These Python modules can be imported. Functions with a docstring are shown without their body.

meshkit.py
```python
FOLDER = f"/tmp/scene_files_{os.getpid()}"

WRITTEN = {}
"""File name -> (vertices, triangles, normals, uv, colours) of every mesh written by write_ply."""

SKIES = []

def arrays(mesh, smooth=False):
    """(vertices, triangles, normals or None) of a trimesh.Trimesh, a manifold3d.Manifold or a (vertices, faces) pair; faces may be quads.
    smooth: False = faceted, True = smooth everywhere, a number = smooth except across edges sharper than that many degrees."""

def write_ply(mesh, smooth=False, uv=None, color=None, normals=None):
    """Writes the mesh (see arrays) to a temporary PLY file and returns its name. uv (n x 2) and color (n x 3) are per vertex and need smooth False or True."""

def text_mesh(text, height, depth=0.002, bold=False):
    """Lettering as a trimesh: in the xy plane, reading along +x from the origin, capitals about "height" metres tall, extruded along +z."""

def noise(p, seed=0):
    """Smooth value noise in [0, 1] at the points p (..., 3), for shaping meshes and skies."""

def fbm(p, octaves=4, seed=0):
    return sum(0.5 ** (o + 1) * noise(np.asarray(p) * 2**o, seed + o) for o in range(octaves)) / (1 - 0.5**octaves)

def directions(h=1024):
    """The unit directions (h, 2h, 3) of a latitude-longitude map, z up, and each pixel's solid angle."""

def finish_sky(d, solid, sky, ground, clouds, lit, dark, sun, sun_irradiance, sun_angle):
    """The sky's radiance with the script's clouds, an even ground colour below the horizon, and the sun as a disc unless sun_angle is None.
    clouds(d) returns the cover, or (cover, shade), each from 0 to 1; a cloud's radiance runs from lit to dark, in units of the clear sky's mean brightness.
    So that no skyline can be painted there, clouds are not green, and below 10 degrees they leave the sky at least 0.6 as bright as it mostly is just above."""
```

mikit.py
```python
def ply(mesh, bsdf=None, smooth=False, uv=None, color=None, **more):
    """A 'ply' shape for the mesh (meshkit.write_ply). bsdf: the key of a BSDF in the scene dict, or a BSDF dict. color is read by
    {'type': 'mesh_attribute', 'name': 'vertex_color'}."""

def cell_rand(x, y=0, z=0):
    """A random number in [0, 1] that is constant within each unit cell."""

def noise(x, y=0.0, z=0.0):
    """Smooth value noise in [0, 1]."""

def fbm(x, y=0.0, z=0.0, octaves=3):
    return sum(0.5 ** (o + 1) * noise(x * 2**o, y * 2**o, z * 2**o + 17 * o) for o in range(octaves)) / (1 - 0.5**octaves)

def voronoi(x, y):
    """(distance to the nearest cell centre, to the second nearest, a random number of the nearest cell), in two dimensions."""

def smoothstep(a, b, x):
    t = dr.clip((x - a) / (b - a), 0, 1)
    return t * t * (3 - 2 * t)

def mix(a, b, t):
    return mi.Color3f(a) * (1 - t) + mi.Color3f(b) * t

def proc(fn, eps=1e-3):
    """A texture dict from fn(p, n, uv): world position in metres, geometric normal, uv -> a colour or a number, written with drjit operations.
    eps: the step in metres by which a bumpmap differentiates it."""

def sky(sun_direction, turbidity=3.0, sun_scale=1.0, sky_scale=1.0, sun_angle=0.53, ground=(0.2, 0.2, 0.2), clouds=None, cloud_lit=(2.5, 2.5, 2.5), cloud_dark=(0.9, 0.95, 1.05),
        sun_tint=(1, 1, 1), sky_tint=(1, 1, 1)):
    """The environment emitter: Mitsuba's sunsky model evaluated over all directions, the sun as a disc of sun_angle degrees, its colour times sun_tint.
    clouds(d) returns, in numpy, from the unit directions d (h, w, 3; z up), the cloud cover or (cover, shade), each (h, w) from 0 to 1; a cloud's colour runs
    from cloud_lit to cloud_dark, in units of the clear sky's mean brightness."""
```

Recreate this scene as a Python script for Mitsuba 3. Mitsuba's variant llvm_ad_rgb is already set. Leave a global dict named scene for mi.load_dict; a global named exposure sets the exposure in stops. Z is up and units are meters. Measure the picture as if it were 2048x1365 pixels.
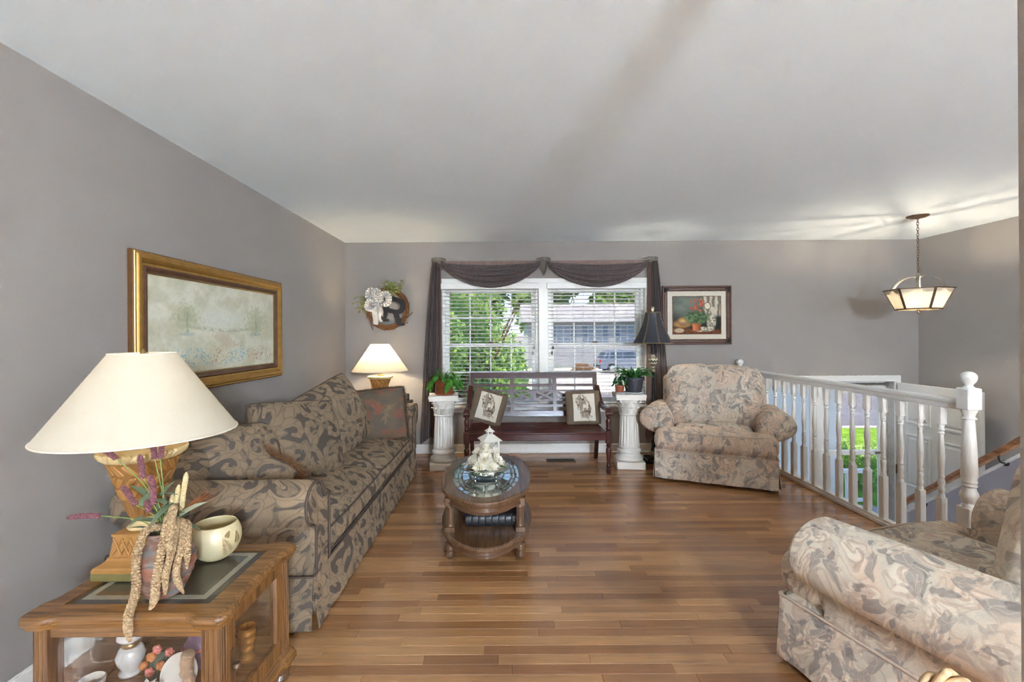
import math, random
import numpy as np, trimesh, manifold3d, shapely, shapely.geometry as sg
import shapely.affinity as sa
import drjit as dr
import mitsuba as mi
import mikit, meshkit
from mikit import noise, fbm, voronoi, cell_rand, smoothstep, mix, proc
T = mi.ScalarTransform4f
scene, labels = {}, {}
exposure = 0.11
# ---------------------------------------------------------------- camera, sky
scene['camera'] = {'type': 'perspective', 'fov': 2 * math.degrees(math.atan(1024 / 910.0)), 'fov_axis': 'x', 'near_clip': 0.05, 'far_clip': 500.0,
                   'principal_point_offset_x': 16 / 2048, 'principal_point_offset_y': 11.5 / 1365,
                   'to_world': T().look_at(origin=[0, 0, 1.36], target=[0, 1, 1.36], up=[0.006, 0, 1])}
scene['sky'] = mikit.sky((-0.38, -0.42, 0.82), turbidity=3.5, sun_scale=5.2, sky_scale=8.0, ground=(0.3, 0.3, 0.3))
scene['sky']['sampling_weight'] = 5.0
LAMP_NEAR, LAMP_FAR, PENDANT, FLOOR_LAMP, ADDED_FILL = 10.0, 520.0, 560.0, 420.0, 810.0  # the last strength is for the added fill globes behind the camera
FILL_TINT = (.80, .985, 1.22)


# ---------------------------------------------------------------- materials
def S(r, g, b):
    return [((c / 255) / 12.92 if c / 255 <= 0.04045 else ((c / 255 + 0.055) / 1.055) ** 2.4) for c in (r, g, b)]


def col(c):
    return {'type': 'rgb', 'value': c} if isinstance(c, (list, tuple)) else proc(c)


def mat(name, c, rough=0.5, metal=0.0, bump=None, bscale=0.001, spec=0.5, coat=0.0, coat_gloss=0.9, sheen=0.0):
    b = {'type': 'principled', 'base_color': col(c), 'roughness': rough if not callable(rough) else proc(rough), 'metallic': metal, 'specular': spec}
    if coat:
        b['clearcoat'], b['clearcoat_gloss'] = coat, coat_gloss
    if sheen:
        b['sheen'] = sheen
    if bump is not None:
        b = {'type': 'bumpmap', 'arbitrary': proc(bump), 'scale': bscale, 'nested': b} if False else {'type': 'bumpmap', 'tex': proc(bump, 2e-3), 'scale': bscale, 'bsdf': b}
    scene[name] = {'type': 'twosided', 'b': b}
    return name


def thin(name, c, trans=1.0, rough=0.6):
    scene[name] = {'type': 'principledthin', 'base_color': col(c), 'roughness': rough, 'diff_trans': trans, 'spec_trans': 0.0}
    return name


def planar(p, n):
    """Two surface coordinates, from the axis the surface faces most."""
    ax, ay, az = dr.abs(n.x), dr.abs(n.y), dr.abs(n.z)
    zz = (az > ax) & (az > ay)
    xx = (~zz) & (ax > ay)
    u = dr.select(xx, p.y, p.x)
    v = dr.select(zz, p.y, p.z)
    return u, v


def cloth_axes(d):
    """Two directions across d: the cloth's print is laid along them, so that it runs on over every rounded edge."""
    d = np.array(d, float) / np.linalg.norm(d)
    a = np.cross([0, 0, 1.0], d)
    a /= np.linalg.norm(a)
    b = np.cross(d, a)
    return lambda p: (p.x * a[0] + p.y * a[1] + p.z * a[2], p.x * b[0] + p.y * b[1] + p.z * b[2])


def curl(u, v):
    """Nearest scroll centre: (dx, dy, random) over a jittered grid."""
    u, v = mi.Float(u), mi.Float(v)
    best, bx, by, br = mi.Float(9), mi.Float(0), mi.Float(0), mi.Float(0)
    for a in (-1, 0, 1):
        for b in (-1, 0, 1):
            cx, cy = dr.floor(u) + a, dr.floor(v) + b
            dx = u - (cx + 0.15 + 0.7 * cell_rand(cx, cy, 5))
            dy = v - (cy + 0.15 + 0.7 * cell_rand(cx, cy, 6))
            d = dx * dx + dy * dy
            m = d < best
            best = dr.select(m, d, best)
            bx, by, br = dr.select(m, dx, bx), dr.select(m, dy, by), dr.select(m, cell_rand(cx, cy, 7), br)
    return bx, by, br


def leaf_field(u, v, jit, seed):
    """Big curling leaves: for each cell a leaf with a bent spine, lobed edges and ribs. (cover, rib, random)"""
    cover, rib, rnd, edge = mi.Float(0), mi.Float(0), mi.Float(0), mi.Float(0)
    u, v = mi.Float(u), mi.Float(v)
    for a in (-1, 0, 1):
        for b in (-1, 0, 1):
            cx, cy = dr.floor(u) + a, dr.floor(v) + b
            r1, r2, r3 = cell_rand(cx, cy, seed), cell_rand(cx, cy, seed + 1), cell_rand(cx, cy, seed + 2)
            dx, dy = u - (cx + .5 + jit * (r1 - .5)), v - (cy + .5 + jit * (r2 - .5))
            an = r3 * 6.2832
            c, s = dr.cos(an), dr.sin(an)
            x, y = c * dx + s * dy, c * dy - s * dx
            fl = dr.select(r1 > .5, 1.0, -1.0)
            y = fl * y - 1.15 * x * x + .15
            t = (x + .62) / 1.24
            half = .40 * dr.sqrt(dr.clip(4 * t * (1 - t), 0, 1)) * (.55 + .75 * (1 - t))
            half = half * (1.05 + .20 * dr.sin(19 * t - 12 * dr.abs(y)))
            m = smoothstep(.02, -.02, dr.abs(y) - half) * dr.select((t > 0) & (t < 1), 1.0, 0.0)
            rb = smoothstep(.035, .012, dr.abs(y)) + .7 * smoothstep(.86, .97, dr.sin(19 * t - 14 * dr.abs(y) + 2.6))
            up = m > .5
            rib = dr.select(up, rb, rib)
            rnd = dr.select(up, r2, rnd)
            eg = smoothstep(-.075, -.03, dr.abs(y) - half)
            edge = dr.select(up, eg, edge)
            cover = dr.maximum(cover, m)
    return cover, dr.clip(dr.maximum(rib, edge), 0, 1), rnd


def scroll_field(u, v, jit, seed, R=.60):
    """Curled acanthus scrolls: in each cell a band that winds inwards, scalloped on its outer side, with veins. (cover, vein, random)"""
    cover, vein, rnd = mi.Float(0), mi.Float(0), mi.Float(0)
    u, v = mi.Float(u), mi.Float(v)
    tp = 6.28318
    for a in (-1, 0, 1):
        for b in (-1, 0, 1):
            cx, cy = dr.floor(u) + a, dr.floor(v) + b
            r1, r2, r3 = cell_rand(cx, cy, seed), cell_rand(cx, cy, seed + 1), cell_rand(cx, cy, seed + 2)
            dx, dy = u - (cx + .5 + jit * (r1 - .5)), v - (cy + .5 + jit * (r2 - .5))
            r = dr.sqrt(dx * dx + dy * dy)
            an = dr.atan2(dy, dx) * dr.select(r1 > .5, 1.0, -1.0) + tp * r3
            an = an / tp
            an = (an - dr.floor(an)) * tp
            for turn_ in (0, 1):
                th = an + tp * turn_
                q = th / (1.12 * tp)
                rs = R * (.16 + .84 * dr.maximum(1 - q, 0) ** .8)
                w = .40 * R * dr.sqrt(dr.clip(2.6 * q, 0, 1)) * dr.maximum(1 - q, 0.0) ** .42 + .015
                sd = (r - rs) / w
                sc_ = .80 + .45 * dr.abs(dr.sin(3.4 * th + .6)) * dr.select(sd > 0, 1.0, 0.30)
                ok = dr.select(q < 1, 1.0, 0.0)
                m = smoothstep(.06, -.06, dr.abs(sd) - sc_) * ok
                ve = dr.maximum(smoothstep(.93, .995, dr.abs(dr.sin(3.4 * th + .6 + 1.5708 - 1.1 * sd))) * smoothstep(-.5, .1, sd), smoothstep(.10, .03, dr.abs(sd + .25)))
                ve = dr.maximum(ve, smoothstep(-.22, -.08, dr.abs(sd) - sc_))
                up = (m > .5) & (cover < .5)
                vein = dr.select(up, ve, vein)
                rnd = dr.select(up, r2, rnd)
                cover = dr.maximum(cover, m)
    return cover, dr.clip(vein, 0, 1), rnd


SOFA_AXES = cloth_axes((1, -1, 1))


def damask(p, n, uv):
    u, v = SOFA_AXES(p)
    u, v = u * 7.0, v * 7.0
    wu = u + 0.8 * (noise(u * .9, v * .9, 3.0) - 0.5)
    wv = v + 0.8 * (noise(u * .9, v * .9, 9.0) - 0.5)
    m, ve, rn = scroll_field(wu, wv, .5, 11, .56)
    m2, ve2, rn2 = scroll_field(wu * 1.7 + 7.3, wv * 1.7 + 2.1, .6, 21, .50)
    m2 = m2 * (1 - m) * dr.select(rn2 > .45, 1.0, 0.0)
    c = mix(S(80, 70, 61), mi.Color3f(S(142, 121, 96)) * (.90 + .16 * rn), m)
    c = mix(c, mi.Color3f(S(124, 106, 85)), m2)
    c = mix(c, S(98, 84, 69), dr.clip(ve * m + ve2 * m2, 0, 1) * .65)
    thread = 0.90 + 0.2 * noise(u * 70, v * 70)
    return c * thread * .9 * (0.88 + 0.24 * noise(u * 0.5, v * 0.5, 4.0))


def floral_print(p, axes):
    u, v = axes(p)
    u, v = u * 9.5, v * 9.5
    wu = u + 1.0 * (fbm(u * 0.9, v * 0.9, 3.0, 3) - 0.5)
    wv = v + 1.0 * (fbm(u * 0.9, v * 0.9, 8.0, 3) - 0.5)
    dx, dy, rn = curl(wu, wv)
    r = dr.sqrt(dx * dx + dy * dy) + 1e-3
    a = dr.atan2(dy, dx)
    rose = smoothstep(.46, .30, r)
    sw = dr.sin(24 * r + 2.5 * a + 2 * noise(u * 2, v * 2, 5.0))
    f = fbm(wu * 1.3 + 3, wv * 1.3, 1.0, 3)
    g = fbm(wu * 2.6 + 31, wv * 2.6, 2.0, 3)
    m, rib, r2 = leaf_field(wu * 1.7, wv * 1.7, .7, 31)
    lines = smoothstep(.90, .99, dr.abs(dr.sin(16 * f + 5 * g)))
    c = mix(S(198, 185, 165), S(200, 174, 150), smoothstep(0.4, 0.6, fbm(u * 0.5, v * 0.5, 4.0, 2)))
    c = mix(c, S(176, 172, 158), smoothstep(.50, .62, g) * .35)
    c = mix(c, mix(S(172, 138, 116), S(220, 205, 184), smoothstep(-.6, .3, sw)), rose * .45)
    c = mix(c, mix(S(178, 156, 138), S(132, 124, 117), smoothstep(.45, .75, r2)), m * smoothstep(.30, .45, r2) * (.30 + .40 * smoothstep(.4, .6, f)))
    c = mix(c, S(206, 190, 170), rib * m * .4)
    c = mix(c, S(104, 96, 92), smoothstep(.655, .70, g) * .6)
    c = mix(c, S(140, 120, 106), lines * 0.26)
    return c * (0.93 + 0.14 * noise(u * 60, v * 60))


def floral(p, n, uv):
    return floral_print(p, FLORAL_FAR)


def floral_near(p, n, uv):
    return floral_print(p, FLORAL_NEAR)


FLORAL_FAR, FLORAL_NEAR = cloth_axes((-.1, -1, .9)), cloth_axes((-1, -1, 1))


def tapestry(p, n, uv):
    u, v = planar(p, n)
    u, v = u * 9, v * 9
    wu, wv = u + 0.8 * (noise(u, v, 1.0) - 0.5), v + 0.8 * (noise(u, v, 5.0) - 0.5)
    dx, dy, rn = curl(wu * 0.8, wv * 0.8)
    r = dr.sqrt(dx * dx + dy * dy) + 1e-3
    a = dr.atan2(dy, dx)
    star = smoothstep(0.06, -0.02, r - 0.26 - 0.12 * dr.sin(5 * a + 6 * rn) - 0.05 * dr.sin(17 * a))
    c = mix(S(84, 77, 68), S(102, 86, 66), noise(u * 2, v * 2, 3.0))
    c = mix(c, mix(S(128, 66, 52), S(138, 116, 84), smoothstep(0.35, 0.55, rn)), star * 0.6)
    c = mix(c, S(128, 54, 46), star * smoothstep(0.70, 0.75, rn) * 0.6)
    return c * (0.85 + 0.3 * noise(u * 40, v * 40))


def oak(dark, light, axis=0, k=1.0):
    def fn(p, n, uv):
        q = [p.x, p.y, p.z]
        l = q[axis]
        o = [q[i] for i in range(3) if i != axis]
        w = fbm(o[0] * 40 * k, o[1] * 40 * k, l * 2.5 * k, 3)
        g = fbm(o[0] * 260 * k, o[1] * 260 * k, l * 7 * k, 2)
        c = mix(dark, light, smoothstep(0.25, 0.75, 0.65 * w + 0.35 * g))
        return c * (0.82 + 0.3 * smoothstep(0.3, 0.5, g))
    return fn


def plank_tone(p, n, uv):
    """Strip flooring: uv carries the piece's number in its whole part."""
    i, j = dr.floor(uv.x), dr.floor(uv.y)
    t = cell_rand(i, j, 3)
    t2 = cell_rand(i, j, 4)
    x, y = p.x + 13.7 * t, p.y
    w = fbm(x * 2.2, y * 34 + 60 * t2, 1.0, 3)
    g = fbm(x * 9, y * 300, 5.0, 2)
    c = mix(S(132, 88, 52), S(176, 128, 82), smoothstep(0.05, 0.95, t))
    c = mix(c, S(134, 86, 52), smoothstep(0.78, 0.95, t2) * 0.5)
    c = c * (0.80 + 0.40 * w) * (0.84 + 0.30 * g)
    stain = smoothstep(0.62, 0.80, fbm(p.x * 1.3 + 4.0, p.y * 1.6, 2.0, 3))
    return c * (1 - 0.35 * stain)


def plain_paint(c, amt=0.05, sc=6.0):
    def fn(p, n, uv):
        return mi.Color3f(c) * (1 - amt + 2 * amt * fbm(p.x * sc, p.y * sc, p.z * sc, 2))
    return fn


M = {}
M['wall'] = mat('mat_wall', plain_paint(S(156, 149, 141), 0.02), 0.62, spec=0.3)
M['wall_dark'] = mat('mat_wall_lower', plain_paint(S(150, 144, 148), 0.02), 0.6, spec=0.3)
M['ceiling'] = mat('mat_ceiling', plain_paint(S(229, 236, 235), 0.01), 0.8, spec=0.1)
M['white'] = mat('mat_white_trim', plain_paint(S(236, 234, 228), 0.015), 0.35)
M['rail'] = mat('mat_rail_paint', plain_paint(S(234, 232, 225), 0.05, 9.0), 0.35)
M['plank'] = mat('mat_plank', plank_tone, 0.20, coat=1.0, coat_gloss=0.92, spec=.8)
M['subfloor'] = mat('mat_subfloor', S(60, 40, 26), 0.8)
M['slat'] = mat('mat_blind_slat', S(240, 240, 236), 0.4)
M['cord'] = mat('mat_cord', S(190, 188, 180), 0.7)
M['dark_cord'] = mat('mat_dark_cord', S(40, 36, 34), 0.6)
M['sofa'] = mat('mat_damask', damask, 0.75, sheen=0.3, spec=0.25)
M['floral'] = mat('mat_floral', floral, 0.8, sheen=0.3, spec=0.2)
M['floral_near'] = mat('mat_floral_near', floral_near, 0.8, sheen=0.3, spec=0.2)
M['welt'] = mat('mat_welt', plain_paint(S(74, 62, 54), 0.1, 60), 0.8, spec=0.2)
M['floral_welt'] = mat('mat_floral_welt', plain_paint(S(190, 172, 154), 0.12, 30), 0.8, spec=0.2)
M['tapestry'] = mat('mat_tapestry', tapestry, 0.85, spec=0.2)
M['fringe'] = mat('mat_fringe', plain_paint(S(120, 84, 58), 0.5, 60), 0.9, spec=0.1)
M['fringe_dark'] = mat('mat_fringe_dark', plain_paint(S(84, 66, 50), 0.4, 60), 0.9, spec=0.1)
M['oak_x'] = mat('mat_oak_x', oak(S(76, 48, 23), S(120, 81, 40), 0), 0.32, coat=0.4)
M['oak_y'] = mat('mat_oak_y', oak(S(76, 48, 23), S(120, 81, 40), 1), 0.32, coat=0.4)
M['oak_z'] = mat('mat_oak_z', oak(S(70, 44, 22), S(112, 75, 38), 2), 0.32, coat=0.4)
M['walnut'] = mat('mat_walnut', oak(S(62, 42, 27), S(96, 68, 44), 1), 0.24, coat=0.7)
M['walnut_z'] = mat('mat_walnut_z', oak(S(62, 42, 27), S(92, 64, 40), 2), 0.28, coat=0.5)
M['walnut_side'] = mat('mat_walnut_side', plain_paint(S(80, 55, 36), .14, 12), .28, coat=.5)
M['mahogany'] = mat('mat_mahogany', oak(S(44, 18, 14), S(68, 29, 21), 0), 0.24, coat=0.25, spec=.3)
M['mahogany_z'] = mat('mat_mahogany_z', oak(S(44, 18, 14), S(68, 29, 21), 2), 0.26, coat=0.25, spec=.3)
M['rail_wood'] = mat('mat_rail_wood', oak(S(96, 58, 34), S(150, 100, 62), 1), 0.35, coat=0.3)
M['plaster'] = mat('mat_plaster', plain_paint(S(238, 234, 224), 0.04, 14), 0.55)
M['black'] = mat('mat_black', S(18, 18, 19), 0.5, spec=.25)
M['black_satin'] = mat('mat_black_satin', plain_paint(S(38, 40, 46), 0.25, 120), 0.5)
M['black_metal'] = mat('mat_black_metal', S(26, 26, 28), 0.4, metal=0.3)
M['gold'] = mat('mat_gold', plain_paint(S(176, 132, 66), 0.12, 30), 0.36, metal=0.75)
M['gold_dark'] = mat('mat_gold_dark', plain_paint(S(98, 66, 34), 0.15, 30), 0.4, metal=0.4)
M['brass'] = mat('mat_brass', S(168, 140, 92), 0.3, metal=0.9)
M['bronze'] = mat('mat_bronze', plain_paint(S(92, 72, 52), 0.2, 40), 0.42, metal=0.6)
M['pewter'] = mat('mat_pewter', S(150, 146, 136), 0.3, metal=0.9)
M['silver'] = mat('mat_silver', S(226, 224, 218), 0.1, metal=1.0)
M['terracotta'] = mat('mat_terracotta', plain_paint(S(150, 84, 56), 0.12, 25), 0.7)
M['brown_glaze'] = mat('mat_brown_glaze', plain_paint(S(112, 62, 36), 0.25, 12), 0.22)
M['soil'] = mat('mat_soil', S(44, 32, 24), 0.95)
M['petal'] = mat('mat_petal', S(238, 232, 216), 0.6)
M['lantern'] = mat('mat_lantern', S(236, 232, 222), 0.45)
M['chrome'] = mat('mat_chrome', S(200, 200, 200), 0.15, metal=1.0)
thin('mat_leaf', lambda p, n, uv: mix(S(40, 92, 34), S(96, 150, 62), noise(p.x * 30, p.y * 30, p.z * 30)), 0.5, 0.4)
thin('mat_leaf_dark', lambda p, n, uv: mix(S(26, 66, 36), S(70, 118, 60), noise(p.x * 40, p.y * 40, p.z * 40)), 0.4, 0.35)
thin('mat_shade', S(216, 205, 182), .5, 0.8)
thin('mat_sheer', lambda p, n, uv: mi.Color3f(S(112, 101, 98)) * (0.75 + 0.5 * noise(p.x * 90, p.y * 90, p.z * 7)), 0.55, 0.8)
thin('mat_sheer_pale', lambda p, n, uv: mi.Color3f(S(178, 152, 140)) * (0.85 + 0.3 * noise(p.x * 60, p.y * 60, p.z * 6)), 0.9, 0.8)
thin('mat_pendant_glass', S(226, 208, 180), .10, 0.5)
scene['mat_pane'] = {'type': 'thindielectric'}
scene['mat_glass'] = {'type': 'dielectric', 'int_ior': 1.5}
M['leaf'], M['leaf_dark'], M['shade'], M['sheer'], M['sheer_pale'], M['pane'], M['glass'] = 'mat_leaf', 'mat_leaf_dark', 'mat_shade', 'mat_sheer', 'mat_sheer_pale', 'mat_pane', 'mat_glass'


# ---------------------------------------------------------------- names and meshes
COUNT = {}


def numbered(key):
    k = COUNT.get(key, 0)
    COUNT[key] = k + 1
    return key if k == 0 else f'{key}_{k:03d}'


PLACE = {}


def thing(name, label, cat, group=None, at=(0, 0, 0), rot=0.0):
    key = numbered(name)
    labels[key] = {'label': label, 'category': cat}
    if group:
        labels[key]['group'] = group
    PLACE[key] = (np.array(at, float), rot)
    return key


def setting(name):
    labels[name] = {'kind': 'structure'}
    COUNT[name] = 1
    return name


def moved(mesh, at=(0, 0, 0), rot=0.0):
    m = mesh.copy()
    c, s = math.cos(rot), math.sin(rot)
    v = np.asarray(m.vertices)
    m.vertices = np.stack([c * v[:, 0] - s * v[:, 1], s * v[:, 0] + c * v[:, 1], v[:, 2]], 1) + np.asarray(at, float)
    return m


def put(key, mesh, m, smooth=30, uv=None, **more):
    """The shape entry of a thing that is one mesh, or of a part."""
    root = key.split('__')[0]
    if root in PLACE:
        mesh = moved(mesh, *PLACE[root])
    scene[key] = mikit.ply(mesh, m, smooth, uv=uv, **more)
    return key


def part(parent, name, mesh, m, smooth=30, label=None, kind=None, uv=None, **more):
    key = numbered(parent + '__' + name)
    put(key, mesh, m, smooth, uv, **more)
    d = {}
    if label:
        d['label'] = label
    if kind:
        d['kind'] = kind
    if d:
        labels[key] = d
    return key


def repeat(parent, name, ply, to_world, label=None):
    key = numbered(parent + '__' + name)
    scene[key] = {**ply, 'to_world': to_world}
    if label:
        labels[key] = {'label': label}
    return key


def cat(*ms):
    out = []
    for m in ms:
        out += list(m) if isinstance(m, (list, tuple)) else [m]
    return trimesh.util.concatenate(out)


def hull(points):
    return trimesh.convex.convex_hull(np.asarray(points, float))


def box(x0, x1, y0, y1, z0, z1, r=0.0):
    """A box with chamfered edges."""
    if r <= 0:
        return trimesh.creation.box(bounds=[[x0, y0, z0], [x1, y1, z1]])
    pts = []
    for sx, X in ((1, x0), (-1, x1)):
        for sy, Y in ((1, y0), (-1, y1)):
            for sz, Z in ((1, z0), (-1, z1)):
                pts += [(X, Y + sy * r, Z + sz * r), (X + sx * r, Y, Z + sz * r), (X + sx * r, Y + sy * r, Z)]
    return hull(pts)


def grid_faces(nr, nc, wrap=False):
    f = []
    cols = nc if wrap else nc - 1
    i, j = np.meshgrid(np.arange(nr - 1), np.arange(cols), indexing='ij')
    a, b = i * nc + j, i * nc + (j + 1) % nc
    c, d = (i + 1) * nc + (j + 1) % nc, (i + 1) * nc + j
    q = np.stack([a, b, c, d], -1).reshape(-1, 4)
    return np.vstack([q[:, [0, 1, 2]], q[:, [0, 2, 3]]])


def loft(rings, cap=True):
    """A closed skin through rings of equal length."""
    R = np.asarray(rings, float)
    n, k = R.shape[:2]
    v, f = R.reshape(-1, 3), grid_faces(n, k, True)
    if cap:
        v = np.vstack([v, R[0].mean(0), R[-1].mean(0)])
        j = np.arange(k)
        f = np.vstack([f, np.stack([np.full(k, n * k), (j + 1) % k, j], 1), np.stack([np.full(k, n * k + 1), (n - 1) * k + j, (n - 1) * k + (j + 1) % k], 1)])
    m = trimesh.Trimesh(v, f, process=False)
    if cap and m.volume < 0:
        m.invert()
    return m


def lathe(profile, seg=32, at=(0, 0, 0), sx=1.0, sy=1.0):
    """profile: (radius, z) from bottom to top; ends close on the axis."""
    a = np.arange(seg) * 2 * np.pi / seg
    P = [(max(r, 1e-5), z) for r, z in profile]
    rings = [np.stack([r * np.cos(a) * sx + at[0], r * np.sin(a) * sy + at[1], np.full(seg, z + at[2])], 1) for r, z in P]
    return loft(rings)


def curve(points, n=8, closed=False):
    """A Catmull-Rom curve through the points."""
    P = np.asarray(points, float)
    k = len(P)
    out = []
    for i in range(k if closed else k - 1):
        p = [P[(i + d) % k] if closed else P[min(max(i + d, 0), k - 1)] for d in (-1, 0, 1, 2)]
        t = (np.arange(n) / n)[:, None]
        out.append(0.5 * (2 * p[1] + (p[2] - p[0]) * t + (2 * p[0] - 5 * p[1] + 4 * p[2] - p[3]) * t ** 2 + (3 * p[1] - p[0] - 3 * p[2] + p[3]) * t ** 3))
    if not closed:
        out.append(P[-1:])
    return np.vstack(out)


def tube(points, r, sides=8, closed=False):
    p = np.asarray(points, float)
    n = len(p)
    t = (np.roll(p, -1, 0) - np.roll(p, 1, 0)) if closed else np.gradient(p, axis=0)
    t /= np.linalg.norm(t, axis=1, keepdims=True) + 1e-12
    a = np.cross(t[0], [0, 0, 1.0] if abs(t[0][2]) < 0.9 else [1.0, 0, 0])
    A = []
    for k in range(n):
        a = a - t[k] * (a @ t[k])
        a /= np.linalg.norm(a) + 1e-12
        A.append(a)
    A = np.array(A)
    B = np.cross(t, A)
    g = np.arange(sides) * 2 * np.pi / sides
    R = np.broadcast_to(np.asarray(r, float), (n,))
    rings = p[:, None] + R[:, None, None] * (np.cos(g)[None, :, None] * A[:, None] + np.sin(g)[None, :, None] * B[:, None])
    if closed:
        return loft(np.concatenate([rings, rings[:1]]), cap=False)
    return loft(rings)


def extrude(poly, h, z=0.0):
    m = trimesh.util.concatenate([trimesh.creation.extrude_polygon(g, h, engine='earcut') for g in getattr(poly, 'geoms', [poly])])
    m.apply_translation([0, 0, z])
    return m


def upright(m):
    """x, y of a drawing become x, z; its thickness runs towards -y."""
    v = np.asarray(m.vertices).copy()
    m = m.copy()
    m.vertices = np.stack([v[:, 0], -v[:, 2], v[:, 1]], 1)
    return m


def softbox(lx, ly, lz, r, n=14, crown=0.0, wrinkle=0.0, seed=0, bottom=0.0):
    """A stuffed block: rounded edges, a crowned top, creases. Its base is at z = 0."""
    def axis(l):
        e = np.linspace(0, 1, 6) ** 1.0 * r
        return np.unique(np.round(np.concatenate([-l / 2 + e, np.linspace(-l / 2 + r, l / 2 - r, n), l / 2 - e]), 6))
    ax = [axis(lx), axis(ly), axis(lz) if lz > 2.2 * r else np.unique(np.round(np.linspace(-lz / 2, lz / 2, 13), 6))]
    V, F, o = [], [], 0
    for d in range(3):
        i, j = [(1, 2), (2, 0), (0, 1)][d]
        A, B = np.meshgrid(ax[i], ax[j], indexing='ij')
        for s in (-1, 1):
            P = np.zeros(A.shape + (3,))
            P[..., i], P[..., j], P[..., d] = A, B, s * (lx, ly, lz)[d] / 2
            f = grid_faces(*A.shape)
            V.append(P.reshape(-1, 3))
            F.append((f if s > 0 else f[:, ::-1]) + o)
            o += A.size
    m = trimesh.Trimesh(np.vstack(V), np.vstack(F), process=False)
    m.merge_vertices(digits_vertex=5)
    v = np.asarray(m.vertices)
    rr = min(r, lz / 2, lx / 2, ly / 2)
    inner = np.array([lx / 2, ly / 2, lz / 2]) - rr
    q = np.clip(v, -inner, inner)
    d = v - q
    v = q + d / np.maximum(np.linalg.norm(d, axis=1, keepdims=True), 1e-9) * rr
    u, w = v[:, 0] / lx * 2, v[:, 1] / ly * 2
    dome = np.clip(1 - u ** 2, 0, 1) * np.clip(1 - w ** 2, 0, 1)
    v[:, 2] += np.where(v[:, 2] > 0, crown, -bottom) * np.sqrt(dome) * np.abs(v[:, 2]) / (lz / 2)
    if wrinkle:
        v = v + wrinkle * (meshkit.fbm(v * [7, 7, 7], 3, seed)[:, None] - 0.5) * np.array([0.6, 0.6, 1.6])
    v[:, 2] += lz / 2
    m.vertices = v
    m.fix_normals()
    return m


ROUND = .10


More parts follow.
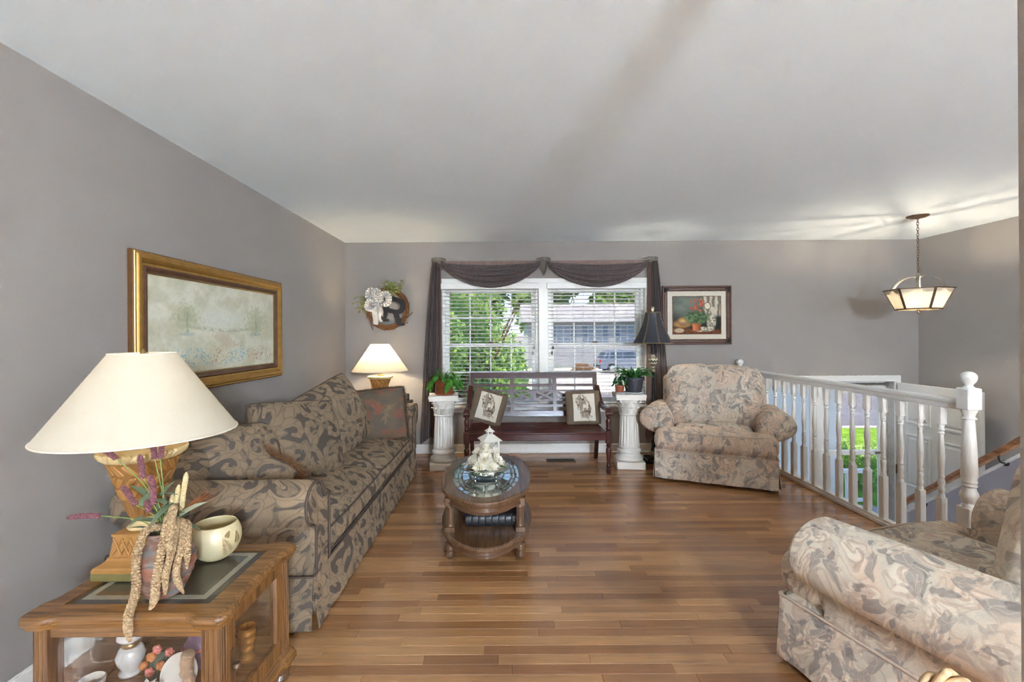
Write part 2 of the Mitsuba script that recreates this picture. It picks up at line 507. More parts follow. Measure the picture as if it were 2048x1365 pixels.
def pillow(w, h, t, seed=0, n=26, pinch=0.06, wr=0.012):
    """A stuffed square cushion standing in the xz plane, its front towards -y; centre at the origin."""
    g = np.sin(np.linspace(-1, 1, n) * np.pi / 2)
    U, V = np.meshgrid(g, g, indexing='ij')
    X = U * w / 2 * (1 - pinch * (1 - V ** 2)) * np.sqrt(1 - ROUND * V ** 4)
    Z = V * h / 2 * (1 - pinch * (1 - U ** 2)) * np.sqrt(1 - ROUND * U ** 4)
    Y = t / 2 * (np.clip(1 - U ** 2, 0, 1) * np.clip(1 - V ** 2, 0, 1)) ** 0.46
    P = np.stack([X, Y * 0, Z], -1)
    N = wr * (meshkit.fbm(P * 9 + seed * 3.1, 3, seed) - 0.5) * (np.clip(1 - U ** 2, 0, 1) * np.clip(1 - V ** 2, 0, 1)) ** 0.3
    front = np.stack([X, -Y - N, Z], -1).reshape(-1, 3)
    back = np.stack([X, Y + N, Z], -1).reshape(-1, 3)
    f = grid_faces(n, n)
    m = trimesh.Trimesh(np.vstack([front, back]), np.vstack([f, f[:, ::-1] + n * n]), process=False)
    m.merge_vertices(digits_vertex=6)
    m.fix_normals()
    return m


def tilt(m, rx=0.0, ry=0.0, rz=0.0, at=(0, 0, 0)):
    m = m.copy()
    m.apply_transform(trimesh.transformations.euler_matrix(rx, ry, rz, 'sxyz'))
    m.apply_translation(at)
    return m


def blade(length, width, bend=0.3, n=6, thick=0.0):
    """A leaf along +x, curving down towards its tip."""
    s = np.linspace(0, 1, n)
    w = width / 2 * np.sin(np.pi * (0.06 + 0.94 * s) ** 0.75) ** 0.9
    w[-1] = 0.0005
    x, z = length * s * (1 - 0.25 * bend * s), -length * bend * s ** 2
    L = np.stack([x, w, z + 0.15 * w], 1)
    C = np.stack([x, w * 0, z], 1)
    R = np.stack([x, -w, z + 0.15 * w], 1)
    return trimesh.Trimesh(np.vstack([L, C, R]), np.vstack([grid_faces(3, n)]), process=False)


def turn(m, yaw, pitch, at, roll=0.0):
    m = m.copy()
    Rm = trimesh.transformations.euler_matrix(roll, -pitch, yaw, 'sxyz')
    m.apply_transform(Rm)
    m.apply_translation(at)
    return m
# ================================================================ the setting
H = 2.44
XL, XR, YB, YN = -1.83, 4.787, 5.255, -4.2
VX, VY = 2.735, 2.59          # the stair well: x > VX, y > VY
FZ = -1.23                    # entry floor
WX0, WX1, WZ0, WZ1 = -0.715, 1.625, 0.555, 1.945   # window hole
DX0, DX1, DZ1 = 3.02, 4.50, 0.80                   # entry door hole
ceil = setting('ceiling')
put(ceil, box(XL - .15, XR + .15, YN - .15, YB + .15, H, H + .12), M['ceiling'])
wb = setting('wall_back')
poly = sg.box(XL - .15, -2.9, XR + .15, H)
poly = poly.difference(sg.box(WX0, WZ0, WX1, WZ1)).difference(sg.box(DX0, FZ, DX1, DZ1))
m = upright(extrude(poly, 0.15))
m.apply_translation([0, YB + 0.15, 0])
put(wb, m, M['wall'])
wl = setting('wall_left')
put(wl, box(XL - .15, XL, YN - .15, YB, -.3, H), M['wall'])
wr = setting('wall_right')
put(wr, box(XR, XR + .15, YN - .15, YB, -2.9, H), M['wall'])
wn = setting('wall_front')
put(wn, box(XL, XR, YN - .15, YN, -.3, H), M['wall'])
ws = setting('wall_partition')
put(ws, box(0.708, 0.748, 0.597, 0.625, 0, H), M['wall'])
# the roof over it all, sloping down to its eave and gutter
rf = setting('trim_5')
pf = sg.Polygon([(YN - .6, H + .14), (YB + .1, H + .14), (6.35, 2.02), (6.35, 2.14), (YB + .1, H + .30), (YN - .6, H + .30)])
m = extrude(pf, XR - XL + 1.2)
v = np.asarray(m.vertices)
m.vertices = np.stack([v[:, 2] + XL - .6, v[:, 0], v[:, 1]], 1)
m.fix_normals()
put(rf, m, M['white'])
part(rf, 'gutter', box(XL - .6, XR + .6, 6.33, 6.45, 1.95, 2.06, .01), M['white'])

# floor: a slab with every strip of the wood floor on it
fl = setting('floor')
slab = sg.box(XL, YN, XR, YB).difference(sg.box(VX, VY, XR, YB))
put(fl, extrude(slab, 0.28, -0.30), M['subfloor'])
rng = random.Random(5)


def plank(x0, x1, y0, y1, z1, i):
    g, c = 0.0004, 0.0012
    x0, x1, y0, y1 = x0 + g, x1 - g, y0 + g, y1 - g
    v = [(x0, y0, -.02), (x1, y0, -.02), (x1, y1, -.02), (x0, y1, -.02), (x0, y0, z1 - c), (x1, y0, z1 - c), (x1, y1, z1 - c), (x0, y1, z1 - c),
         (x0 + c, y0 + c, z1), (x1 - c, y0 + c, z1), (x1 - c, y1 - c, z1), (x0 + c, y1 - c, z1)]
    q = [(0, 1, 5, 4), (1, 2, 6, 5), (2, 3, 7, 6), (3, 0, 4, 7), (4, 5, 9, 8), (5, 6, 10, 9), (6, 7, 11, 10), (7, 4, 8, 11), (8, 9, 10, 11)]
    f = [t for a, b, c2, d in q for t in ((a, b, c2), (a, c2, d))]
    v = np.array(v)
    uv = np.stack([i % 97 + 0.1 + 0.8 * (v[:, 0] - x0) / (x1 - x0), i // 97 + 0.1 + 0.8 * (v[:, 1] - y0) / (y1 - y0)], 1)
    return trimesh.Trimesh(v, f, process=False), uv


PW = 0.0572
rows = []
y, i, planks = YB - 0.001, 0, []
while y > YN:
    y0 = max(y - PW, YN)
    xe = VX - 0.005 if y > VY else XR
    x = XL - rng.random() * 0.8
    while x < xe:
        x2 = x + rng.choice((0.35, 0.5, 0.65, 0.8, 1.0, 1.3)) * (0.8 + 0.4 * rng.random())
        if xe - x2 < 0.18:
            x2 = xe
        a, b = max(x, XL), min(x2, xe)
        if b - a > 0.02:
            m, uv = plank(a, b, y0, y, -0.0002 + 0.0004 * rng.random(), i)
            planks.append((y0, a, b, m, uv))
            i += 1
        x = x2
    y = y0
near = [p for p in planks if 1.55 < p[0] < 5.3 and p[1] < 2.75 and p[2] * 910 / p[0] > -1010]
near.sort(key=lambda p: p[0])
chosen = near[:285]
ids = set(id(p) for p in chosen)
for p in chosen:
    part(fl, 'plank', p[3], M['plank'], False, uv=p[4])
rest = [p for p in planks if id(p) not in ids]
part(fl, 'plank_far', cat([p[3] for p in rest]), M['plank'], False, uv=np.vstack([p[4] for p in rest]), kind='stuff', label='farther strips of the oak floor')

# baseboards
def board(x0, x1, y0, y1, top=0.105):
    return cat(box(x0, x1, y0, y1, 0, top - .012, .002), box(x0 + (.004 if x1 - x0 < .1 else 0), x1 - (.004 if x1 - x0 < .1 else 0), y0 + (.004 if y1 - y0 < .1 else 0), y1, top - .014, top, .003))


bl = setting('baseboard_left')
put(bl, board(XL, XL + .016, YN, YB - .016), M['white'])
bb = setting('baseboard_back')
put(bb, cat(box(XL, VX - .02, YB - .016, YB, 0, .093, .002), box(XL, VX - .02, YB - .012, YB, .09, .105, .003), box(XL + .016, VX - .02, YB - .03, YB - .014, 0, .018, .005)), M['white'])

# stair well: entry floor, fascia, lower walls, stairs, half wall
ef = setting('floor_entry')
put(ef, box(VX - .2, XR, 4.05, YB + .15, FZ - .2, FZ), mat('mat_entry_tile', plain_paint(S(150, 140, 128), 0.15, 12), 0.35))
wf = setting('wall_stairwell')
put(wf, cat(box(VX - .12, VX, VY - .1, YB, -2.9, -.30), box(VX, XR, VY - .12, VY, -2.9, -.30)), M['wall'])
tr = setting('trim_6')
put(tr, cat(box(VX - .006, VX + .012, VY - .012, YB, -.30, -.002), box(VX, XR, VY - .012, VY + .006, -.30, -.002)), M['white'])
hw = setting('wall_half')
PA, PB = (4.20, -0.31), (2.72, 0.92)   # slope of the half wall's top (y, z)
prof = sg.Polygon([(4.20, -2.9), (4.20, -0.30), (2.60, 1.02), (2.60, -2.9)])
m = extrude(prof, 0.10)
v = np.asarray(m.vertices)
m.vertices = np.stack([v[:, 2] + 3.72, v[:, 0], v[:, 1]], 1)
m.fix_normals()
put(hw, m, M['wall_dark'])
capp = sg.Polygon([(4.215, -0.31), (4.215, -0.285), (2.60, 1.045), (2.60, 1.02)])
m = extrude(capp, 0.125)
v = np.asarray(m.vertices)
m.vertices = np.stack([v[:, 2] + 3.7075, v[:, 0], v[:, 1]], 1)
m.fix_normals()
part(hw, 'cap', m, M['white'], label='thin white cap along the sloping top')
st = setting('floor_stairs')
put(st, box(3.82, XR, 2.60, 4.10, FZ - .2, FZ - .01), M['subfloor'])
for k in range(7):
    z = FZ + (k + 1) * 0.1757
    part(st, 'tread', box(3.82, XR, 2.56 + (6 - k) * .0 + (6 - k) * .215, 2.56 + (7 - k) * .215 + .025, z - .03, z - (0.003 if k == 6 else 0), .004) if k < 6 else box(3.82, XR, 2.60, 2.78, z - .03, z - .004, .004), M['rail_wood'])
    part(st, 'riser', box(3.82, XR, 2.57 + (6 - k) * .215 + .17, 2.57 + (6 - k) * .215 + .19, z - .1757, z - .03), M['white'])

# front windows: casing, sashes, muntins, panes
tr1 = setting('trim_1')
yo = YB - 0.02
put(tr1, cat(box(WX0 - .06, WX0, yo, YB + .05, WZ0 - .0, WZ1 + .07, .004), box(WX1, WX1 + .06, yo, YB + .05, WZ0 - .0, WZ1 + .07, .004),
             box(WX0 - .06, WX1 + .06, yo, YB + .05, WZ1, WZ1 + .07, .004), box(.455 - .055, .455 + .055, yo - .002, YB + .14, WZ0, WZ1 + .03, .004)), M['white'])
part(tr1, 'sill', box(WX0 - .09, WX1 + .09, YB - .05, YB + .06, WZ0 - .03, WZ0, .006), M['white'])
part(tr1, 'apron', box(WX0 - .06, WX1 + .06, YB - .014, YB, WZ0 - .085, WZ0 - .03, .003), M['white'])
for w, (x0, x1) in enumerate(((WX0, .40), (.51, WX1)), 1):
    wd = setting(f'window_{w}')
    zm = 1.245
    fr = [box(x0, x0 + .03, YB + .05, YB + .14, WZ0, WZ1), box(x1 - .03, x1, YB + .05, YB + .14, WZ0, WZ1), box(x0, x1, YB + .05, YB + .14, WZ1 - .03, WZ1), box(x0, x1, YB + .05, YB + .14, WZ0, WZ0 + .03)]
    put(wd, cat(fr), M['white'])
    for nm, z0, z1, yy in (('upper_sash', zm - .02, WZ1 - .03, YB + .105), ('lower_sash', WZ0 + .03, zm + .02, YB + .07)):
        a, b = x0 + .03, x1 - .03
        rails = [box(a, a + .045, yy, yy + .03, z0, z1, .003), box(b - .045, b, yy, yy + .03, z0, z1, .003), box(a, b, yy, yy + .03, z0, z0 + .042, .003), box(a, b, yy, yy + .03, z1 - .042, z1, .003)]
        s = part(wd, nm, cat(rails), M['white'])
        ga, gb, gz0, gz1 = a + .045, b - .045, z0 + .042, z1 - .042
        for k in (1, 2, 3):
            xx = ga + (gb - ga) * k / 4
            part(s, 'muntin', box(xx - .008, xx + .008, yy + .006, yy + .024, gz0, gz1), M['white'])
        zz = (gz0 + gz1) / 2
        part(s, 'muntin', box(ga, gb, yy + .006, yy + .024, zz - .008, zz + .008), M['white'])
        part(s, 'pane', box(ga - .003, gb + .003, yy + .0148, yy + .0152, gz0 - .003, gz1 + .003), M['pane'])
    part(wd, 'sash_lock', cat(box((x0 + x1) / 2 - .03, (x0 + x1) / 2 + .03, YB + .075, YB + .1, zm + .02, zm + .032, .003), box((x0 + x1) / 2 - .01, (x0 + x1) / 2 + .035, YB + .07, YB + .085, zm + .03, zm + .04, .003)), M['bronze'])

# entry: casing, fixed leaf with its lights closed, storm door, open panelled door
tr2 = setting('trim_2')
put(tr2, cat(box(DX0 - .07, DX0, YB - .018, YB + .16, FZ, DZ1 + .07, .004), box(DX1, DX1 + .07, YB - .018, YB + .16, FZ, DZ1 + .07, .004), box(DX0 - .07, DX1 + .07, YB - .018, YB + .16, DZ1, DZ1 + .07, .004),
             box(3.60, 3.66, YB + .0, YB + .16, FZ, DZ1, .003)), M['white'])
d2 = setting('door_2')
put(d2, cat(box(DX0 + .002, DX0 + .05, YB + .03, YB + .07, FZ + .005, DZ1 - .003, .002), box(3.55, 3.598, YB + .03, YB + .07, FZ + .005, DZ1 - .003, .002), box(DX0 + .05, 3.55, YB + .03, YB + .07, DZ1 - .06, DZ1 - .003, .002), box(DX0 + .05, 3.55, YB + .03, YB + .07, FZ + .005, FZ + .16, .002)), M['white'])
thin('mat_frosted_pane', S(246, 248, 252), 1.5, .6)
part(d2, 'frosted_pane', box(DX0 + .049, 3.551, YB + .049, YB + .0495, FZ + .159, DZ1 - .059), 'mat_frosted_pane', False, label='white frosted side light beside the door')
for z in (.55, -.3, -1.0):
    part(d2, 'hinge', box(3.585, 3.603, YB + .012, YB + .03, z - .045, z + .045, .003), M['bronze'])
d3 = setting('door_3')
sx0, sx1 = 3.665, 4.495
put(d3, cat(box(sx0, sx0 + .11, YB + .10, YB + .135, FZ + .01, DZ1 - .005, .004), box(sx1 - .09, sx1, YB + .10, YB + .135, FZ + .01, DZ1 - .005, .004), box(sx0, sx1, YB + .10, YB + .135, DZ1 - .085, DZ1 - .005, .004),
            box(sx0, sx1, YB + .10, YB + .135, FZ + .01, FZ + .16, .004), box(sx0, sx1, YB + .095, YB + .14, -.075, -.02, .004)), M['white'])
part(d3, 'pane', box(sx0 + .108, sx1 - .088, YB + .117, YB + .1175, -.022, DZ1 - .083), M['pane'])
part(d3, 'pane', box(sx0 + .108, sx1 - .088, YB + .117, YB + .1175, FZ + .158, -.073), M['pane'])
part(d3, 'closer', cat(tube([(sx1 - .02, YB + .085, DZ1 - .04), (sx1 - .42, YB + .085, DZ1 - .04)], .014, 10), tube([(sx1 - .42, YB + .085, DZ1 - .04), (sx1 - .60, YB + .085, DZ1 - .04)], .005, 8), box(sx1 - .03, sx1, YB + .07, YB + .1, DZ1 - .06, DZ1 - .02, .003)), M['pewter'])
part(d3, 'latch', cat(box(sx1 - .14, sx1 - .02, YB + .08, YB + .1, -.06, -.035, .004)), M['pewter'])
d1 = setting('door_1')
dx, dy0, dy1, dz0, dz1 = 4.50, 4.30, 5.21, FZ + .008, DZ1 - .008
put(d1, box(dx, dx + .044, dy0, dy1, dz0, dz1, .003), M['white'])
for a, b in ((.12, .42), (.50, .80)):
    for z0, z1 in ((.16, .74), (.88, 1.46), (1.58, 1.86)):
        y0, y1 = dy0 + a, dy0 + b
        zz0, zz1 = dz0 + z0, dz0 + z1
        ring = [(y0, zz0), (y1, zz0), (y1, zz1), (y0, zz1)]
        P = sg.Polygon(ring)
        rings = [np.array([(dx, *q) for q in ring]) + [0.001, 0, 0]]
        for ins, dep in ((0.0, -.012), (.014, -.012), (.03, -.002), (.055, -.012), (.06, -.012)):
            rings.append(np.array([(dx + dep, y0 + ins if q[0] == y0 else y1 - ins, zz0 + ins if q[1] == zz0 else zz1 - ins) for q in ring]))
        part(d1, 'panel', loft(rings), M['white'], 20)
kn = lathe([(0, 0), (.028, .001), (.028, .008), (.012, .012), (.012, .035), (.026, .045), (.03, .06), (.022, .075), (0, .08)], 20)
kn.apply_transform(trimesh.transformations.rotation_matrix(-math.pi / 2, [0, 1, 0]))
part(d1, 'knob', moved(kn, (dx, dy0 + .065, FZ + .95)), M['brass'])
for z in (.62, -.2, -1.02):
    part(d1, 'hinge', tube([(dx - .004, dy1 + .012, z - .05), (dx - .004, dy1 + .012, z + .05)], .007, 8), M['bronze'])

# ---------------------------------------------------------------- railing
RX = 2.686
rl = thing('stair_railing', 'white painted railing of turned balusters along the edge of the stair well', 'railing')
part(rl, 'top_rail', cat(box(RX - .022, RX + .022, 2.66, 5.22, .905, .945, .005), box(RX - .032, RX + .032, 2.66, 5.22, .935, .968, .010)), M['rail'])
part(rl, 'bottom_rail', cat(box(RX - .035, RX + .035, 2.66, 5.235, .0006, .032, .006), box(RX - .024, RX + .024, 2.66, 5.235, .03, .048, .004)), M['rail'])
tp = [(.0185, .345), (.0185, .36), (.013, .372), (.0165, .385), (.019, .40), (.014, .415), (.0185, .432), (.0185, .45), (.0135, .463), (.018, .476), (.013, .488), (.0155, .52), (.0185, .57), (.0195, .60), (.0165, .66), (.012, .72), (.0115, .735),
      (.018, .742), (.0125, .752), (.019, .764), (.0135, .776), (.018, .788), (.0185, .80)]
bal = cat(box(-.0205, .0205, -.0205, .0205, .047, .348, .003), lathe(tp, 18), box(-.0205, .0205, -.0205, .0205, .797, .906, .003))
bp = mikit.ply(bal, M['rail'], 35)
for k in range(17):
    repeat(rl, 'baluster', bp, T().translate([RX, 2.80 + .1425 * k, 0]))


def newel(y, key):
    w = .041
    np_ = [(.036, .345), (.036, .36), (.028, .372), (.036, .385), (.041, .41), (.041, .43), (.031, .452), (.030, .465), (.037, .475), (.031, .485), (.037, .498), (.033, .51), (.037, .53), (.0365, .60), (.033, .72), (.026, .84), (.025, .855), (.037, .862), (.028, .872), (.0275, .885), (.037, .905), (.038, .917)]
    ball = [(.038, 1.037), (.024, 1.045), (.018, 1.055), (.023, 1.062), (.034, 1.078), (.039, 1.096), (.037, 1.112), (.028, 1.126), (.014, 1.133), (0, 1.135)]
    return moved(cat(box(-w, w, -w, w, .0006, .35, .004), lathe(np_, 24), box(-w, w, -w, w, .912, 1.04, .007), lathe(ball, 24)), (RX, y, 0)), lathe(ball, 24)


nm, _ = newel(2.632, rl)
k = part(rl, 'newel_post', nm, M['rail'], 35)
# fluted ball of the post at the wall
w = .036
fb = []
for r, z in [(.030, 1.037), (.020, 1.045), (.016, 1.055), (.024, 1.066), (.034, 1.085), (.037, 1.10), (.033, 1.118), (.02, 1.13), (.004, 1.134)]:
    a = np.arange(48) * 2 * np.pi / 48
    rr = r * (1 + (.06 * np.cos(12 * a) if r > .023 else 0))
    fb.append(np.stack([rr * np.cos(a), rr * np.sin(a), np.full(48, z - .06)], 1))
part(rl, 'newel_post', moved(cat(box(-w, w, -w, w, .0006, .975, .005), loft(fb)), (RX, 5.19, 0)), M['rail'], 35)

hr = thing('stair_handrail', 'brown wooden handrail on brackets along the sloping half wall of the stairs', 'handrail')
d = np.array([0, -1.6, 1.33])
d /= np.linalg.norm(d)
base = np.array([3.70 - .035, 4.22, -.235])
ring = np.array([(-.024, -.018), (.024, -.018), (.028, .0), (.022, .018), (.010, .026), (-.010, .026), (-.022, .018), (-.028, .0)])
nrm = np.cross([1, 0, 0], d)
nrm = nrm if nrm[2] > 0 else -nrm
put_r = [base + d * s + np.outer(ring[:, 0], [1, 0, 0]) + np.outer(ring[:, 1], nrm) for s in (0, .01, 2.0, 2.01)]
part(hr, 'rail', loft(put_r), M['rail_wood'], 30)
for s in (.25, 1.1, 1.9):
    q = base + d * s
    part(hr, 'bracket', cat(tube(curve([q + [0, 0, -.02], q + [.0, 0, -.05], q + [.02, 0, -.075], (3.722, q[1], q[2] - .08)], 5), .006, 8), tube([(3.712, q[1], q[2] - .08), (3.7205, q[1], q[2] - .08)], .022, 12)), M['black_metal'])

# ---------------------------------------------------------------- added fill globes behind the camera, put there to brighten the room
for k, (x, y, f) in enumerate(((1.14, -2.7, .47), (4.42, -2.6, .05))):
    lp = thing('globe_pendant', ['large added fill globe behind the camera, main light on the room', 'large added fill globe behind the camera near the right wall'][k], 'pendant light')
    part(lp, 'canopy', lathe([(0, H - .03), (.05, H - .028), (.06, H - .01), (.06, H - .001), (0, H - .0006)], 24, (x, y, 0)), M['brass'], 35)
    part(lp, 'rod', tube([(x, y, H - .029), (x, y, 2.04)], .006, 8), M['brass'], True)
    part(lp, 'globe', lathe([(0.03, 2.056)] + [(.30 * math.sin(q), 1.76 + .30 * math.cos(q)) for q in np.linspace(.2, math.pi, 20)], 32, (x, y, 0)), M['white'], True, emitter={'type': 'area', 'radiance': {'type': 'rgb', 'value': [ADDED_FILL * f * c for c in FILL_TINT]}})
# ================================================================ sofa
def arm_profile(cy, cz, r, y0, y1, zb, n=28, out=1):
    """Section of a rolled arm in (y, z): a panel from zb with a scroll on top that hangs out on one side."""
    g = sg.box(y0, zb, y1, cz).union(sg.Point(cy, cz).buffer(r, 16)).buffer(.02, 6).buffer(-.02, 6).buffer(-.012, 6).buffer(.012, 6)
    c = np.array(g.exterior.coords)[:-1]
    s = np.linspace(0, g.exterior.length, n * 2, endpoint=False)
    return np.array([g.exterior.interpolate(t).coords[0] for t in s]), g


def ring_in(g, d, k):
    e = g.buffer(-d, 8)
    e = max(getattr(e, 'geoms', [e]), key=lambda q: q.area).exterior
    s0 = e.project(sg.Point(g.exterior.coords[0]))
    return np.array([e.interpolate((s0 + t) % e.length).coords[0] for t in np.linspace(0, e.length, k, endpoint=False)])


def rolled_arm(g, a0, a1, k=60, soft=.03):
    """The section g swept from a0 to a1 (first axis), its ends rounded."""
    rings = []
    L = a1 - a0
    for d, t in ((soft * 1.2, -.0), (soft * .55, .006), (soft * .2, .014), (0, .03)):
        R = ring_in(g, d, k) if d > 0 else ring_in(g, 1e-5, k)
        rings.append(np.column_stack([np.full(k, a0 + t), R]))
    for t in np.linspace(.15, .85, 8):
        R = ring_in(g, 1e-5, k)
        rings.append(np.column_stack([np.full(k, a0 + t * L), R]))
    for d, t in ((0, .03), (soft * .2, .014), (soft * .55, .006), (soft * 1.2, 0)):
        R = ring_in(g, d, k) if d > 0 else ring_in(g, 1e-5, k)
        rings.append(np.column_stack([np.full(k, a1 - t), R]))
    m = loft(rings)
    v = np.asarray(m.vertices)
    m.vertices = v + .010 * (meshkit.fbm(v * 5.0, 3, 4)[:, None] - .5) * np.array([.3, 1, 1])
    m.fix_normals()
    return m


def skirt(path, z0, z1, flare=.018, wave=.004, seed=1, thick=.006):
    """A hanging cloth panel along a plan path; outwards is to the right of the path."""
    P = curve(path, 10) if len(path) > 2 else np.linspace(path[0], path[1], 24)
    P = np.asarray(P, float)
    t = np.gradient(P, axis=0)
    t /= np.linalg.norm(t, axis=1, keepdims=True)
    nrm = np.stack([t[:, 1], -t[:, 0]], 1)
    s = np.concatenate([[0], np.cumsum(np.linalg.norm(np.diff(P, axis=0), axis=1))])
    zs = np.linspace(z1, z0, 7)
    out, inn = [], []
    for i, z in enumerate(zs):
        q = i / 6
        off = flare * q + wave * q * np.sin(s * 23 + seed) + wave * .6 * q * np.sin(s * 51 + 2 * seed)
        out.append(np.column_stack([P + nrm * off[:, None], np.full(len(P), z)]))
        inn.append(np.column_stack([P + nrm * (off - thick)[:, None], np.full(len(P), z)]))
    rows_ = np.array(out + inn[::-1])
    k = len(P)
    m = loft(np.transpose(rows_, (1, 0, 2)))
    return m


so = thing('sofa', 'long brown damask sofa with rolled arms along the left wall', 'sofa')
SB, SF = -1.79, -.885
part(so, 'base', box(SB + .05, SF - .02, 2.16, 4.47, .05, .26, .01), M['sofa'])
bk = softbox(.30, 2.36, .66, .10, 12, .0, .02, 3)
part(so, 'back', moved(bk, (SB + .16, 3.32, .14)), M['sofa'], True)
_, gA = arm_profile(2.115, .585, .105, 2.12, 2.29, .06)
_, gB = arm_profile(4.525, .585, .105, 4.35, 4.52, .06)
for g in (gA, gB):
    a = part(so, 'arm', rolled_arm(g, SB + .02, SF + .005), M['sofa'], True)
    R = ring_in(g, .006, 90)
    R = R[R[:, 1] > .25]
    k0 = int(np.argmax(np.linalg.norm(np.diff(np.vstack([R, R[:1]]), axis=0), axis=1)))
    R = np.roll(R, -(k0 + 1), 0)
    part(a, 'piping', tube(np.column_stack([np.full(len(R), SF + .003), R]), .0055, 6), M['welt'], True, label='dark piping round the arm front')
for y0, y1, sd in ((2.30, 3.325, 2), (3.315, 4.345, 9)):
    c = softbox(.70, y1 - y0, .15, .06, 16, .055, .018, sd)
    v = np.asarray(c.vertices)
    fr = np.clip((v[:, 0] - .1) / .25, 0, 1)
    v[:, 2] -= .018 * fr * (v[:, 2] / .15)
    c.vertices = v
    c = moved(c, (SF - .345, (y0 + y1) / 2, .255))
    k = part(so, 'seat_cushion', c, M['sofa'], True)
    for zz in (.268, .385):
        xf = SF + .004
        q = curve([(SF - .5, y0 + .012, zz + .008), (xf - .06, y0 + .012, zz + .002), (xf - .012, y0 + .055, zz), (xf - .004, (y0 + y1) / 2, zz), (xf - .012, y1 - .055, zz), (xf - .06, y1 - .012, zz + .002), (SF - .5, y1 - .012, zz + .008)], 8)
        part(k, 'piping', tube(q, .005, 6), M['welt'], True)
SX = SF - .002
for pts, sd in (([(SX, 2.10), (SX, 3.315)], 1), ([(SX, 3.325), (SX, 4.54)], 2)):
    part(so, 'skirt', skirt(pts[::1], .012, .25, .022, .004, sd), M['sofa'], True)
part(so, 'skirt', skirt([(SB + .03, 2.095), (SX, 2.095)], .012, .25, .022, .004, 3), M['sofa'], True)
part(so, 'skirt', skirt([(SX, 4.545), (SB + .03, 4.545)], .012, .25, .022, .004, 4), M['sofa'], True)
pl_ = cat(*[tube(q, .005, 6) for q in ([(SX, 2.10, .25), (SX + .002, 4.54, .25)], [(SB + .03, 2.093, .25), (SX, 2.093, .25)])])
part(so, 'skirt_piping', pl_, M['welt'], True)
part(so, 'pleat', box(SX - .03, SX - .004, 3.27, 3.37, .015, .25, .004), M['sofa'])


def edge_ring(w, h, pinch=.06, n=30):
    g = np.linspace(-1, 1, n)
    e = [(u, -1) for u in g] + [(1, u) for u in g] + [(-u, 1) for u in g] + [(-1, -u) for u in g]
    e = np.array(e)
    return np.stack([e[:, 0] * w / 2 * (1 - pinch * (1 - e[:, 1] ** 2)) * np.sqrt(1 - ROUND * e[:, 1] ** 4), e[:, 0] * 0, e[:, 1] * h / 2 * (1 - pinch * (1 - e[:, 0] ** 2)) * np.sqrt(1 - ROUND * e[:, 0] ** 4)], 1)


def stand(m, yaw, lean, roll, at):
    """A pillow facing -y: rolled in its plane, leaned back, turned about z."""
    m = m.copy()
    m.apply_transform(trimesh.transformations.rotation_matrix(roll, [0, 1, 0]))
    m.apply_transform(trimesh.transformations.rotation_matrix(-lean, [1, 0, 0]))
    m.apply_transform(trimesh.transformations.rotation_matrix(yaw, [0, 0, 1]))
    m.apply_translation(at)
    return m


def fringe(w, h, length, n, seed, pinch=.06):
    r = random.Random(seed)
    e = edge_ring(w, h, pinch, 40)
    s = np.concatenate([[0], np.cumsum(np.linalg.norm(np.diff(e, axis=0), axis=1))])
    V, F = [], []
    for k in range(n):
        q = s[-1] * k / n
        p = np.array([np.interp(q, s, e[:, i]) for i in range(3)])
        o = p / (np.linalg.norm(p) + 1e-9)
        o = o + np.array([r.uniform(-.5, .5), r.uniform(-.7, .7), r.uniform(-.5, .5) - .25])
        o /= np.linalg.norm(o)
        L = length * r.uniform(.6, 1.15)
        sd = np.cross(o, [r.uniform(-1, 1), r.uniform(-1, 1), r.uniform(-1, 1)])
        sd = sd / (np.linalg.norm(sd) + 1e-9) * .0034
        b = 3 * len(V)
        V.append([p + sd - o * .006, p - sd - o * .006, p + o * L + np.array([0, 0, -.3 * L])])
        F.append([b, b + 1, b + 2])
    return trimesh.Trimesh(np.array(V).reshape(-1, 3), np.array(F), process=False)


HP = math.pi / 2
for nm, lab, (w, h, t), yaw, lean, roll, at, sd in (
        ('back_cushion', 'damask back cushion of the sofa half hidden behind the near lampshade', (.52, .48, .30), HP - .30, .35, .05, (-1.46, 2.52, .63), 1),
        ('back_cushion', 'damask back cushion in the middle of the sofa, sagging with a pointed top', (.70, .56, .36), HP - .38, .30, .10, (-1.38, 3.03, .655), 2),
        ('back_cushion', 'damask back cushion of the sofa with its corner highest, behind the tapestry pillow', (.66, .60, .36), HP - .42, .30, -.30, (-1.38, 3.66, .69), 3)):
    c = thing(nm, lab, 'cushion', 'damask back cushions on the sofa')
    part(c, 'cover', stand(pillow(w, h, t, sd, 30, .02, .05), yaw, lean, roll, at), M['sofa'], True)
    part(c, 'piping', stand(tube(edge_ring(w, h, .02)[:-1], .006, 6, True), yaw, lean, roll, at), M['welt'], True)
tp_ = thing('tapestry_pillow', 'brown tapestry pillow with red leaves and dark fringe against the far sofa arm', 'pillow')
ar = (.24, .28, -.08, (-1.18, 4.10, .645))
part(tp_, 'cover', stand(pillow(.58, .48, .20, 7, 26, .05, .015), *ar), M['tapestry'], True)
part(tp_, 'fringe', stand(fringe(.58, .48, .034, 2600, 3, .05), *ar), M['fringe_dark'], False, kind='stuff', label='dark brown looped fringe round the edge')
tp_ = thing('fringed_pillow', 'damask throw pillow with a rust and gold fringe lying against the near sofa arm', 'pillow')
ar = (.25, .45, .57, (-1.42, 2.45, .56))
part(tp_, 'cover', stand(pillow(.44, .42, .16, 11, 26, .05, .015), *ar), M['sofa'], True)
part(tp_, 'fringe', stand(fringe(.44, .42, .07, 4200, 5, .05), *ar), M['fringe'], False, kind='stuff', label='rust and gold fringe round the edge')


